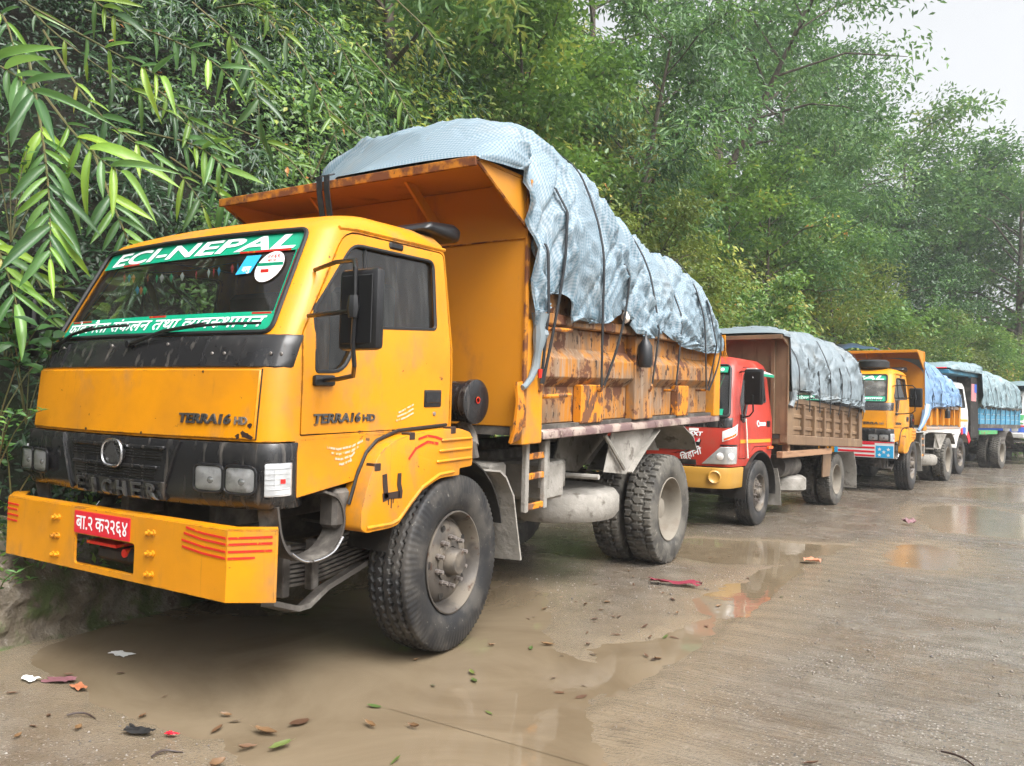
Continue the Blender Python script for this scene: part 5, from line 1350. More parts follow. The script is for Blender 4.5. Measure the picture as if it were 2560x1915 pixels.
# ================================================================== YELLOW TIPPER (nearest, and its sister further back)
def terra(root, hero=True):
    prof = [(1.262, .06, 1.05, 1.57), (1.60, .085, 1.05, 1.57), (1.75, .14, 1.045, 1.57), (2.33, .43, .975, 1.555), (2.39, .50, .955, 1.545),
            (2.435, .60, .915, 1.52), (2.47, .74, .84, 1.46), (2.495, .95, .62, 1.32)]
    cab = Cab(prof, 1.57, .14, .07)
    door = round_poly([(.325, 1.292), (1.51, 1.282), (1.515, 1.8), (1.505, 2.335), (.655, 2.335), (.325, 1.77)], [.005, .02, .0, .04, .10, .03])
    win = round_poly([(.41, 1.595), (.60, 1.60), (.75, 1.835), (1.385, 1.862), (1.405, 2.275), (.71, 2.275), (.405, 1.90)], [.02, .07, .05, .03, .05, .07, .03])
    P = build_cab(root, cab, dict(paint='yellow', ws=[(-.925, 1.785), (.925, 1.785), (.868, 2.335), (-.868, 2.335)], ws_depth=.95, win=win, door=door,
                  side_glass='glass_dark', ws_glass='glass' if hero else 'glass_grey', rear_win=None, z_in=1.30, ws_seal=.013))
    d1 = P['door1']; wsf = P['wsf']
    # bonnet panel, cowl, lower side panels
    cab.patch(-.955, .955, 1.272, 1.602, .012, .02, 24, 5).build('bonnet', 'yellow', root, bevel=.005)
    cab.patch(-1.10, 1.10, 1.612, 1.772, .010, .02, 28, 4).build('cowl_panel', 'black', root, bevel=.006)
    for q in (-.86, -.70, .55, .80):
        cab.patch(q, q + .012, 1.63, 1.752, .018, .01, 2, 2).build('cowl_rib', 'black', root)
    for q in (-.9, -.75, -.2, .28, .62, .70, .98, 1.03): MB().lathe([(0, .009), (.006, .008), (.008, 0)], 8, 'x', (0, 0, 0)).build('cowl_screw', 'steel', root).matrix_local = Matrix.Translation(cab.pt(q, 1.735 - .05 * (q > .6), .012)) @ Matrix.Rotation(-pi / 2, 4, 'Z')
    for sgn in (1, -1):
        MB().prism([(.29, .985), (.72, 1.035), (.84, 1.18), (1.0, 1.275), (1.0, 1.283), (.33, 1.284), (.29, 1.262)], 'x', *sorted((sgn * 1.0, sgn * 1.049))).build('lower_panel', 'yellow', root, bevel=.006)
        # gutter over the door
        MB().tube([(sgn * (cab.w(2.37) + .004), y, 2.362 - .012 * (y < .72)) for y in np.linspace(.62, 1.53, 8)], .012, 6).build('roof_gutter', 'yellow', root)
        # wing
        f = [(.655, .80), (.66, .90), (.715, 1.06), (.775, 1.163), (.86, 1.225), (1.03, 1.266), (1.475, 1.282), (1.60, 1.25), (1.63, 1.20), (1.63, 1.045), (1.50, 1.04), (1.50, 1.0), (1.30, 1.0), (1.15, .945), (1.04, .86), (.95, .785), (.89, .775), (.70, .775)]
        w = MB().prism(round_poly(f, [.02, 0, 0, 0, .05, .1, .05, .02, .02, .02, .01, .01, .05, 0, 0, .02, .02, .02], 3), 'x', *sorted((sgn * 1.0, sgn * 1.15))).build('wing', 'yellow', root, bevel=.028, seg=3)
        MB().tube([(sgn * 1.147, y, z) for y, z in [(.70, .80), (.89, .795), (.95, .81), (1.04, .885), (1.15, .965), (1.30, 1.02), (1.44, 1.025)]], .013, 6).build('wing_lip', 'yellow', w)
        for k in range(3): MB().box(min(sgn * 1.14, sgn * 1.163), max(sgn * 1.14, sgn * 1.163), 1.27 + .02 * k, 1.615, 1.085 + .06 * k, 1.105 + .06 * k).build('wing_rib', 'yellow', w, bevel=.008)
        for (y, z) in ((.745, 1.115), (1.02, 1.262), (1.40, 1.278)):
            MB().box(min(sgn * 1.09, sgn * 1.153), max(sgn * 1.09, sgn * 1.153), y, y + .05, z - .03, z + .012).build('wing_clip', 'brown_paint', w, bevel=.004)
        MB().tube([(sgn * 1.06, y, z) for y, z in [(.66, .92), (.72, 1.075), (.78, 1.178), (.86, 1.238), (1.03, 1.282), (1.475, 1.297)]], .010, 6).build('wing_rubber', 'rubber', w)
        # wheel arch liner, step loop
        MB().ribbon([(sgn * .88, 1.55 + .58 * cos(a), .52 + .58 * sin(a)) for a in np.linspace(radians(10), radians(170), 16)], (1, 0, 0), .36, .01).build('wheel_arch', 'dark', root)
        MB().ribbon([(sgn * .98, y, z) for y, z in smooth_path([(.20, .96), (.23, .82), (.28, .735), (.36, .685), (.46, .675), (.56, .70), (.63, .77), (.645, .86), (.60, .955), (.50, 1.0)])], (1, 0, 0), .14, .012).build('step_loop', 'chassis', root)
        MB().tube([(sgn * 1.065, y, z) for y, z in smooth_path([(.28, .733), (.36, .683), (.46, .673), (.56, .698), (.62, .76)], 24)], .0065, 8).build('step_rim', 'chrome', root)
        MB().box(min(sgn * .92, sgn * 1.04), max(sgn * .92, sgn * 1.04), .58, .70, .80, 1.0).build('wing_bracket', 'chassis', root, bevel=.02)
        # cheek seam
        cab.patch(sgn * .957 - .003, sgn * .957 + .003, 1.27, 1.605, .004, .004, 2, 3).build('cheek_seam', 'rubber', root)
    MB().box(-.98, .98, .12, 1.5, 1.05, 1.255).build('cab_floor', 'dark', root)
    # grille
    gc = Cab([(.94, .07, 1.045), (.97, .045, 1.062), (1.22, .04, 1.062), (1.257, .05, 1.055)], .5, .12, .07)
    gr = gc.patch(-1.19, 1.19, .945, 1.256, 0.0, .05, 46, 7).build('grille', 'black', root, bevel=.006, seg=2)
    for (z0, z1, qa, qb) in ((1.15, 1.20, -.40, .38), (1.055, 1.10, -.37, .33)):
        gc.patch(qa, qb, z0, z1, .003, .01, 14, 2).build('grille_slot', 'dark', gr)
        for k in range(3): gc.patch(qa, qb, z0 + .008 + k * .014, z0 + .013 + k * .014, .007, .006, 14, 2).build('grille_slat', 'black', gr)
        gc.patch(qa - .02, qb + .02, z1 + .004, z1 + .020, .014, .016, 14, 2).build('grille_bar', 'black', gr, bevel=.003)
    for qa, za, qb, zb in ((-.52, 1.25, -.41, .96), (.50, 1.25, .38, .96)):
        MB().tube([gc.pt(qa + (qb - qa) * t, za + (zb - za) * t, .004) for t in np.linspace(0, 1, 8)], .009, 6).build('grille_edge', 'black', gr)
    gc.patch(-.34, .41, .952, 1.045, .018, .02, 12, 2).build('grille_bar', 'black', gr, bevel=.004)
    # badge: ring with a horse's head
    em = MB().tube([gc.pt(.02 + .085 * (abs(cos(t)) ** .7) * (1 if cos(t) > 0 else -1), 1.172 + .066 * (abs(sin(t)) ** .8) * (1 if sin(t) > 0 else -1), .03) for t in [2 * pi * k / 32 for k in range(32)]], .008, 7, closed=True).build('emblem', 'chrome', gr)
    decal(gc, [(.02 + .08 * cos(t), 1.172 + .062 * sin(t)) for t in [2 * pi * k / 24 for k in range(24)]], .02, .02, 'emblem_back', 'black', gr)
    decal(gc, [(-.055, 1.165), (-.03, 1.195), (.0, 1.222), (.012, 1.228), (.02, 1.218), (.045, 1.19), (.068, 1.15), (.075, 1.125), (.01, 1.122), (-.005, 1.15), (-.03, 1.148)], .028, .008, 'horse_head', 'dark_chrome', gr)
    for k in range(6): decal(gc, rrect(.03 + .008 * k, .085 - abs(k - 2.5) * .004, 1.222 - .014 * k, 1.227 - .014 * k, .001, 1), .026, .005, 'mane_bar', 'chrome', gr)
    for k, ch in enumerate('EICHER' if hero else ''):
        q0 = -.31 + k * .122 + .023 * (k == 1)
        lettering(ch, lambda u, v, d, q0=q0: gc.pt(q0 + u, .957 + v, .019 + d), .026 if ch == 'I' else .072, .076, 'dark_chrome', gr, depth=.012, bold=.012)
    # lamps
    for sgn in (1, -1):
        for qc in (.735, .925):
            decal(gc, rrect(sgn * qc - .098, sgn * qc + .098, 1.018, 1.158, .03), .004, .01, 'lamp_recess', 'dark', root) if False else None
            l = lens(gc, sgn * qc, 1.088, .088, .062, .034, -.012, 'headlight', 'reflector_bowl', root)
            lens(gc, sgn * qc, 1.078, .020, .017, .022, .010, 'lamp_bulb', 'lens', l, 2.0)
            lens(gc, sgn * qc, 1.088, .089, .063, .036, .012, 'lamp_glass', 'lamp_glass', l)
            MB().tube([gc.pt(sgn * qc + .09 * (abs(cos(t)) ** .4) * (1 if cos(t) > 0 else -1), 1.088 + .064 * (abs(sin(t)) ** .4) * (1 if sin(t) > 0 else -1), .032) for t in [2 * pi * k / 40 for k in range(40)]], .008, 6, closed=True).build('lamp_bezel', 'black_clean', l)
        decal(gc, rrect(sgn * 1.105 - .075, sgn * 1.105 + .075, 1.0, 1.175, .012), .004, .01, 'lamp_recess', 'dark', root)
        ind = gc.patch(sgn * 1.105 - .066, sgn * 1.105 + .066, 1.01, 1.165, .016, .02, 12, 4).build('turn_lamp', 'lens_ribbed', root, bevel=.006, seg=2)
        for k in range(6): gc.patch(sgn * 1.105 - .06, sgn * 1.105 + .06, 1.02 + .024 * k, 1.022 + .024 * k, .0185, .004, 12, 2).build('lens_rib', 'lens', ind)
        gc.patch(sgn * 1.13 - .012, sgn * 1.13 + .012, 1.070, 1.092, .019, .004, 3, 2).build('reflector', 'red_lens', ind)
        gc.patch(sgn * 1.13 - .04, sgn * 1.13 + .045, 1.052, 1.135, .0175, .004, 3, 2).build('inner_lens', 'lens', ind)
    # mirrors, wipers, handle
    for s in (1, -1):
        mirror(root, s, 1.435, .30, 1.875, .235, .37, [
            [(.985, .44, 2.105), (1.2, .37, 2.12), (1.38, .30, 2.105), (1.435, .25, 2.06), (1.435, .255, 1.90)],
            [(1.05, .345, 1.865), (1.25, .29, 1.865), (1.43, .25, 1.868)],
            [(1.435, .255, 1.90), (1.435, .25, 1.72), (1.43, .27, 1.62), (1.36, .34, 1.575), (1.20, .41, 1.56), (1.06, .45, 1.555)]])
        MB().box(min(s * 1.045, s * 1.075), max(s * 1.045, s * 1.075), .385, .525, 1.525, 1.58).build('mirror_bracket', 'black_clean', root, bevel=.012, seg=2)
        MB().lathe([(-.05, .022), (.0, .03), (.05, .022)], 8, 'z', (s * 1.435, .245, 1.885)).build('mirror_clamp', 'black_clean', root)
        xs = sorted((s * 1.047, s * 1.056)); dd = P['door%d' % s]
        MB().box(*xs, 1.265, 1.425, 1.405, 1.505).build('door_handle', 'black_clean', dd, bevel=.008, seg=2)
        MB().box(*sorted((s * 1.056, s * 1.062)), 1.275, 1.415, 1.43, 1.495).build('handle_grip', 'black', dd, bevel=.003)
        MB().lathe([(0, .014), (.006, .012), (.007, 0)], 10, 'x', (1.05 if s > 0 else -1.057, 1.365, 1.365)).build('door_lock', 'steel', dd)
        MB().tube([(s * (cab.w(1.86) - .02), .80, 1.855), (s * (cab.w(2.27) - .02), .82, 2.27)], .010, 6).build('window_bar', 'rubber', dd)
        MB().box(*sorted((s * .952, s * .99)), 1.0, 1.12, 2.295, 2.335).build('visor_bracket', 'black_clean', dd, bevel=.01)
    def wiper(pv, a, b0, b1):
        W = lambda x, z, o=.02: (x, cab.fy(x, z) - o, z)
        w = MB().tube([W(*pv, .03), W(pv[0] + (a[0] - pv[0]) * .5, pv[1] + (a[1] - pv[1]) * .5 + .015, .045), W(*a, .03)], [.012, .009, .007], 6).build('wiper_arm', 'black_clean', root)
        MB().tube([W(b0[0] + (b1[0] - b0[0]) * t, b0[1] + (b1[1] - b0[1]) * t + .012 * sin(pi * t), .026) for t in np.linspace(0, 1, 10)], .008, 6).build('wiper_blade', 'rubber', w)
        MB().lathe([(-.03, .018), (.0, .02), (.01, .012), (.012, 0)], 10, 'y', (pv[0], cab.fy(*pv) - .012, pv[1])).build('wiper_pivot', 'black_clean', w)
    wiper((-.84, 1.735), (-.48, 1.845), (-.72, 1.805), (-.12, 1.842)); wiper((-.02, 1.735), (.50, 1.835), (.22, 1.80), (.86, 1.828))
    # windscreen banners
    Wp = lambda x, z, o: (x, cab.fy(x, z) + .012 - o, z)
    def banner(z0, z1, mat='green'):
        def sidex(z): return .925 + (.868 - .925) * (z - 1.785) / .55 - .022
        g = MB().grid(lambda u, v: Wp((2 * u - 1) * sidex(z0 + (z1 - z0) * v), z0 + (z1 - z0) * v, 0), 30, 3)
        return g.build('windscreen_banner', mat, root)
    ub = banner(2.222, 2.328); lb = banner(1.792, 1.892)
    lettering('ECI-NEPAL', lambda u, v, d: Wp(-.76 + u, 2.236 + v, .003 + d), 1.58, .076, 'letter_white', ub, depth=.001, bold=.022, shear=.25)
    deva = ['फ', 'ो', 'ह', 'र', 'म', 'ै', 'ल', 'ा', ' ', 'स', 'ं', 'क', 'ल', 'न', ' ', 'त', 'थ', 'ा', ' ', ('व', .40), 'य', 'व', ('स', .50), 'थ', 'ा', 'प', 'न']
    txt = text_compose(deva)
    lettering_raw(txt, lambda u, v, d: Wp(-.87 + u, 1.815 + v, .003 + d), 1.70, .052, 'letter_white', lb, shear=.3)
    if hero:
        q = .952; zt = 2.225; sidex = lambda z: .925 + (.868 - .925) * (z - 1.785) / .55
        for o, m in ((.030, 'red_line'), (.042, 'green')):
            stripe([Wp(sidex(z) - o, z, .002) for z in np.linspace(1.88, 2.23, 14)], .008, 'trim_strip', m, root, side=(1, 0, 0))
        for xa, xb, z in ((-.60, -.42, 2.228), (.46, .80, 2.226), (.74, .86, 1.884), (-.86, -.62, 1.884), (-.02, .12, 1.886)):
            stripe([Wp(xa + (xb - xa) * t, z, .002) for t in np.linspace(0, 1, 5)], .010, 'trim_strip', 'red_line', root)
        st = MB().add([Wp(.71 + .085 * cos(t), 2.135 + .085 * sin(t), .001) for t in [2 * pi * k / 28 for k in range(28)]], [tuple(range(28))]).build('round_sticker', 'white', root)
        stripe([Wp(.71 + x, 2.145, .003) for x in (-.082, 0, .082)], .022, 'sticker_band', 'green', st)
        stripe([Wp(.69 + x, 2.108, .003) for x in (-.02, .03)], .024, 'sticker_box', 'red_line', st)
        lettering('२०६९', lambda u, v, d: Wp(.67 + u, 2.182 + v, .002 + d), .08, .022, 'red_line', st, depth=.0005, bold=.01)
        lettering('बा.प.', lambda u, v, d: Wp(.68 + u, 2.163 + v, .002 + d), .06, .013, 'red_line', st, depth=.0005, bold=.01)
        bs = MB().add([Wp(.50, 2.10, .001), Wp(.60, 2.105, .001), Wp(.62, 2.205, .001), Wp(.52, 2.205, .001)], [(0, 1, 2, 3)]).build('square_sticker', 'blue_sticker', root)
        lettering('बाबु', lambda u, v, d: Wp(.53 + u, 2.115 + v, .002 + d), .06, .03, 'letter_white', bs, depth=.0005, bold=.01)
    # name plates on bonnet and door
    T = 'TERRA16' if hero else 'TERRA'
    lettering(T, lambda u, v, d: cab.pt(.475 + u, 1.343 + v, .013 + d), .335, .044, 'dark_chrome', root, depth=.008, bold=.03, shear=.12)
    lettering('HD', lambda u, v, d: cab.pt(.835 + u, 1.343 + v, .013 + d), .075, .034, 'steel', root, depth=.006, bold=.03)
    lettering(T, lambda u, v, d: (1.051 + d, .40 + u, 1.343 + v), .33, .044, 'dark_chrome', d1, depth=.008, bold=.03, shear=.12)
    lettering('HD', lambda u, v, d: (1.051 + d, .75 + u, 1.343 + v), .095, .034, 'dark_chrome', d1, depth=.006, bold=.03)
    # air cleaner, snorkel
    ac = MB().lathe([(.45, .13), (1.0, .13), (1.01, .142), (1.05, .142), (1.055, .132), (1.05, .05), (1.05, 0)], 32, 'x', (0, 1.80, 1.43)).build('air_cleaner', 'black', root)
    MB().tube([(.9, 1.86, 1.30), (.95, 1.88, 1.2), (.98, 1.86, 1.14)], .05, 10).build('air_pipe', 'chassis', root)
    MB().lathe([(1.056, .022), (1.058, .022), (1.0585, .016), (1.056, .016)], 20, 'x', (0, 1.81, 1.44)).build('cleaner_badge', 'red_line', ac)
    MB().tube([(1.0, 1.72, 1.17), (1.08, 1.73, 1.16), (1.10, 1.73, 1.08)], .03, 8).build('air_pipe', 'chassis', root)
    sn = MB().prism([(1.34, 2.465), (1.50, 2.45), (1.70, 2.43), (1.72, 2.52), (1.64, 2.545), (1.40, 2.525)], 'x', .66, .965).build('roof_duct', 'black_clean', root, bevel=.035, seg=3)
    # ladder, mud flap, mudguards, spare wheel, tank
    for y in (2.34, 2.60): MB().box(1.07, 1.11, y, y + .045, .66, 1.14).build('ladder_rail', 'mud', root, bevel=.006)
    for z in (.67, .88, 1.02): MB().box(1.075, 1.105, 2.386, 2.599, z, z + .045).build('ladder_rung', 'rust_rib', root, bevel=.006)
    MB().box(.98, 1.06, 2.72, 2.76, .78, 1.14).build('hanger', 'mud', root, bevel=.006)
    for s in (1, -1):
        MB().ribbon([(s * .98, 1.98, .98), (s * .98, 2.06, .93), (s * .99, 2.14, .80), (s * .99, 2.19, .60), (s * 1.0, 2.24, .36)], (1, 0, 0), .30, .014).build('mud_flap', 'mud', root)
        MB().prism([(3.55, .83), (4.02, .77), (4.10, .80), (4.78, 1.15), (3.72, 1.15)], 'x', *sorted((s * .62, s * .635))).build('mudguard_web', 'mud', root)
        MB().ribbon([(s * .92, 4.08, .79), (s * .92, 4.35, .95), (s * .92, 4.70, 1.13)], (1, 0, 0), .44, .012).build('mudguard', 'mud', root)
        MB().ribbon([(s * .92, 5.30, 1.15), (s * .92, 5.62, 1.02), (s * .92, 5.74, .88)], (1, 0, 0), .44, .012).build('mudguard', 'mud', root)
        MB().prism([(3.62, .83), (4.06, .775), (4.70, 1.145), (3.75, 1.145)], 'x', *sorted((s * 1.08, s * 1.09))).build('mudguard_plate', 'mud', root)
        MB().tube([(s * 1.12, 3.55, 1.14), (s * 1.12, 3.95, .83)], .018, 6).build('mudguard_stay', 'mud', root)
        MB().prism([(5.22, 1.15), (5.86, 1.15), (5.9, .84), (5.35, .88)], 'x', *sorted((s * .64, s * .655))).build('mudguard_plate', 'mud', root)
    sp = MB().lathe([(-.13, .20), (-.13, .38), (-.11, .48), (-.06, .515), (.06, .515), (.11, .48), (.13, .40), (.125, .2), (.10, .0)], 40, 'z', (.62, 3.72, .545)).build('spare_tyre', 'mud', root)
    MB().tube([(.62, 3.45, .80), (1.12, 3.46, .805)], .022, 8).build('carrier_bar', 'mud', root)
    for (ya, yb, za, zb_, xa, xb) in ((2.78, 3.10, .68, .96, .55, 1.0), (3.12, 3.32, .72, .95, .5, .9), (2.15, 2.35, .62, 1.0, .6, .95)):
        MB().box(xa, xb, ya, yb, za, zb_).build('side_box', 'mud', root, bevel=.02)
    MB().box(-.98, -.5, 2.4, 3.3, .6, 1.05).build('fuel_tank', 'chassis', root, bevel=.06, seg=2)
    MB().ribbon([(.98, .22, .50), (.96, .40, .43), (.93, .50, .415), (.90, .66, .47), (.86, 1.0, .53)], (1, 0, .2), .075, .025).build('spring_shackle', 'chassis', root)
    for y in (.42, .62): MB().box(.80, .86, y, y + .05, .46, .72).build('spring_hanger', 'chassis', root, bevel=.006)
    for k in range(9): MB().ribbon([(.72, .30 + .03 * k, .50 + .022 * k), (.72, .75, .47 + .024 * k), (.72, 1.25 - .03 * k, .52 + .022 * k)], (1, 0, 0), .08, .014).build('spring_leaf', 'chassis', root)
    chassis(root, dict(len=6.1, z=1.02, cross=(.6, 2.0, 3.2, 4.4, 5.8), R=.525, yf=1.52, yr=5.05))
    return cab, P, gc

def text_compose(tokens, bold=.014):
    V = []; Fs = []; x = 0.0
    for t in tokens:
        if t == ' ': x += .26; continue
        if isinstance(t, tuple): v, f = half_glyph(t[0], t[1], bold); adv = t[1]
        else: v, f = glyphs(t, bold); adv = max(0, max(p[0] for p in v) - bold)
        if t == 'ि': adv = .273
        if isinstance(t, str) and t in 'ैंेी्ुू' and t != 'ी': adv = 0 if max(p[0] for p in v) < .1 else adv
        n = len(V); V += [(p[0] + x, p[1]) for p in v]; Fs += [tuple(n + i for i in q) for q in f]; x += adv
    x0 = min(p[0] for p in V); return [(p[0] - x0, p[1]) for p in V], Fs, x - x0

def lettering_raw(geo, fn, width, height, mat, parent, depth=.0006, shear=0.0, name='lettering', cap=.62):
    V, Fs, w = geo; sx = width / w; sy = height / cap; n = len(V)
    V = [(p[0] * sx + p[1] * sy * shear, p[1] * sy) for p in V]
    me = bpy.data.meshes.new(name)
    me.from_pydata([fn(a, b, depth) for a, b in V], [], list(Fs)); me.update()
    return link_mesh(name, me, MAT[mat], parent)

def bumper(root, hero=True):
    b = MB().prism([(-1.13, .12), (-.95, 0), (.95, 0), (1.13, .12), (1.13, .135), (.945, .014), (-.945, .014), (-1.13, .135)], 'z', .548, .872).build('bumper', 'yellow_clean', root, smooth=0)
    c = MB().prism(rrect(-.262, .262, .578, .735, .02), 'y', -.1, .1).build('cut', None, None, shear=False, smooth=0); boolean(b, c); kill(c)
    for z0, z1 in ((.860, .874), (.546, .558)):
        MB().prism([(-1.13, .134), (-.946, .0145), (.946, .0145), (1.13, .134), (1.07, .185), (.92, .08), (-.92, .08), (-1.07, .185)], 'z', z0 - .0, z1).build('bumper_flange', 'yellow_clean', b)
    for s in (1, -1): MB().box(s * .6 - .04, s * .6 + .04, .02, .5, .64, .80).build('bumper_bracket', 'chassis', root)
    for x in (-.44, .39):
        for z in (.60, .70, .80):
            for dx in (-.02, .022):
                MB().lathe([(-.022, .0), (-.021, .009), (-.008, .010), (-.008, .016), (.001, .017)], 8, 'y', (x + dx, 0, z + .004 * (dx > 0))).build('bolt', 'yellow_clean', b)
    return b

def strap_set(prefix, tarp, items, root, hw, make=True):
    """items: (label, y_hem, q0, hook_y, hook_z, top_shift)"""
    for (lab, y, q0, hy, hz, ts, grp) in items:
        s = tarp.strap(y, q0, (hw, hy, hz), top_shift=ts)
        o = s.build('tie_down_strap', 'strap', None, shear=False)
        o.location = root.location; o.rotation_euler = root.rotation_euler
        tag(o, lab, 'strap', grp)
# ================================================================== TRUCK 1: nearest yellow tipper
LINE = 'trucks parked in a line'
t1 = empty('tipper_truck', (-3.97, 2.45, 0))
tag(t1, 'large yellow tipper truck nearest the camera, with red number plate and orange bed', 'truck', LINE)
cab1, P1, gc1 = terra(t1, True)
bp = bumper(t1, True)
plate = MB().box(-.262, .225, -.006, -.001, .742, .856).build('number_plate', 'red_sign', bp)
lettering_raw(text_compose(['ब', 'ा', '.', '२', ' ', 'क', '२', '२', '६', '४'], .012), lambda u, v, d: (-.243 + u, -.0065 - d, .765 + v), .45, .066, 'letter_white', bp, depth=.001)
for k in range(4):
    zz = (.836, .808, .775, .745)[k]; xa = (.66, .645, .63, .635)[k]
    stripe([(xa, -.003, zz + .022), (.78, -.003, zz + .006), (.943, -.003, zz)], .010, 'bumper_stripe', 'red_line', bp)
    stripe([(.955, .001, zz), (1.04, .058, zz + .004), (1.12 - .02 * (k == 3), .111, zz + .008)], .010, 'bumper_stripe', 'red_line', bp)
    stripe([(-.945, -.003, zz), (-.83 - .01 * (k % 2), -.003, zz - .003)], .010, 'bumper_stripe', 'red_line', bp)
    stripe([(-1.12, .111, zz + .005), (-.952, .0, zz)], .010, 'bumper_stripe', 'red_line', bp)
th = MB(); th.box(-.16, .14, .06, .40, .60, .68); th.build('tow_hook', 'dark', t1, bevel=.02)
MB().box(-.20, .06, .03, .25, .685, .70).build('tow_plate', 'red_line', t1); MB().lathe([(-.03, .0), (-.03, .022), (.02, .022)], 12, 'y', (.10, .08, .66)).build('tow_pin', 'red_line', t1)
# hand-painted figure on the wing, scuffed stripes on door and wing
wing1 = [c for c in t1.children if c.name.startswith('wing') and c.name.split('.')[0] == 'wing'][0]
def daub(pts, w, mat, par, x=1.1525, name='paint_mark'): MB().ribbon([(x, y, z) for y, z in pts], [(0, .3, 1) if abs(pts[-1][0] - pts[0][0]) > abs(pts[-1][1] - pts[0][1]) else (0, 1, 0)] * len(pts), w, .002).build(name, mat, par, smooth=0)
daub([(.825, 1.065), (.832, 1.0), (.845, .935)], [.034, .036, .032], 'brown_paint', wing1)
daub([(.945, 1.06), (.944, 1.0), (.958, .96), (.955, .925)], [.030, .032, .034, .032], 'brown_paint', wing1)
daub([(.815, .942), (.87, .948), (.95, .945)], [.046, .034, .040], 'brown_paint', wing1)
for y, l in ((.862, .03), (.885, .05), (.90, .025)): daub([(y, .935), (y, .93 - l)], .006, 'brown_paint', wing1)
daub([(1.02, 1.13), (1.08, 1.185), (1.18, 1.215), (1.28, 1.20)], .014, 'red_line', wing1)
daub([(1.10, 1.235), (1.18, 1.250), (1.26, 1.238), (1.32, 1.22)], .012, 'red_line', wing1)
lp1 = [c for c in t1.children if c.name.startswith('lower_panel')][0]
for k in range(4): daub([(.50 + .03 * k, 1.22 - .03 * k), (.58 + .01 * k, 1.205 - .026 * k), (.68, 1.215 - .024 * k), (.76 - .03 * k, 1.24 - .028 * k)], .011, 'scuff', lp1, 1.0505, 'scuff_mark')
for k in range(3): daub([(1.02 + .01 * k, 1.335 + .022 * k), (1.10, 1.35 + .024 * k), (1.17, 1.375 + .024 * k)], .009, 'scuff', P1['door1'], 1.0515, 'scuff_mark')
rp = random.Random(15)
for q, z, s_ in ((.90, 1.295, .030), (.925, 1.34, .018), (.86, 1.285, .020), (.93, 1.285, .022), (-.3, 1.283, .014), (.2, 1.281, .012), (.60, 1.59, .010)):
    decal(cab1, [(q + s_ * rp.uniform(.4, 1) * cos(a), z + s_ * rp.uniform(.3, .9) * sin(a)) for a in [2 * pi * k / 9 for k in range(9)]], .0135, .001, 'paint_chip', 'brown_paint', t1)
b1 = dict(y0=2.15, y1=6.30, z0=1.16, z1=1.97, hw=1.18, ztop=2.90, canopy=.60, gusset=.31, panel='rust_bed', side='rust_bed', rib='rust_rib', front='yellow_dark', edge='rust_edge', post='yellow',
          sill='sill', rail='rust_bed', bulge=(1.525, 1.60, 1.735, 1.82), bulge_mat='rust_bed', ribs=[(3.03, 3.40, 0), (4.0, 4.40, 'rust_bed'), (5.07, 5.36, 0)], post_top=1.98, brackets=(.45, -.45), board=.30)
tipper_bed(t1, b1)
MB().tube([(-1.1, 2.143, 2.50), (1.17, 2.143, 2.52)], .006, 5).build('weld_seam', 'rust_edge', t1)
for y, z in ((2.62, 1.46), (2.62, 1.93)): MB().tube([(1.09, y - .2, z), (1.20, y - .16, z), (1.20, y + .16, z + .01)], .016, 7).build('rope_hook', 'rust_rib', t1)
for y in (2.35, 3.3, 4.3, 4.9, 5.8): MB().tube([(1.08, y, 1.50), (1.20, y, 1.50), (1.21, y, 1.54)], .013, 6).build('rope_hook', 'rust_rib', t1)
MB().ribbon([(1.175, 2.10, 1.56), (1.19, 2.11, 1.42), (1.195, 2.07, 1.25), (1.16, 2.09, 1.17)], (0, 1, .1), [.07, .085, .09, .11], .02).build('hanging_strip', 'rust_rib', t1)
wheel(t1, .985, 1.52, .525, True, steer=radians(5), spin=.1); wheel(t1, -.985, 1.52, .525, True, True, steer=radians(5))
for s in (1, -1):
    wheel(t1, s * .995, 5.05, .525, False, s < 0, spin=.3); wheel(t1, s * .66, 5.05, .525, False, s < 0, spin=.55)
shear_tree(t1, .035, .15)
hem1 = [(1.535, 2.905), (2.04, 2.93), (2.13, 2.45), (2.18, 2.02), (2.26, 1.87), (2.34, 2.05), (2.42, 2.17), (2.62, 2.19), (2.68, 2.12), (2.71, 1.98), (2.78, 2.02), (3.05, 2.01), (3.35, 2.03), (3.55, 2.10), (3.64, 2.17), (3.72, 2.08), (3.90, 1.98),
        (4.15, 1.95), (4.40, 1.99), (4.55, 2.05), (4.70, 2.01), (5.1, 1.92), (5.4, 1.90), (5.8, 1.885), (6.1, 1.90), (6.34, 1.94)]
top1 = np.array([(1.535, 2.945), (1.70, 3.08), (1.95, 3.28), (2.3, 3.47), (2.7, 3.58), (3.1, 3.52), (3.5, 3.36), (3.9, 3.20), (4.4, 3.06), (5.0, 2.97), (5.6, 2.90), (6.0, 2.80), (6.2, 2.58), (6.34, 2.1)])
tp1 = Tarp(1.20, hem1, top1, 2.05, [2.4, 3.2, 4.43, 5.0, 5.72], 11, n=2.7, y_tilt=(.035, .15), bulge=.06, xl=([1.54, 1.9, 2.15, 2.4], [.02, -.30, -.85, -1.6], 2.925))
o = tp1.mesh('tarpaulin', 'tarp', 420, 240); o.location = t1.location
tag(o, 'blue and white checked tarpaulin heaped over the load of the nearest yellow truck', 'tarpaulin', 'tarpaulins over truck loads')
tail = MB(); rp = random.Random(3)
pth = [(1.225, 2.27, 2.02), (1.225, 2.265, 1.93), (1.235, 2.26, 1.86), (1.225, 2.255, 1.76), (1.215, 2.25, 1.66), (1.21, 2.20, 1.58), (1.20, 2.15, 1.53), (1.20, 2.11, 1.515)]
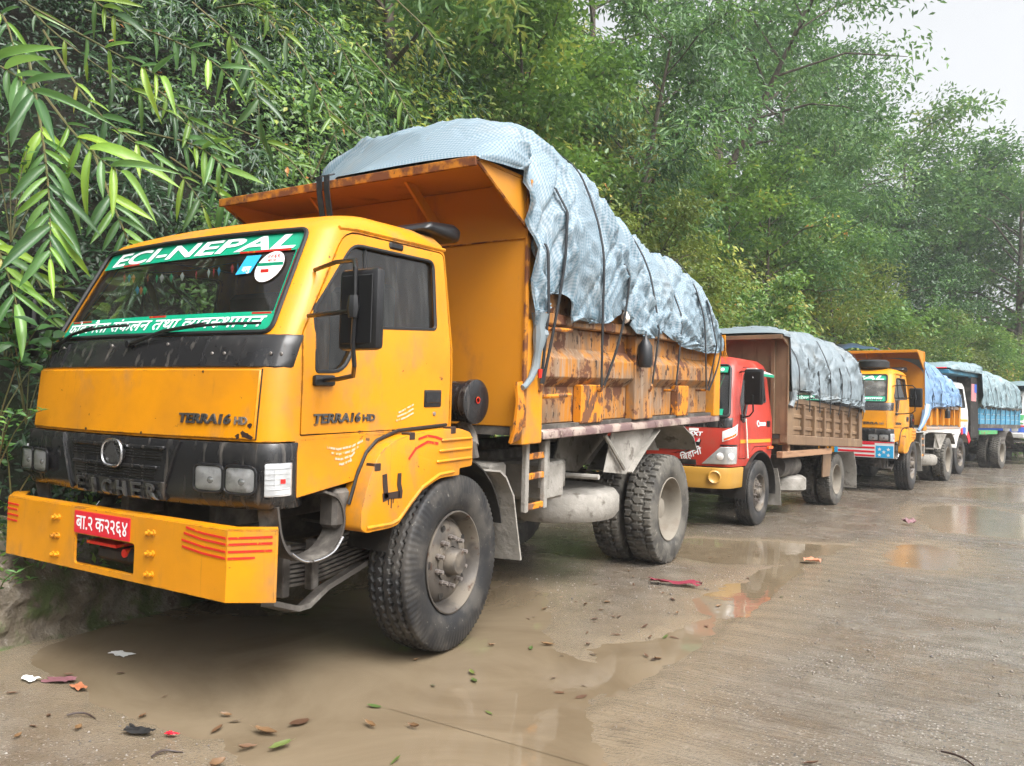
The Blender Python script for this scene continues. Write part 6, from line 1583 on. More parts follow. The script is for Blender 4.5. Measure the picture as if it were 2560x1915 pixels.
tail.tube([(x, y, z + .075) for x, y, z in pth], [.06, .04, .05, .028, .03, .022, .02, .018], 9); tail.build('knotted_tail', 'tarp_grey', o)
MB().tube([(1.235, 2.24, 1.945), (1.265, 2.27, 1.955), (1.235, 2.30, 1.94)], [.02, .035, .02], 8).build('knot', 'tarp_grey', o)
MB().grid(lambda u, v: (1.235 + (.03 + .012 * sin(5 * v + 9 * u)) * cos(2 * pi * u) * sin(pi * v) ** .6, 3.65 + (.036 + .012 * sin(7 * v + 12 * u)) * sin(2 * pi * u) * sin(pi * v) ** .6, 2.17 + .11 * v), 14, 9, True).build('knot', 'cream', o)
MB().tube([(1.25, 2.25, 1.72), (1.25, 2.25, 1.66)], [.018, .012], 7).build('tail_end', 'red_line', o)
g1 = 'rubber straps on the nearest truck'
strap_set('', tp1, [
    ('black rubber strap nearest the cab, beside the bed post of the big yellow truck', 2.31, .16, 2.34, 1.55, .0, g1),
    ('black rubber strap slanting to the first hook behind the big yellow bed post', 2.50, .22, 2.36, 1.55, .06, g1),
    ('longest black rubber strap of the big yellow truck, over the high tarpaulin hump', 3.18, .40, 3.28, 1.53, -.10, g1),
    ('short black rubber strap beside the pale knot under the hump of the checked tarpaulin', 3.58, .16, 3.32, 1.53, .02, g1),
    ('black rubber strap just behind the black pouch on the big yellow truck', 4.44, .36, 4.31, 1.56, -.12, g1),
    ('black rubber strap over the last full bay of the big yellow bed', 5.0, .34, 4.90, 1.55, -.02, g1),
    ('black rubber strap before the rear corner of the yellow bed, slanting up the tarpaulin', 5.62, .42, 5.78, 1.50, -.42, g1),
    ('black rubber strap nearly upright at the rear corner of the yellow bed', 5.86, .20, 5.82, 1.50, -.05, g1),
    ('hindmost black rubber strap on the tail of the big yellow truck', 6.12, .12, 5.86, 1.50, .0, g1)], t1, 1.21)
# two rubber bands hanging over the canopy lip
for k, dx in enumerate((-.105, -.035)):
    s = MB().ribbon([(.0 + dx, 1.56, 3.02), (.0 + dx, 1.505, 3.0), (dx + .01, 1.50, 2.9), (dx + .05, 1.52, 2.62)], (1, 0, .0), .045, .01).build('tie_down_strap', 'strap', None)
    s.location = t1.location; tag(s, ('left' if k == 0 else 'right') + ' of two black rubber bands hanging from the canopy lip above the cab', 'strap', g1)
pch = MB().lathe([(-.13, .0), (-.125, .05), (-.10, .062), (.06, .06), (.10, .035), (.12, .02), (.16, .012), (.165, 0)], 14, 'z', (1.25, 4.04, 1.96)).build('pouch', 'strap', None)
pch.location = t1.location; tag(pch, 'black pouch hanging below the tarpaulin hem on the side of the big yellow truck', 'pouch')
tas = MB()
for k in range(9): tas.tube([(1.16 + .01 * k - .04, 6.40, 2.33), (1.16 + .012 * k - .05, 6.42, 2.18 - .02 * (k % 3)), (1.16 + .016 * k - .06, 6.43, 2.08 - .02 * (k % 4))], [.008, .006, .002], 4)
o = tas.build('tassel', 'yellow_clean', None); o.location = t1.location; tag(o, 'yellow fringe tassel hanging at the tail end of the checked tarpaulin', 'tassel')
# inside the cab
bu = empty('bunting', t1.location); tag(bu, 'string of small coloured paper pennants hanging behind the windscreen', 'bunting')
MB().tube([(-.62 + 1.2 * t, cab1.fy(-.62 + 1.2 * t, 2.19) + .05, 2.20 - .04 * sin(pi * t) + .035 * .3) for t in np.linspace(0, 1, 12)], .003, 4).build('cord', 'rubber', bu)
pc = [('pennant_red', (.62, .03, .03)), ('pennant_green', (.03, .42, .16)), ('pennant_blue', (.03, .32, .55)), ('pennant_white', (.7, .68, .62)), ('pennant_orange', (.75, .25, .08))]
for n_, c_ in pc: MAT[n_] = material(n_, c_, .5)
rp = random.Random(5)
for k, x in enumerate([-.60, -.54, -.49, -.44, -.40, -.36, -.33, -.24, -.19, -.10, .0, .12, .22, .26, .30, .40, .44, .50]):
    y = cab1.fy(x, 2.17) + .045; z = 2.175 - .035 * sin(pi * min(1, max(0, (x + .62) / 1.2))) - (.07 if k in (3, 4, 5) else 0)
    a = rp.uniform(-.5, .5)
    MB().add([(x - .014 * cos(a), y - .014 * sin(a), z), (x, y, z + .022), (x + .014 * cos(a), y + .014 * sin(a), z), (x, y, z - .032), (x, y + .006, z), (x, y - .006, z)], [(0, 4, 1), (4, 2, 1), (0, 3, 4), (4, 3, 2), (0, 1, 5), (5, 1, 2), (0, 5, 3), (5, 2, 3)]).build('pennant', pc[(k * 2 + k // 3) % 5][0], bu, smooth=0)
pb = MB().grid(lambda u, v: (-.42 + .34 * u, .32 + .22 * v, 1.80 + .06 * sin(3 * u + 1) * v + .03 * sin(9 * u + 5 * v)), 10, 8)
o = pb.build('paper', 'paper', None); o.location = t1.location; tag(o, 'crumpled white paper lying on the dashboard behind the windscreen', 'paper')

# ================================================================== TRUCK 2: red cab, brown bed
t2 = empty('tipper_truck', (-4.0, 9.84, 0), radians(-5.56))
tag(t2, 'truck with red cab, ochre bumper and brown bed, second in the line', 'truck', LINE)
prof2 = [(.80, .10, .96, 1.63), (.95, .075, .985, 1.63), (1.20, .07, .99, 1.63), (1.40, .10, .985, 1.63), (1.48, .135, .975, 1.62), (2.06, .335, .90, 1.60), (2.13, .40, .87, 1.58), (2.19, .52, .80, 1.52), (2.225, .75, .6, 1.40)]
cab2 = Cab(prof2, 1.63, .11, .11)
door2 = round_poly([(.45, .90), (.66, .90), (.95, 1.045), (1.53, 1.045), (1.535, 2.06), (.70, 2.07), (.45, 1.52)], [.02, .0, .0, .03, .05, .10, .03])
win2 = round_poly([(.52, 1.36), (.60, 1.355), (.76, 1.60), (1.42, 1.63), (1.42, 1.99), (.75, 2.0), (.51, 1.62)], [.02, .03, .05, .04, .05, .07, .03])
P2 = build_cab(t2, cab2, dict(paint='red', ws=[(-.93, 1.425), (.93, 1.425), (.845, 2.075), (-.845, 2.075)], ws_depth=.85, win=win2, door=door2, side_glass='glass_dark', ws_glass='glass', z_in=1.08, ws_seal=.02))
arch = MB().lathe([(.55, .56), (1.3, .56)], 40, 'x', (0, 1.15, .43)); arch.lathe([(-1.3, .56), (-.55, .56)], 40, 'x', (0, 1.15, .43))
ca = arch.build('cut', None, None, smooth=0)
for ob in (P2['shell'], P2['door1'], P2['door-1']): boolean(ob, ca); fin_mesh(ob.data, 32)
kill(ca)
cab2.patch(-1.0, 1.0, 1.285, 1.412, .008, .02, 28, 4).build('cowl_panel', 'black', t2, bevel=.005)
decal(cab2, [(-.62, 1.13), (.62, 1.13), (.60, 1.06), (.46, .98), (.30, .95), (-.30, .95), (-.46, .98), (-.60, 1.06)], .006, .012, 'grille', 'black', t2)
for z in (1.0, 1.04, 1.08): cab2.patch(-.42, .42, z, z + .012, .014, .01, 12, 2).build('grille_slat', 'black_clean', t2)
cab2.patch(.20, .60, 1.10, 1.145, .012, .008, 8, 2).build('reflective_tape', 'white', t2)
for k in range(3): decal(cab2, [(.24 + .13 * k, 1.10), (.30 + .13 * k, 1.10), (.34 + .13 * k, 1.145), (.28 + .13 * k, 1.145)], .0155, .004, 'tape_stripe', 'red_sign', t2)
cab2.patch(-.55, .55, .81, .875, .008, .012, 14, 2).build('lower_grille', 'dark', t2)
cab2.patch(.46, .58, 1.235, 1.27, .006, .006, 8, 2).build('reflective_tape', 'white', t2)
for s in (1, -1):
    l = sheet(cab2, [(s * .62, .825), (s * 1.13, .835), (s * 1.13, 1.055), (s * .86, 1.045)], .014, .02, 'headlight', 'lens', t2, 20, 6, .006)
    for q_ in (.86, 1.0): lens(cab2, s * q_, .93, .045, .045, .016, .008, 'lamp_bulb', 'reflector_bowl', l, 2.0)
    cab2.patch(s * .86, s * 1.14, 1.062, 1.078, .012, .012, 8, 2).build('headlight_lid', 'black_clean', t2)
    st = sheet(cab2, [(s * .88, 1.11), (s * 1.13, 1.20), (s * 1.13, 1.34), (s * .88, 1.24)], .005, .004, 'corner_sticker', 'white', t2)
    sheet(cab2, [(s * .90, 1.125), (s * 1.10, 1.20), (s * 1.10, 1.232), (s * .90, 1.150)], .007, .003, 'sticker_stripe', 'amber', st)
    sheet(cab2, [(s * .96, 1.20), (s * 1.08, 1.25), (s * 1.08, 1.285), (s * .96, 1.24)], .007, .003, 'sticker_panel', 'blue_sticker' if s < 0 else 'lens', st)
    dd = P2['door%d' % s]
    MB().box(*sorted((s * .988, s * .994)), .46, 1.52, 1.092, 1.138).build('door_stripe', 'amber' if False else 'orange', dd)
    MB().box(*sorted((s * .986, s * .996)), 1.38, 1.49, 1.30, 1.38).build('door_handle', 'black_clean', dd, bevel=.006)
    mirror(t2, s, 1.20, .34, 1.80, .24, .44, [[(.90, .62, 2.0), (1.05, .45, 2.0), (1.18, .33, 1.96), (1.2, .30, 1.9)], [(1.2, .30, 1.7), (1.20, .33, 1.50), (1.12, .42, 1.44), (1.0, .50, 1.42)]])
    MB().box(*sorted((s * .98, s * 1.01)), .46, .53, 1.38, 1.46).build('mirror_bracket', 'black_clean', t2, bevel=.008)
    MB().prism([(.78, 2.06), (1.45, 2.0), (1.45, 1.97), (.78, 2.02)], 'x', *sorted((s * .93, s * 1.05))).build('window_visor', 'white', dd)
    MB().box(*sorted((s * 1.05, s * 1.055)), .8, 1.44, 1.965, 2.0).build('visor_edge', 'green', dd)
    MB().box(*sorted((s * .985, s * 1.02)), 1.40, 1.56, 1.0, 1.04).build('side_marker', 'amber', t2, bevel=.006)
    MB().ribbon([(s * .86, 1.15 + .54 * cos(a), .43 + .54 * sin(a)) for a in np.linspace(radians(-5), radians(185), 16)], (1, 0, 0), .30, .01).build('wheel_arch', 'dark', t2)
    MB().ribbon([(s * .90, 1.68, .72), (s * .92, 1.74, .50), (s * .93, 1.76, .22)], (1, 0, 0), .28, .012).build('mud_flap', 'mud', t2)
    MB().ribbon([(s * .9, 5.25, .86), (s * .92, 5.33, .60), (s * .92, 5.36, .25)], (1, 0, 0), .40, .012).build('mud_flap', 'mud', t2)
    MB().prism([(3.85, .50), (4.25, .50), (4.30, .90), (3.85, .95)], 'x', *sorted((s * .98, s * 1.0))).build('mudguard_plate', 'brown_bed', t2)
cab2.patch(-.84, .84, 1.985, 2.06, .014, .003, 24, 3).build('windscreen_banner', 'green', t2)
cab2.patch(-.86, .86, 1.44, 1.52, .014, .003, 24, 3).build('windscreen_banner', 'green', t2)
for q in (.62, .70, .77): decal(cab2, [(q + .025 * cos(t), 2.022 + .022 * sin(t)) for t in [2 * pi * k / 12 for k in range(12)]], .017, .002, 'banner_dot', 'white', t2)
rp = random.Random(9)
for k in range(7):
    x = .78 - .07 * k
    MB().tube([(x, cab2.fy(x, 1.95) + .05, 1.98), (x - .05, cab2.fy(x, 1.75) + .06, 1.80 - .05 * rp.random()), (x - .16, cab2.fy(x, 1.6) + .07, 1.58 + .1 * rp.random())], .008, 4).build('tinsel', 'red_sign' if k % 3 else 'green_paint', t2)
for k in range(6): MB().lathe([(-.03, 0), (-.02, .02), (.0, .03), (.03, .0)], 6, 'z', (.3 + .07 * k, cab2.fy(.4, 1.6) + .08, 1.56 + .05 * rp.random())).build('artificial_flower', 'green_paint' if k % 2 else 'red_sign', t2)
bq = Cab([(.52, -.02, .96), (.80, -.03, .99)], .72, .22, .10)
b2 = bq.patch(-1.42, 1.42, .53, .79, .0, .05, 44, 4).build('bumper', 'gold', t2, bevel=.02, seg=2)
for s in (1, -1): MB().lathe([(-.02, .085), (.0, .085), (.012, .07), (.0, .055), (-.004, .05), (-.01, .03), (-.01, 0)], 20, 'y').build('fog_lamp_ring', 'gold', b2).matrix_local = Matrix.Translation(bq.pt(s * .83, .675, .01)) @ Matrix.Rotation(s * radians(25), 4, 'Z') @ Matrix.Rotation(pi, 4, 'Z')
lettering('PRO 1095XT', lambda u, v, d: cab2.pt(.14 + u, 1.178 + v, .004 + d), .50, .048, 'letter_white', t2, depth=.006, bold=.03, shear=.15)
lettering_raw(text_compose(['ि', 'ब', 'ह', 'ा', 'न', 'ी'], .02), lambda u, v, d: cab2.pt(.36 + u - .2 * v, .845 + v + u * .42, .006 + d), .27, .07, 'letter_white', t2)
lettering('EICHER', lambda u, v, d: (.991 + d, 1.10 + u, 1.315 + v), .23, .045, 'letter_white', P2['door1'], depth=.003, bold=.04)
MB().tube([(.993, 1.05 + .032 * cos(t), 1.34 + .036 * sin(t)) for t in np.linspace(.8, 5.6, 14)], .008, 5).build('door_emblem', 'letter_white', P2['door1'])
MB().ribbon([(1.02, .56, 1.40), (1.02, .60, 1.22), (1.015, .63, 1.06), (1.015, .66, .90)], (0, 1, 0), .03, .006).build('cloth_streamer', 'cream', t2)
tipper_bed(t2, dict(y0=1.70, y1=5.52, z0=1.10, z1=1.64, hw=1.15, ztop=2.52, canopy=.24, gusset=.10, panel='brown_bed', side='brown_bed', rib='brown_bed', front='brown_bed', edge='brown_bed', post='brown_bed', sill='brown_bed', rail='brown_bed', recess=.055,
          h_rails=(1.30, 1.47, 1.62), ribs=[(y, y + .07, 'brown_bed') for y in (2.42, 2.92, 3.40, 3.88, 4.36, 4.84)], post_top=1.70, front_ribs=(.95,)))
MB().box(-1.16, 1.162, 1.72, 5.54, 1.06, 1.20).build('bed_beam', 'brown_bed', t2, bevel=.01)
for y in (1.9, 3.6): MB().box(1.02, 1.10, y, y + .1, .96, 1.10).build('guard_post', 'tan', t2)
MB().box(1.04, 1.13, 1.62, 3.88, .875, .965).build('side_guard', 'tan', t2, bevel=.008)
MB().lathe([(-.12, .15), (-.12, .36), (-.08, .42), (.08, .42), (.12, .36), (.12, .15)], 28, 'z', (.62, 2.85, .45)).build('spare_tyre', 'mud', t2)
MB().lathe([(-.35, .0), (-.35, .17), (.35, .17), (.35, 0)], 20, 'y', (.80, 2.55, .72)).build('air_tank', 'chassis', t2)
chassis(t2, dict(len=5.5, z=.98, cross=(.6, 2.0, 3.2, 4.4, 5.2), R=.43, yf=1.15, yr=4.62))
wheel(t2, .885, 1.15, .43, True, steer=radians(3), scale_w=.95); wheel(t2, -.885, 1.15, .43, True, True)
for s in (1, -1): wheel(t2, s * .895, 4.62, .43, False, s < 0); wheel(t2, s * .63, 4.62, .43, False, s < 0, spin=.4)
for ch in t2.children:
    if ch.type == 'MESH' and ch.data.users == 1 and not len(ch.data.vertices): pass
    elif ch.type == 'MESH' and ch.data.users == 1 and min(v.co.y for v in ch.data.vertices) > 1.4 and max(v.co.z for v in ch.data.vertices) > .99:
        for v in ch.data.vertices: v.co.z -= .03 * (v.co.y - 1.7)
hem2 = [(1.46, 2.53), (1.68, 2.53), (1.74, 1.72), (1.85, 1.66), (2.0, 1.82), (2.3, 1.83), (2.9, 1.76), (3.4, 1.73), (4.0, 1.76), (4.6, 1.74), (5.1, 1.72), (5.40, 1.68), (5.62, 1.66)]
top2 = np.array([(1.46, 2.58), (1.7, 2.66), (2.1, 2.74), (2.5, 2.70), (2.9, 2.76), (3.5, 2.78), (4.1, 2.84), (4.5, 2.76), (4.9, 2.86), (5.3, 2.80), (5.52, 2.5), (5.62, 2.0)])
S2 = [2.0, 2.5, 3.05, 3.5, 4.0, 4.5, 5.05, 5.38]
tp2 = Tarp(1.17, hem2, top2, 1.85, S2, 23, n=3.2, y_tilt=(-.03, 1.7), bulge=.09)
o = tp2.mesh('tarpaulin', 'tarp_grey', 220, 140); o.location = t2.location; o.rotation_euler = t2.rotation_euler
tag(o, 'grey tarpaulin bulging over the brown bed of the truck with the red cab', 'tarpaulin', 'tarpaulins over truck loads')
MB().tube([(1.19, 1.80, 1.78), (1.20, 1.78, 1.66), (1.19, 1.72, 1.58)], [.06, .035, .04], 8).build('knotted_tail', 'tarp_grey', o)
ordn = ['first', 'second', 'third', 'fourth', 'fifth', 'sixth', 'seventh', 'eighth', 'ninth']
strap_set('', tp2, [(ordn[k] + ' dark strap behind the red cab, over the grey tarpaulin on the brown bed', y, (.42, .2, .16, .3, .18, .35, .45, .2)[k], y + (.04 if k % 2 else -.03), 1.55, (-.25, 0, .05, -.2, .03, -.1, -.35, 0)[k], 'dark straps on the red truck') for k, y in enumerate(S2)], t2, 1.19)

# ================================================================== TRUCK 3: second yellow tipper
t3 = empty('tipper_truck', (-3.15, 17.26, 0), radians(-6.87))
tag(t3, 'yellow tipper truck with striped flag painted on its bumper, third in the line', 'truck', LINE)
cab3, P3, gc3 = terra(t3, False)
b3 = MB().box(-1.13, 1.13, 0, .02, .70, 1.0).build('bumper', 'yellow_clean', t3, bevel=.004)
MB().box(.02, 1.131, -.006, -.001, .695, 1.005).build('flag_panel', 'white', b3)
for k in range(4): MB().box(.09, .78, -.010, -.0065, .71 + .078 * k, .748 + .078 * k).build('flag_stripe', 'red_sign', b3)
MB().box(.02, .085, -.010, -.0065, .70, 1.0).build('flag_bar', 'blue_sticker', b3); MB().box(.80, 1.12, -.010, -.0065, .70, .93).build('flag_canton', 'blue_sticker', b3)
MB().box(.09, 1.131, -.010, -.0065, .985, 1.004).build('flag_stripe', 'red_sign', b3)
for x, z in ((.87, .86), (1.03, .86), (.95, .81), (.87, .75), (1.03, .75)):
    MB().prism([(x + (.038 if k % 2 == 0 else .017) * sin(pi * k / 5), z + (.038 if k % 2 == 0 else .017) * cos(pi * k / 5)) for k in range(10)], 'y', -.014, -.0105).build('flag_star', 'white', b3, smooth=0)
for x in (-.16, -.07):
    for z in (.76, .85, .94): MB().prism([(x, z - .025), (x + .028, z + .008), (x + .015, z + .024), (x, z + .012), (x - .015, z + .024), (x - .028, z + .008)], 'y', -.004, -.001).build('heart_mark', 'rubber', b3, smooth=0)
for q, m in ((.02, 'red_sign'), (.10, 'blue'), (-.06, 'red_sign')): cab3.patch(q, q + .07, 1.28, 1.60, .016, .004, 3, 4).build('bonnet_stripe', m, t3)
MB().lathe([(-.1, .16), (-.1, .25), (-.06, .31), (.06, .31), (.1, .25), (.1, .16)], 24, 'z', (.50, .85, 2.55)).build('roof_tyre', 'rubber', t3)
tipper_bed(t3, dict(y0=2.15, y1=6.15, z0=1.24, z1=1.72, hw=1.18, ztop=2.88, canopy=.60, gusset=.36, panel='yellow_dark', side='yellow_dark', rib='yellow_dark', front='yellow_dark', edge='yellow_dark', post='yellow_dark', sill='grey_rib', rail='grey_rib',
          ribs=[(y, y + .12, 0) for y in (2.85, 3.5, 4.15, 4.8, 5.4)], post_top=1.72, brackets=(.1,)))
wheel(t3, .985, 1.52, .525, True, steer=radians(3)); wheel(t3, -.985, 1.52, .525, True, True)
for s in (1, -1): wheel(t3, s * .995, 5.0, .525, False, s < 0); wheel(t3, s * .66, 5.0, .525, False, s < 0, spin=.4)
hem3 = [(2.13, 2.62), (2.16, 1.9), (2.22, 1.62), (2.34, 1.62), (2.5, 1.68), (3.0, 1.74), (4.0, 1.76), (5.0, 1.80), (5.8, 1.82), (6.2, 1.80)]
top3 = np.array([(2.13, 2.78), (2.4, 2.86), (2.9, 2.88), (3.5, 2.86), (4.2, 2.80), (5.0, 2.72), (5.7, 2.62), (6.05, 2.4), (6.2, 2.0)])
S3 = [2.6, 3.1, 3.6, 4.1, 4.6, 5.1, 5.7]
tp3 = Tarp(1.20, hem3, top3, 1.85, S3, 37, n=3.0, bulge=.06)
o = tp3.mesh('tarpaulin', 'tarp_blue', 180, 120); o.location = t3.location; o.rotation_euler = t3.rotation_euler
tag(o, 'shiny pale blue tarpaulin over the load of the second yellow truck', 'tarpaulin', 'tarpaulins over truck loads')
MB().tube([(1.21, 2.28, 1.75), (1.22, 2.15, 1.55), (1.2, 1.95, 1.35), (1.15, 1.85, 1.22)], [.10, .08, .05, .03], 8).build('knotted_tail', 'tarp_blue', o)
cv = MB().grid(lambda u, v: (-1.1 + 1.6 * u, 1.62 + .7 * v, 2.91 + .17 * sin(pi * u) * (1 - .3 * v) + .015 * sin(23 * u + 3 * v)), 24, 8).build('cover_fold', 'tarp_blue', o)
strap_set('', tp3, [(ordn[k] + ' black strap behind the cab on the shiny pale blue tarpaulin', y, (.4, .2, .35, .22, .4, .2, .3)[k], y + .03, 1.52, (-.1, 0, -.12, 0, -.15, .02, 0)[k], 'straps on the second yellow truck') for k, y in enumerate(S3)], t3, 1.21)
MB().lathe([(-.12, 0), (-.11, .06), (.05, .06), (.1, .02), (.12, 0)], 10, 'z', (1.24, 4.28, 1.62)).build('pouch', 'strap', t3)

# ================================================================== TRUCK 4: white cab, blue timber bed
t4 = empty('cargo_truck', (-2.72, 24.24, 0), radians(-11.76))
tag(t4, 'truck with white cab and blue timber bed under a grey-green tarpaulin, fourth in the line', 'truck', LINE)
prof4 = [(1.10, .12, 1.12, 2.06), (1.50, .16, 1.13, 2.06), (1.72, .30, 1.12, 2.06), (2.40, .62, 1.02, 2.04), (2.5, .75, .98, 2.0), (2.56, 1.0, .80, 1.9)]
cab4 = Cab(prof4, 2.06, .16, .07)
door4 = [(.88, 1.32), (1.96, 1.32), (1.96, 2.42), (1.10, 2.42), (.88, 1.95)]
win4 = round_poly([(.98, 1.80), (1.84, 1.82), (1.84, 2.34), (1.18, 2.34)], .04)
P4 = build_cab(t4, cab4, dict(paint='cab_white', ws=[(-.95, 1.76), (.95, 1.76), (.88, 2.36), (-.88, 2.36)], ws_depth=1.1, win=win4, door=door4, side_glass='glass_dark', ws_glass='glass_grey', z_in=1.3))
MB().box(-1.12, 1.12, .05, .4, .75, 1.09).build('bumper', 'cab_white', t4, bevel=.02)
for s in (1, -1):
    f = MB().ribbon([(s * 1.05, 1.30 + .66 * cos(a), .56 + .66 * sin(a)) for a in np.linspace(radians(28), radians(165), 18)], (1, 0, 0), .30, .02).build('wheel_arch', 'cab_white', t4)
    for a0, a1, m in ((30, 62, 'red_sign'), (62, 74, 'white'), (74, 100, 'blue'), (100, 112, 'red_sign')):
        MB().ribbon([(s * 1.205, 1.30 + .64 * cos(a), .56 + .64 * sin(a)) for a in np.linspace(radians(a0), radians(a1), 8)], [(0, cos(a), sin(a)) for a in np.linspace(radians(a0), radians(a1), 8)], .17, .02).build('arch_panel', m, f)
    MB().box(*sorted((s * 1.128, s * 1.135)), .9, 1.94, 1.44, 1.50).build('door_stripe', 'orange', P4['door%d' % s])
    MB().box(*sorted((s * .80, s * 1.16)), 2.12, 2.88, 1.0, 2.70).build('dark_gap_block', 'dark', t4)  # dark block standing for the shaded interior between cab and bed
    fl = MB().box(*sorted((s * 1.162, s * 1.172)), 2.16, 2.62, 2.02, 2.50).build('flag_panel', 'white', t4)
    for k in range(4): MB().box(*sorted((s * 1.1725, s * 1.178)), 2.16 + .115 * k, 2.215 + .115 * k, 2.02, 2.50).build('flag_stripe', 'red_sign', fl)
    MB().box(*sorted((s * 1.178, s * 1.183)), 2.40, 2.62, 2.26, 2.50).build('flag_canton', 'blue', fl)
    MB().prism([(2.1, 1.0), (2.86, 1.0), (2.86, 1.55), (2.1, 1.45)], 'x', *sorted((s * 1.165, s * 1.175))).build('side_flap', 'red_sign' if s < 0 else 'dark', t4)
    for k, (za, zb_) in enumerate(((1.38, 1.52), (1.53, 1.67), (1.68, 1.82))): MB().box(*sorted((s * 1.14, s * 1.17)), 2.92, 7.78, za, zb_).build('plank', 'blue_bed', t4, bevel=.006)
    for k in range(9): MB().box(*sorted((s * 1.171, s * 1.20)), 2.95 + .59 * k, 3.03 + .59 * k, 1.34, 1.86).build('stake', 'blue_bed', t4, bevel=.006)
    MB().box(*sorted((s * 1.10, s * 1.21)), 2.9, 7.8, 1.26, 1.375).build('bed_beam', 'chassis', t4, bevel=.01)
    MB().box(*sorted((s * 1.13, s * 1.17)), 3.0, 5.0, 1.08, 1.20).build('side_guard', 'green_paint', t4, bevel=.006)
    MB().ribbon([(s * 1.0, 6.1 + .64 * cos(a), .56 + .62 * sin(a)) for a in np.linspace(radians(20), radians(160), 12)], (1, 0, 0), .5, .015).build('mudguard', 'chassis', t4)
MB().box(-1.16, 1.16, 2.90, 7.8, 1.36, 1.40).build('bed_floor', 'chassis', t4)
MB().box(-1.16, 1.16, .10, 2.9, 2.70, 2.80).build('roof_rack', 'blue_bed', t4, bevel=.01); MB().tube([(-1.1, .08, 2.84), (1.1, .08, 2.84)], .02, 6).build('rack_rail', 'red_sign', t4)
MB().prism([(2.0, 2.695), (2.9, 2.695), (2.9, 2.45)], 'x', 1.11, 1.15).build('rack_brace', 'blue_bed', t4)
chassis(t4, dict(len=7.6, z=1.14, cross=(.6, 2.0, 3.6, 5.0, 7.0), R=.52, yf=1.30, yr=5.74))
wheel(t4, 1.0, 1.30, .50, True); wheel(t4, -1.0, 1.30, .50, True, True)
for s in (1, -1): wheel(t4, s * 1.01, 5.74, .50, False, s < 0); wheel(t4, s * .66, 5.74, .50, False, s < 0, spin=.4)
hem4 = [(.12, 2.80), (2.70, 2.80), (2.82, 2.1), (2.95, 1.80), (3.2, 1.92), (4, 1.90), (5, 1.88), (6.2, 1.90), (7.2, 1.90), (7.86, 1.92)]
top4 = np.array([(.12, 2.86), (.6, 2.98), (1.5, 3.06), (2.6, 3.10), (3.5, 3.12), (4.5, 3.08), (5.5, 3.0), (6.5, 2.98), (7.3, 2.9), (7.75, 2.6), (7.86, 2.2)])
S4 = [3.15, 3.45, 4.15, 4.65, 5.05, 5.65, 6.2, 6.85, 7.35]
tp4 = Tarp(1.20, hem4, top4, 2.0, S4, 53, n=3.4, bulge=.05)
o = tp4.mesh('tarpaulin', 'tarp_teal', 220, 120); o.location = t4.location; o.rotation_euler = t4.rotation_euler
tag(o, 'grey-green tarpaulin reaching forward over the white cab of the fourth truck', 'tarpaulin', 'tarpaulins over truck loads')
strap_set('', tp4, [(ordn[k] + ' black strap from the front of the blue timber bed', y, (.2, .18, .28, .2, .3, .22, .24, .26, .2)[k], y + .02, 1.62, (0, 0, -.06, .05, -.05, .1, 0, .05, 0)[k], 'straps on the blue bed') for k, y in enumerate(S4)], t4, 1.215)

# ================================================================== TRUCK 5: white cab at the picture edge
t5 = empty('cargo_truck', (-.93, 32.75, 0), radians(-15))
tag(t5, 'white truck with chrome bumper behind the blue bed, last in the line', 'truck', LINE)
cab5 = Cab([(z, y * .9, w, r) for z, y, w, r in prof4], 2.06, .16, .07)
P5 = build_cab(t5, cab5, dict(paint='cab_white', ws=[(-.95, 1.76), (.95, 1.76), (.88, 2.36), (-.88, 2.36)], ws_depth=1.1, win=win4, door=door4, side_glass='glass_dark', ws_glass='glass_grey', z_in=1.3))
cab5.patch(-1.1, 1.1, 1.12, 1.30, .01, .02, 24, 3).build('grille', 'blue', t5)
cab5.patch(-1.1, 1.1, 1.305, 1.36, .012, .02, 24, 2).build('grille_strip', 'red_sign', t5)
for q in (-.95, .95): cab5.patch(q - .09, q + .09, 1.40, 1.72, .01, .006, 4, 3).build('corner_panel', 'green_paint', t5)
MB().box(-1.15, 1.15, -.08, .1, .92, 1.10).build('bumper', 'cab_white', t5, bevel=.03); MB().tube([(-1.15, -.1, .80), (1.15, -.1, .80)], .045, 8).build('bumper_bar', 'chrome', t5)
for x in (-.8, -.55, .55, .8): lens(cab5, x, 1.21, .10, .07, .014, .015, 'headlight', 'lens', t5)
MB().box(-1.16, 1.16, 2.3, 7.4, 1.25, 1.85).build('bed_side', 'blue_bed', t5, bevel=.01)
chassis(t5, dict(len=7.2, z=1.14, cross=(.6, 2.0), R=.5, yf=1.3, yr=5.6))
wheel(t5, 1.0, 1.30, .50, True, detail=False); wheel(t5, -1.0, 1.30, .50, True, True, detail=False)
for s in (1, -1): wheel(t5, s * 1.0, 5.6, .50, False, s < 0)
tp5 = Tarp(1.2, [(.2, 2.68), (2.2, 2.68), (2.35, 1.9), (7.4, 1.9)], np.array([(.2, 2.72), (1.5, 2.9), (4, 2.95), (7.0, 2.8), (7.4, 2.2)]), 2.0, [3, 4, 5, 6], 61, n=3.4)
o = tp5.mesh('tarpaulin', 'tarp_teal', 120, 80); o.location = t5.location; o.rotation_euler = t5.rotation_euler
tag(o, 'pale tarpaulin over the last white truck, just behind the blue timber bed', 'tarpaulin', 'tarpaulins over truck loads')
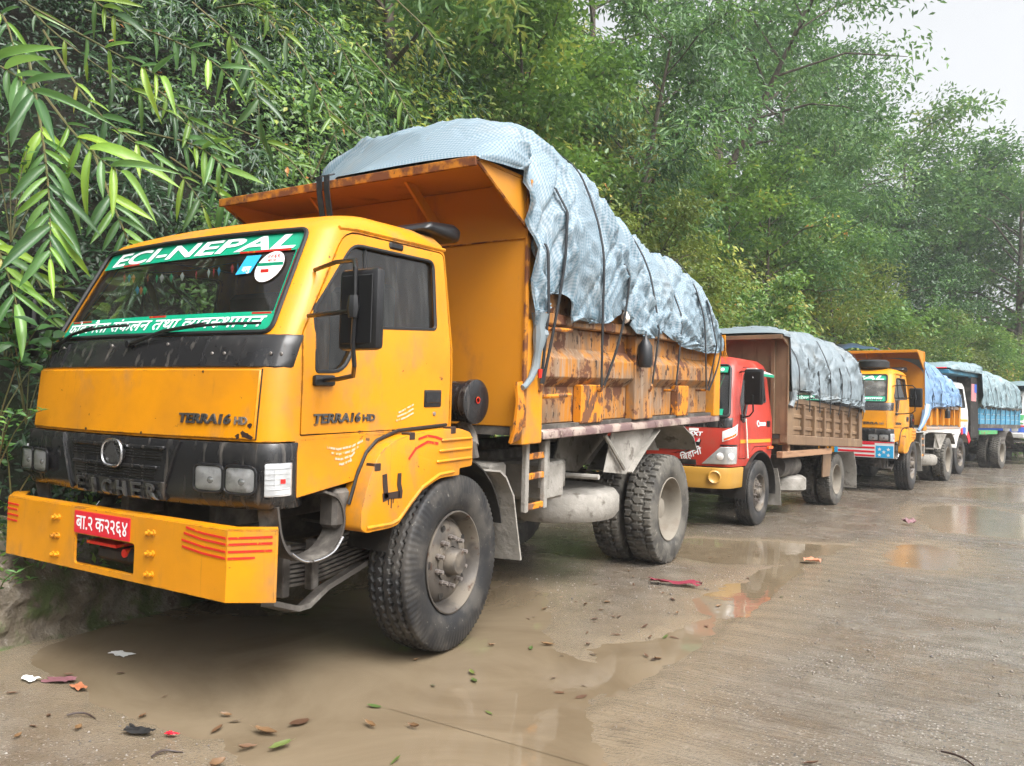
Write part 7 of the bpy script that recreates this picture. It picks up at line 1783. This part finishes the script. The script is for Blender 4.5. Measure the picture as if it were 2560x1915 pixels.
# ================================================================== LITTER
MAT['dead_leaf'] = leaf_mat('dead_leaves', [(0, (.050, .026, .016)), (.5, (.11, .058, .032)), (.85, (.20, .12, .055)), (1, (.26, .17, .07))], .4, .1)
MAT['fresh_leaf'] = leaf_mat('fresh_fallen_leaves', [(0, (.045, .085, .022)), (.5, (.10, .13, .035)), (1, (.26, .24, .06))], .4, .1)
def dead_leaf(seed, curl):
    V = []; F = []; n = 6; r = random.Random(seed)
    for i in range(n):
        t = i / (n - 1); w = .5 * sin(pi * min(1, .06 + t * .94)) ** .8 * (1 - .25 * t) * (1 + .25 * (r.random() - .5)); zc = curl * (2 * t - 1) ** 2 * .35 + .05 * r.random()
        V += [(-w, t - .5, zc + curl * w * .9), (0, t - .5, zc), (w, t - .5, zc + curl * w * .7)]
    for i in range(n - 1): a = i * 3; F += [(a, a + 1, a + 4, a + 3), (a + 1, a + 2, a + 5, a + 4)]
    k = len(V); V += [(0.02, -.5, curl * .35), (-.02, -.5, curl * .35), (.03, -.75, curl * .5), (.0, -.75, curl * .5)]; F += [(k, k + 1, k + 3, k + 2)]
    return V, F
DL = {}
for m in ('dead_leaf', 'fresh_leaf'):
    for k, c in enumerate((.15, .35, .6, .05)):
        V, F = dead_leaf(k, c); me = np_mesh('fallen_leaf', V, [np.array(F)], {'tone': np.full(len(V), (.2, .5, .75, .4)[k])}); me.materials.append(MAT[m]); DL[(m, k)] = me
rp = random.Random(77)
def put_leaf(x, y, s, kind, k, lab, grp, rz=None):
    h, _ = road_height(np.array([x]), np.array([y])); z = max(float(h[0]), -.003) + .004
    o = bpy.data.objects.new('fallen_leaf', DL[(kind, k)]); COL.objects.link(o); o.location = (x, y, z + s * .02); s *= .60; o.scale = (s * rp.uniform(.28, .5), s, s * rp.uniform(.5, 1.0)); o.rotation_euler = (rp.uniform(-.2, .2), rp.uniform(-.2, .2), rz if rz is not None else rp.uniform(0, 6.3))
    tag(o, lab, 'leaf', grp)
SPEC = [(-2.45, 3.62, .15, 'fresh_leaf', 3, 'large green leaf lying in front of the nearest front wheel'), (-2.52, 3.70, .13, 'fresh_leaf', 1, 'yellow-green curled leaf just behind the large green leaf by the front wheel'), (-2.57, 3.42, .09, 'fresh_leaf', 0, 'small yellow leaf left of the large green leaf by the front wheel'),
 (-2.62, 3.02, .12, 'fresh_leaf', 0, 'pale yellow leaf standing in the muddy puddle'), (-2.13, 3.28, .10, 'fresh_leaf', 3, 'small green leaf floating in the muddy puddle'), (-2.47, 2.83, .15, 'dead_leaf', 2, 'brown curled leaf with red tip in the muddy puddle'), (-2.30, 2.93, .12, 'dead_leaf', 2, 'brown rolled leaf in the middle of the muddy puddle'),
 (-2.78, 2.50, .20, 'dead_leaf', 2, 'large dark curled leaf at the edge of the muddy puddle'), (-2.98, 2.40, .14, 'dead_leaf', 1, 'dark brown leaf on the gravel left of the large curled leaf'), (-2.72, 2.35, .16, 'dead_leaf', 1, 'long brown leaf at the tip of the gravel by the puddle'), (-2.62, 2.43, .18, 'fresh_leaf', 1, 'yellowish dry leaf beside the large curled leaf'),
 (-2.66, 2.15, .16, 'dead_leaf', 2, 'pinkish brown leaf at the lower picture edge'), (-3.45, 2.05, .12, 'dead_leaf', 2, 'brown leaf on the gravel at the lower left'), (-2.75, 2.66, .18, 'dead_leaf', 0, 'dark elongated leaf floating near the puddle edge'), (-2.45, 4.42, .15, 'dead_leaf', 2, 'pale brown cupped leaf to the right of the front wheel'),
 (-2.5, 4.30, .10, 'fresh_leaf', 0, 'small yellow-green leaf beside the cupped leaf'), (-1.93, 5.05, .14, 'fresh_leaf', 3, 'green leaf on the gravel strip halfway to the rear wheel'), (-2.12, 5.15, .13, 'dead_leaf', 0, 'dark leaf on the gravel strip near the green one'), (-2.26, 6.05, .16, 'dead_leaf', 0, 'long dark leaf before the rear wheels'), (-1.60, 6.70, .12, 'fresh_leaf', 3, 'green leaf on the wet road right of the rear wheel'),
 (-2.37, 6.62, .16, 'fresh_leaf', 1, 'fresh green leaf sprig on the red cloth'), (-.72, 3.55, .12, 'dead_leaf', 1, 'brown leaf on the wet slab in the right foreground'), (-1.35, 2.62, .09, 'dead_leaf', 2, 'small red-brown leaf near the lower edge of the puddle'), (-2.15, 2.62, .12, 'fresh_leaf', 3, 'flat pale leaf afloat near the lower picture edge')]
for x, y, s, kd, k, lab in SPEC: put_leaf(x, y, s, kd, k, lab, 'fallen leaves on the road')
for k in range(72):
    if k < 42: x, y = rp.uniform(-3.0, -1.75), rp.uniform(3.6, 7.4)
    elif k < 56: x, y = rp.uniform(-2.9, -1.2), rp.uniform(8, 12.5)
    else: x, y = rp.uniform(-4.3, -2.2), rp.uniform(1.7, 2.6)
    put_leaf(x, y, rp.uniform(.05, .12), 'dead_leaf', rp.randrange(4), ('small brown dead leaf on the wet gravel strip beside the nearest truck', 'small brown dead leaf on the mud behind the nearest truck', 'small brown dead leaf on the gravel at the lower left')[0 if k < 42 else 1 if k < 56 else 2], ('dead leaves on the gravel strip', 'dead leaves on the mud', 'dead leaves at the lower left')[0 if k < 42 else 1 if k < 56 else 2])
def scrap(x, y, w, h, mat, name, lab, cat, rz=0, crumple=.012, seed=0):
    hh, _ = road_height(np.array([x]), np.array([y])); z0 = max(float(hh[0]), -.003) + .006
    def fn(u, v):
        px, py = (u - .5) * w, (v - .5) * h; k = fbm(np.array(u * 4 + seed), np.array(v * 4 + seed * 2), 5)
        e = .5 + .9 * float(fbm(np.array(u * 3 + seed * 3), np.array(v * 3), 9)); return (px * e, py * e, crumple * float(k) * 2)
    o = MB().grid(fn, 10, 9).build(name, mat, None, smooth=50); o.location = (x, y, z0); o.rotation_euler = (0, 0, rz); tag(o, lab, cat)
MAT['maroon'] = material('maroon_cloth', (.19, .022, .04), .6, 0, .3); MAT['pink'] = material('faded_pink_wrapper', (.17, .075, .085), .5, 0, .4); MAT['orange_scrap'] = material('orange_wrapper', (.36, .13, .06), .5)
scrap(-2.42, 6.55, .42, .11, 'maroon', 'cloth', 'maroon rag lying on the road in front of the rear wheels', 'rag', .3, .03, 1)
scrap(-4.12, 2.34, .15, .08, 'pink', 'wrapper', 'faded pink wrapper on the gravel at the left picture edge', 'litter', .5, .012, 2)
scrap(-4.22, 2.24, .10, .06, 'paper', 'paper_scrap', 'white paper scrap with print at the left picture edge', 'litter', .2, .008, 3)
scrap(-3.93, 2.33, .11, .055, 'orange_scrap', 'wrapper', 'torn orange and white wrapper on the gravel, right of the pink one', 'litter', -.2, .010, 4)
scrap(-4.30, 2.78, .15, .07, 'paper', 'paper_scrap', 'flat white paper card beneath the earth bank', 'litter', .1, .004, 5)
scrap(-3.20, 2.17, .13, .06, 'rubber', 'plastic_scrap', 'black plastic shred with a red bit on the gravel', 'litter', .3, .015, 6)
scrap(-3.06, 2.23, .05, .035, 'red_sign', 'plastic_scrap', 'small red plastic bit beside the black shred', 'litter', .3, .01, 7)
scrap(-1.72, 8.45, .15, .07, 'orange_scrap', 'wrapper', 'bright orange wrapper in the wet mud behind the nearest truck', 'litter', .4, .03, 8)
scrap(-1.25, 12.3, .16, .10, 'pink', 'wrapper', 'crumpled pink wrapper on the road beside the red truck', 'litter', .4, .06, 9)
for k, (x, y, a, L, lab) in enumerate([(-.20, 3.95, -.7, .20, 'thin curved twig on the wet slab at the right'), (-.55, 3.35, .9, .10, 'short dark twig on the wet slab, lower right'), (-3.55, 2.12, .4, .14, 'thin dark twig on the gravel at the lower left'), (-2.9, 2.10, 1.1, .12, 'thin twig near the lower picture edge')]):
    t_ = MB().tube([(L * (u - .5), .03 * sin(3 * u), .012 + .006 * sin(5 * u)) for u in np.linspace(0, 1, 8)], [.004, .005, .005, .005, .004, .004, .003, .002], 5).build('twig', 'brown_paint', None)
    t_.location = (x, y, float(road_height(np.array([x]), np.array([y]))[0][0])); t_.rotation_euler = (0, 0, a); tag(t_, lab, 'twig')
# ================================================================== DAMP AIR
hz = bpy.data.materials.new('damp_air'); hz.use_nodes = True; nt = hz.node_tree; nt.nodes.clear()
ho = _n(nt, 'ShaderNodeOutputMaterial'); hv = _n(nt, 'ShaderNodeVolumePrincipled')
hv.inputs['Color'].default_value = (.90, .95, 1.0, 1); hv.inputs['Density'].default_value = .0012; hv.inputs['Anisotropy'].default_value = .2
nt.links.new(hv.outputs[0], ho.inputs['Volume'])
o = MB().box(-130, 290, -70, 310, -1.2, 42).build('haze', hz, None, smooth=0); tag(o, 'thin damp haze hanging over the road and the hillside', kind='stuff')
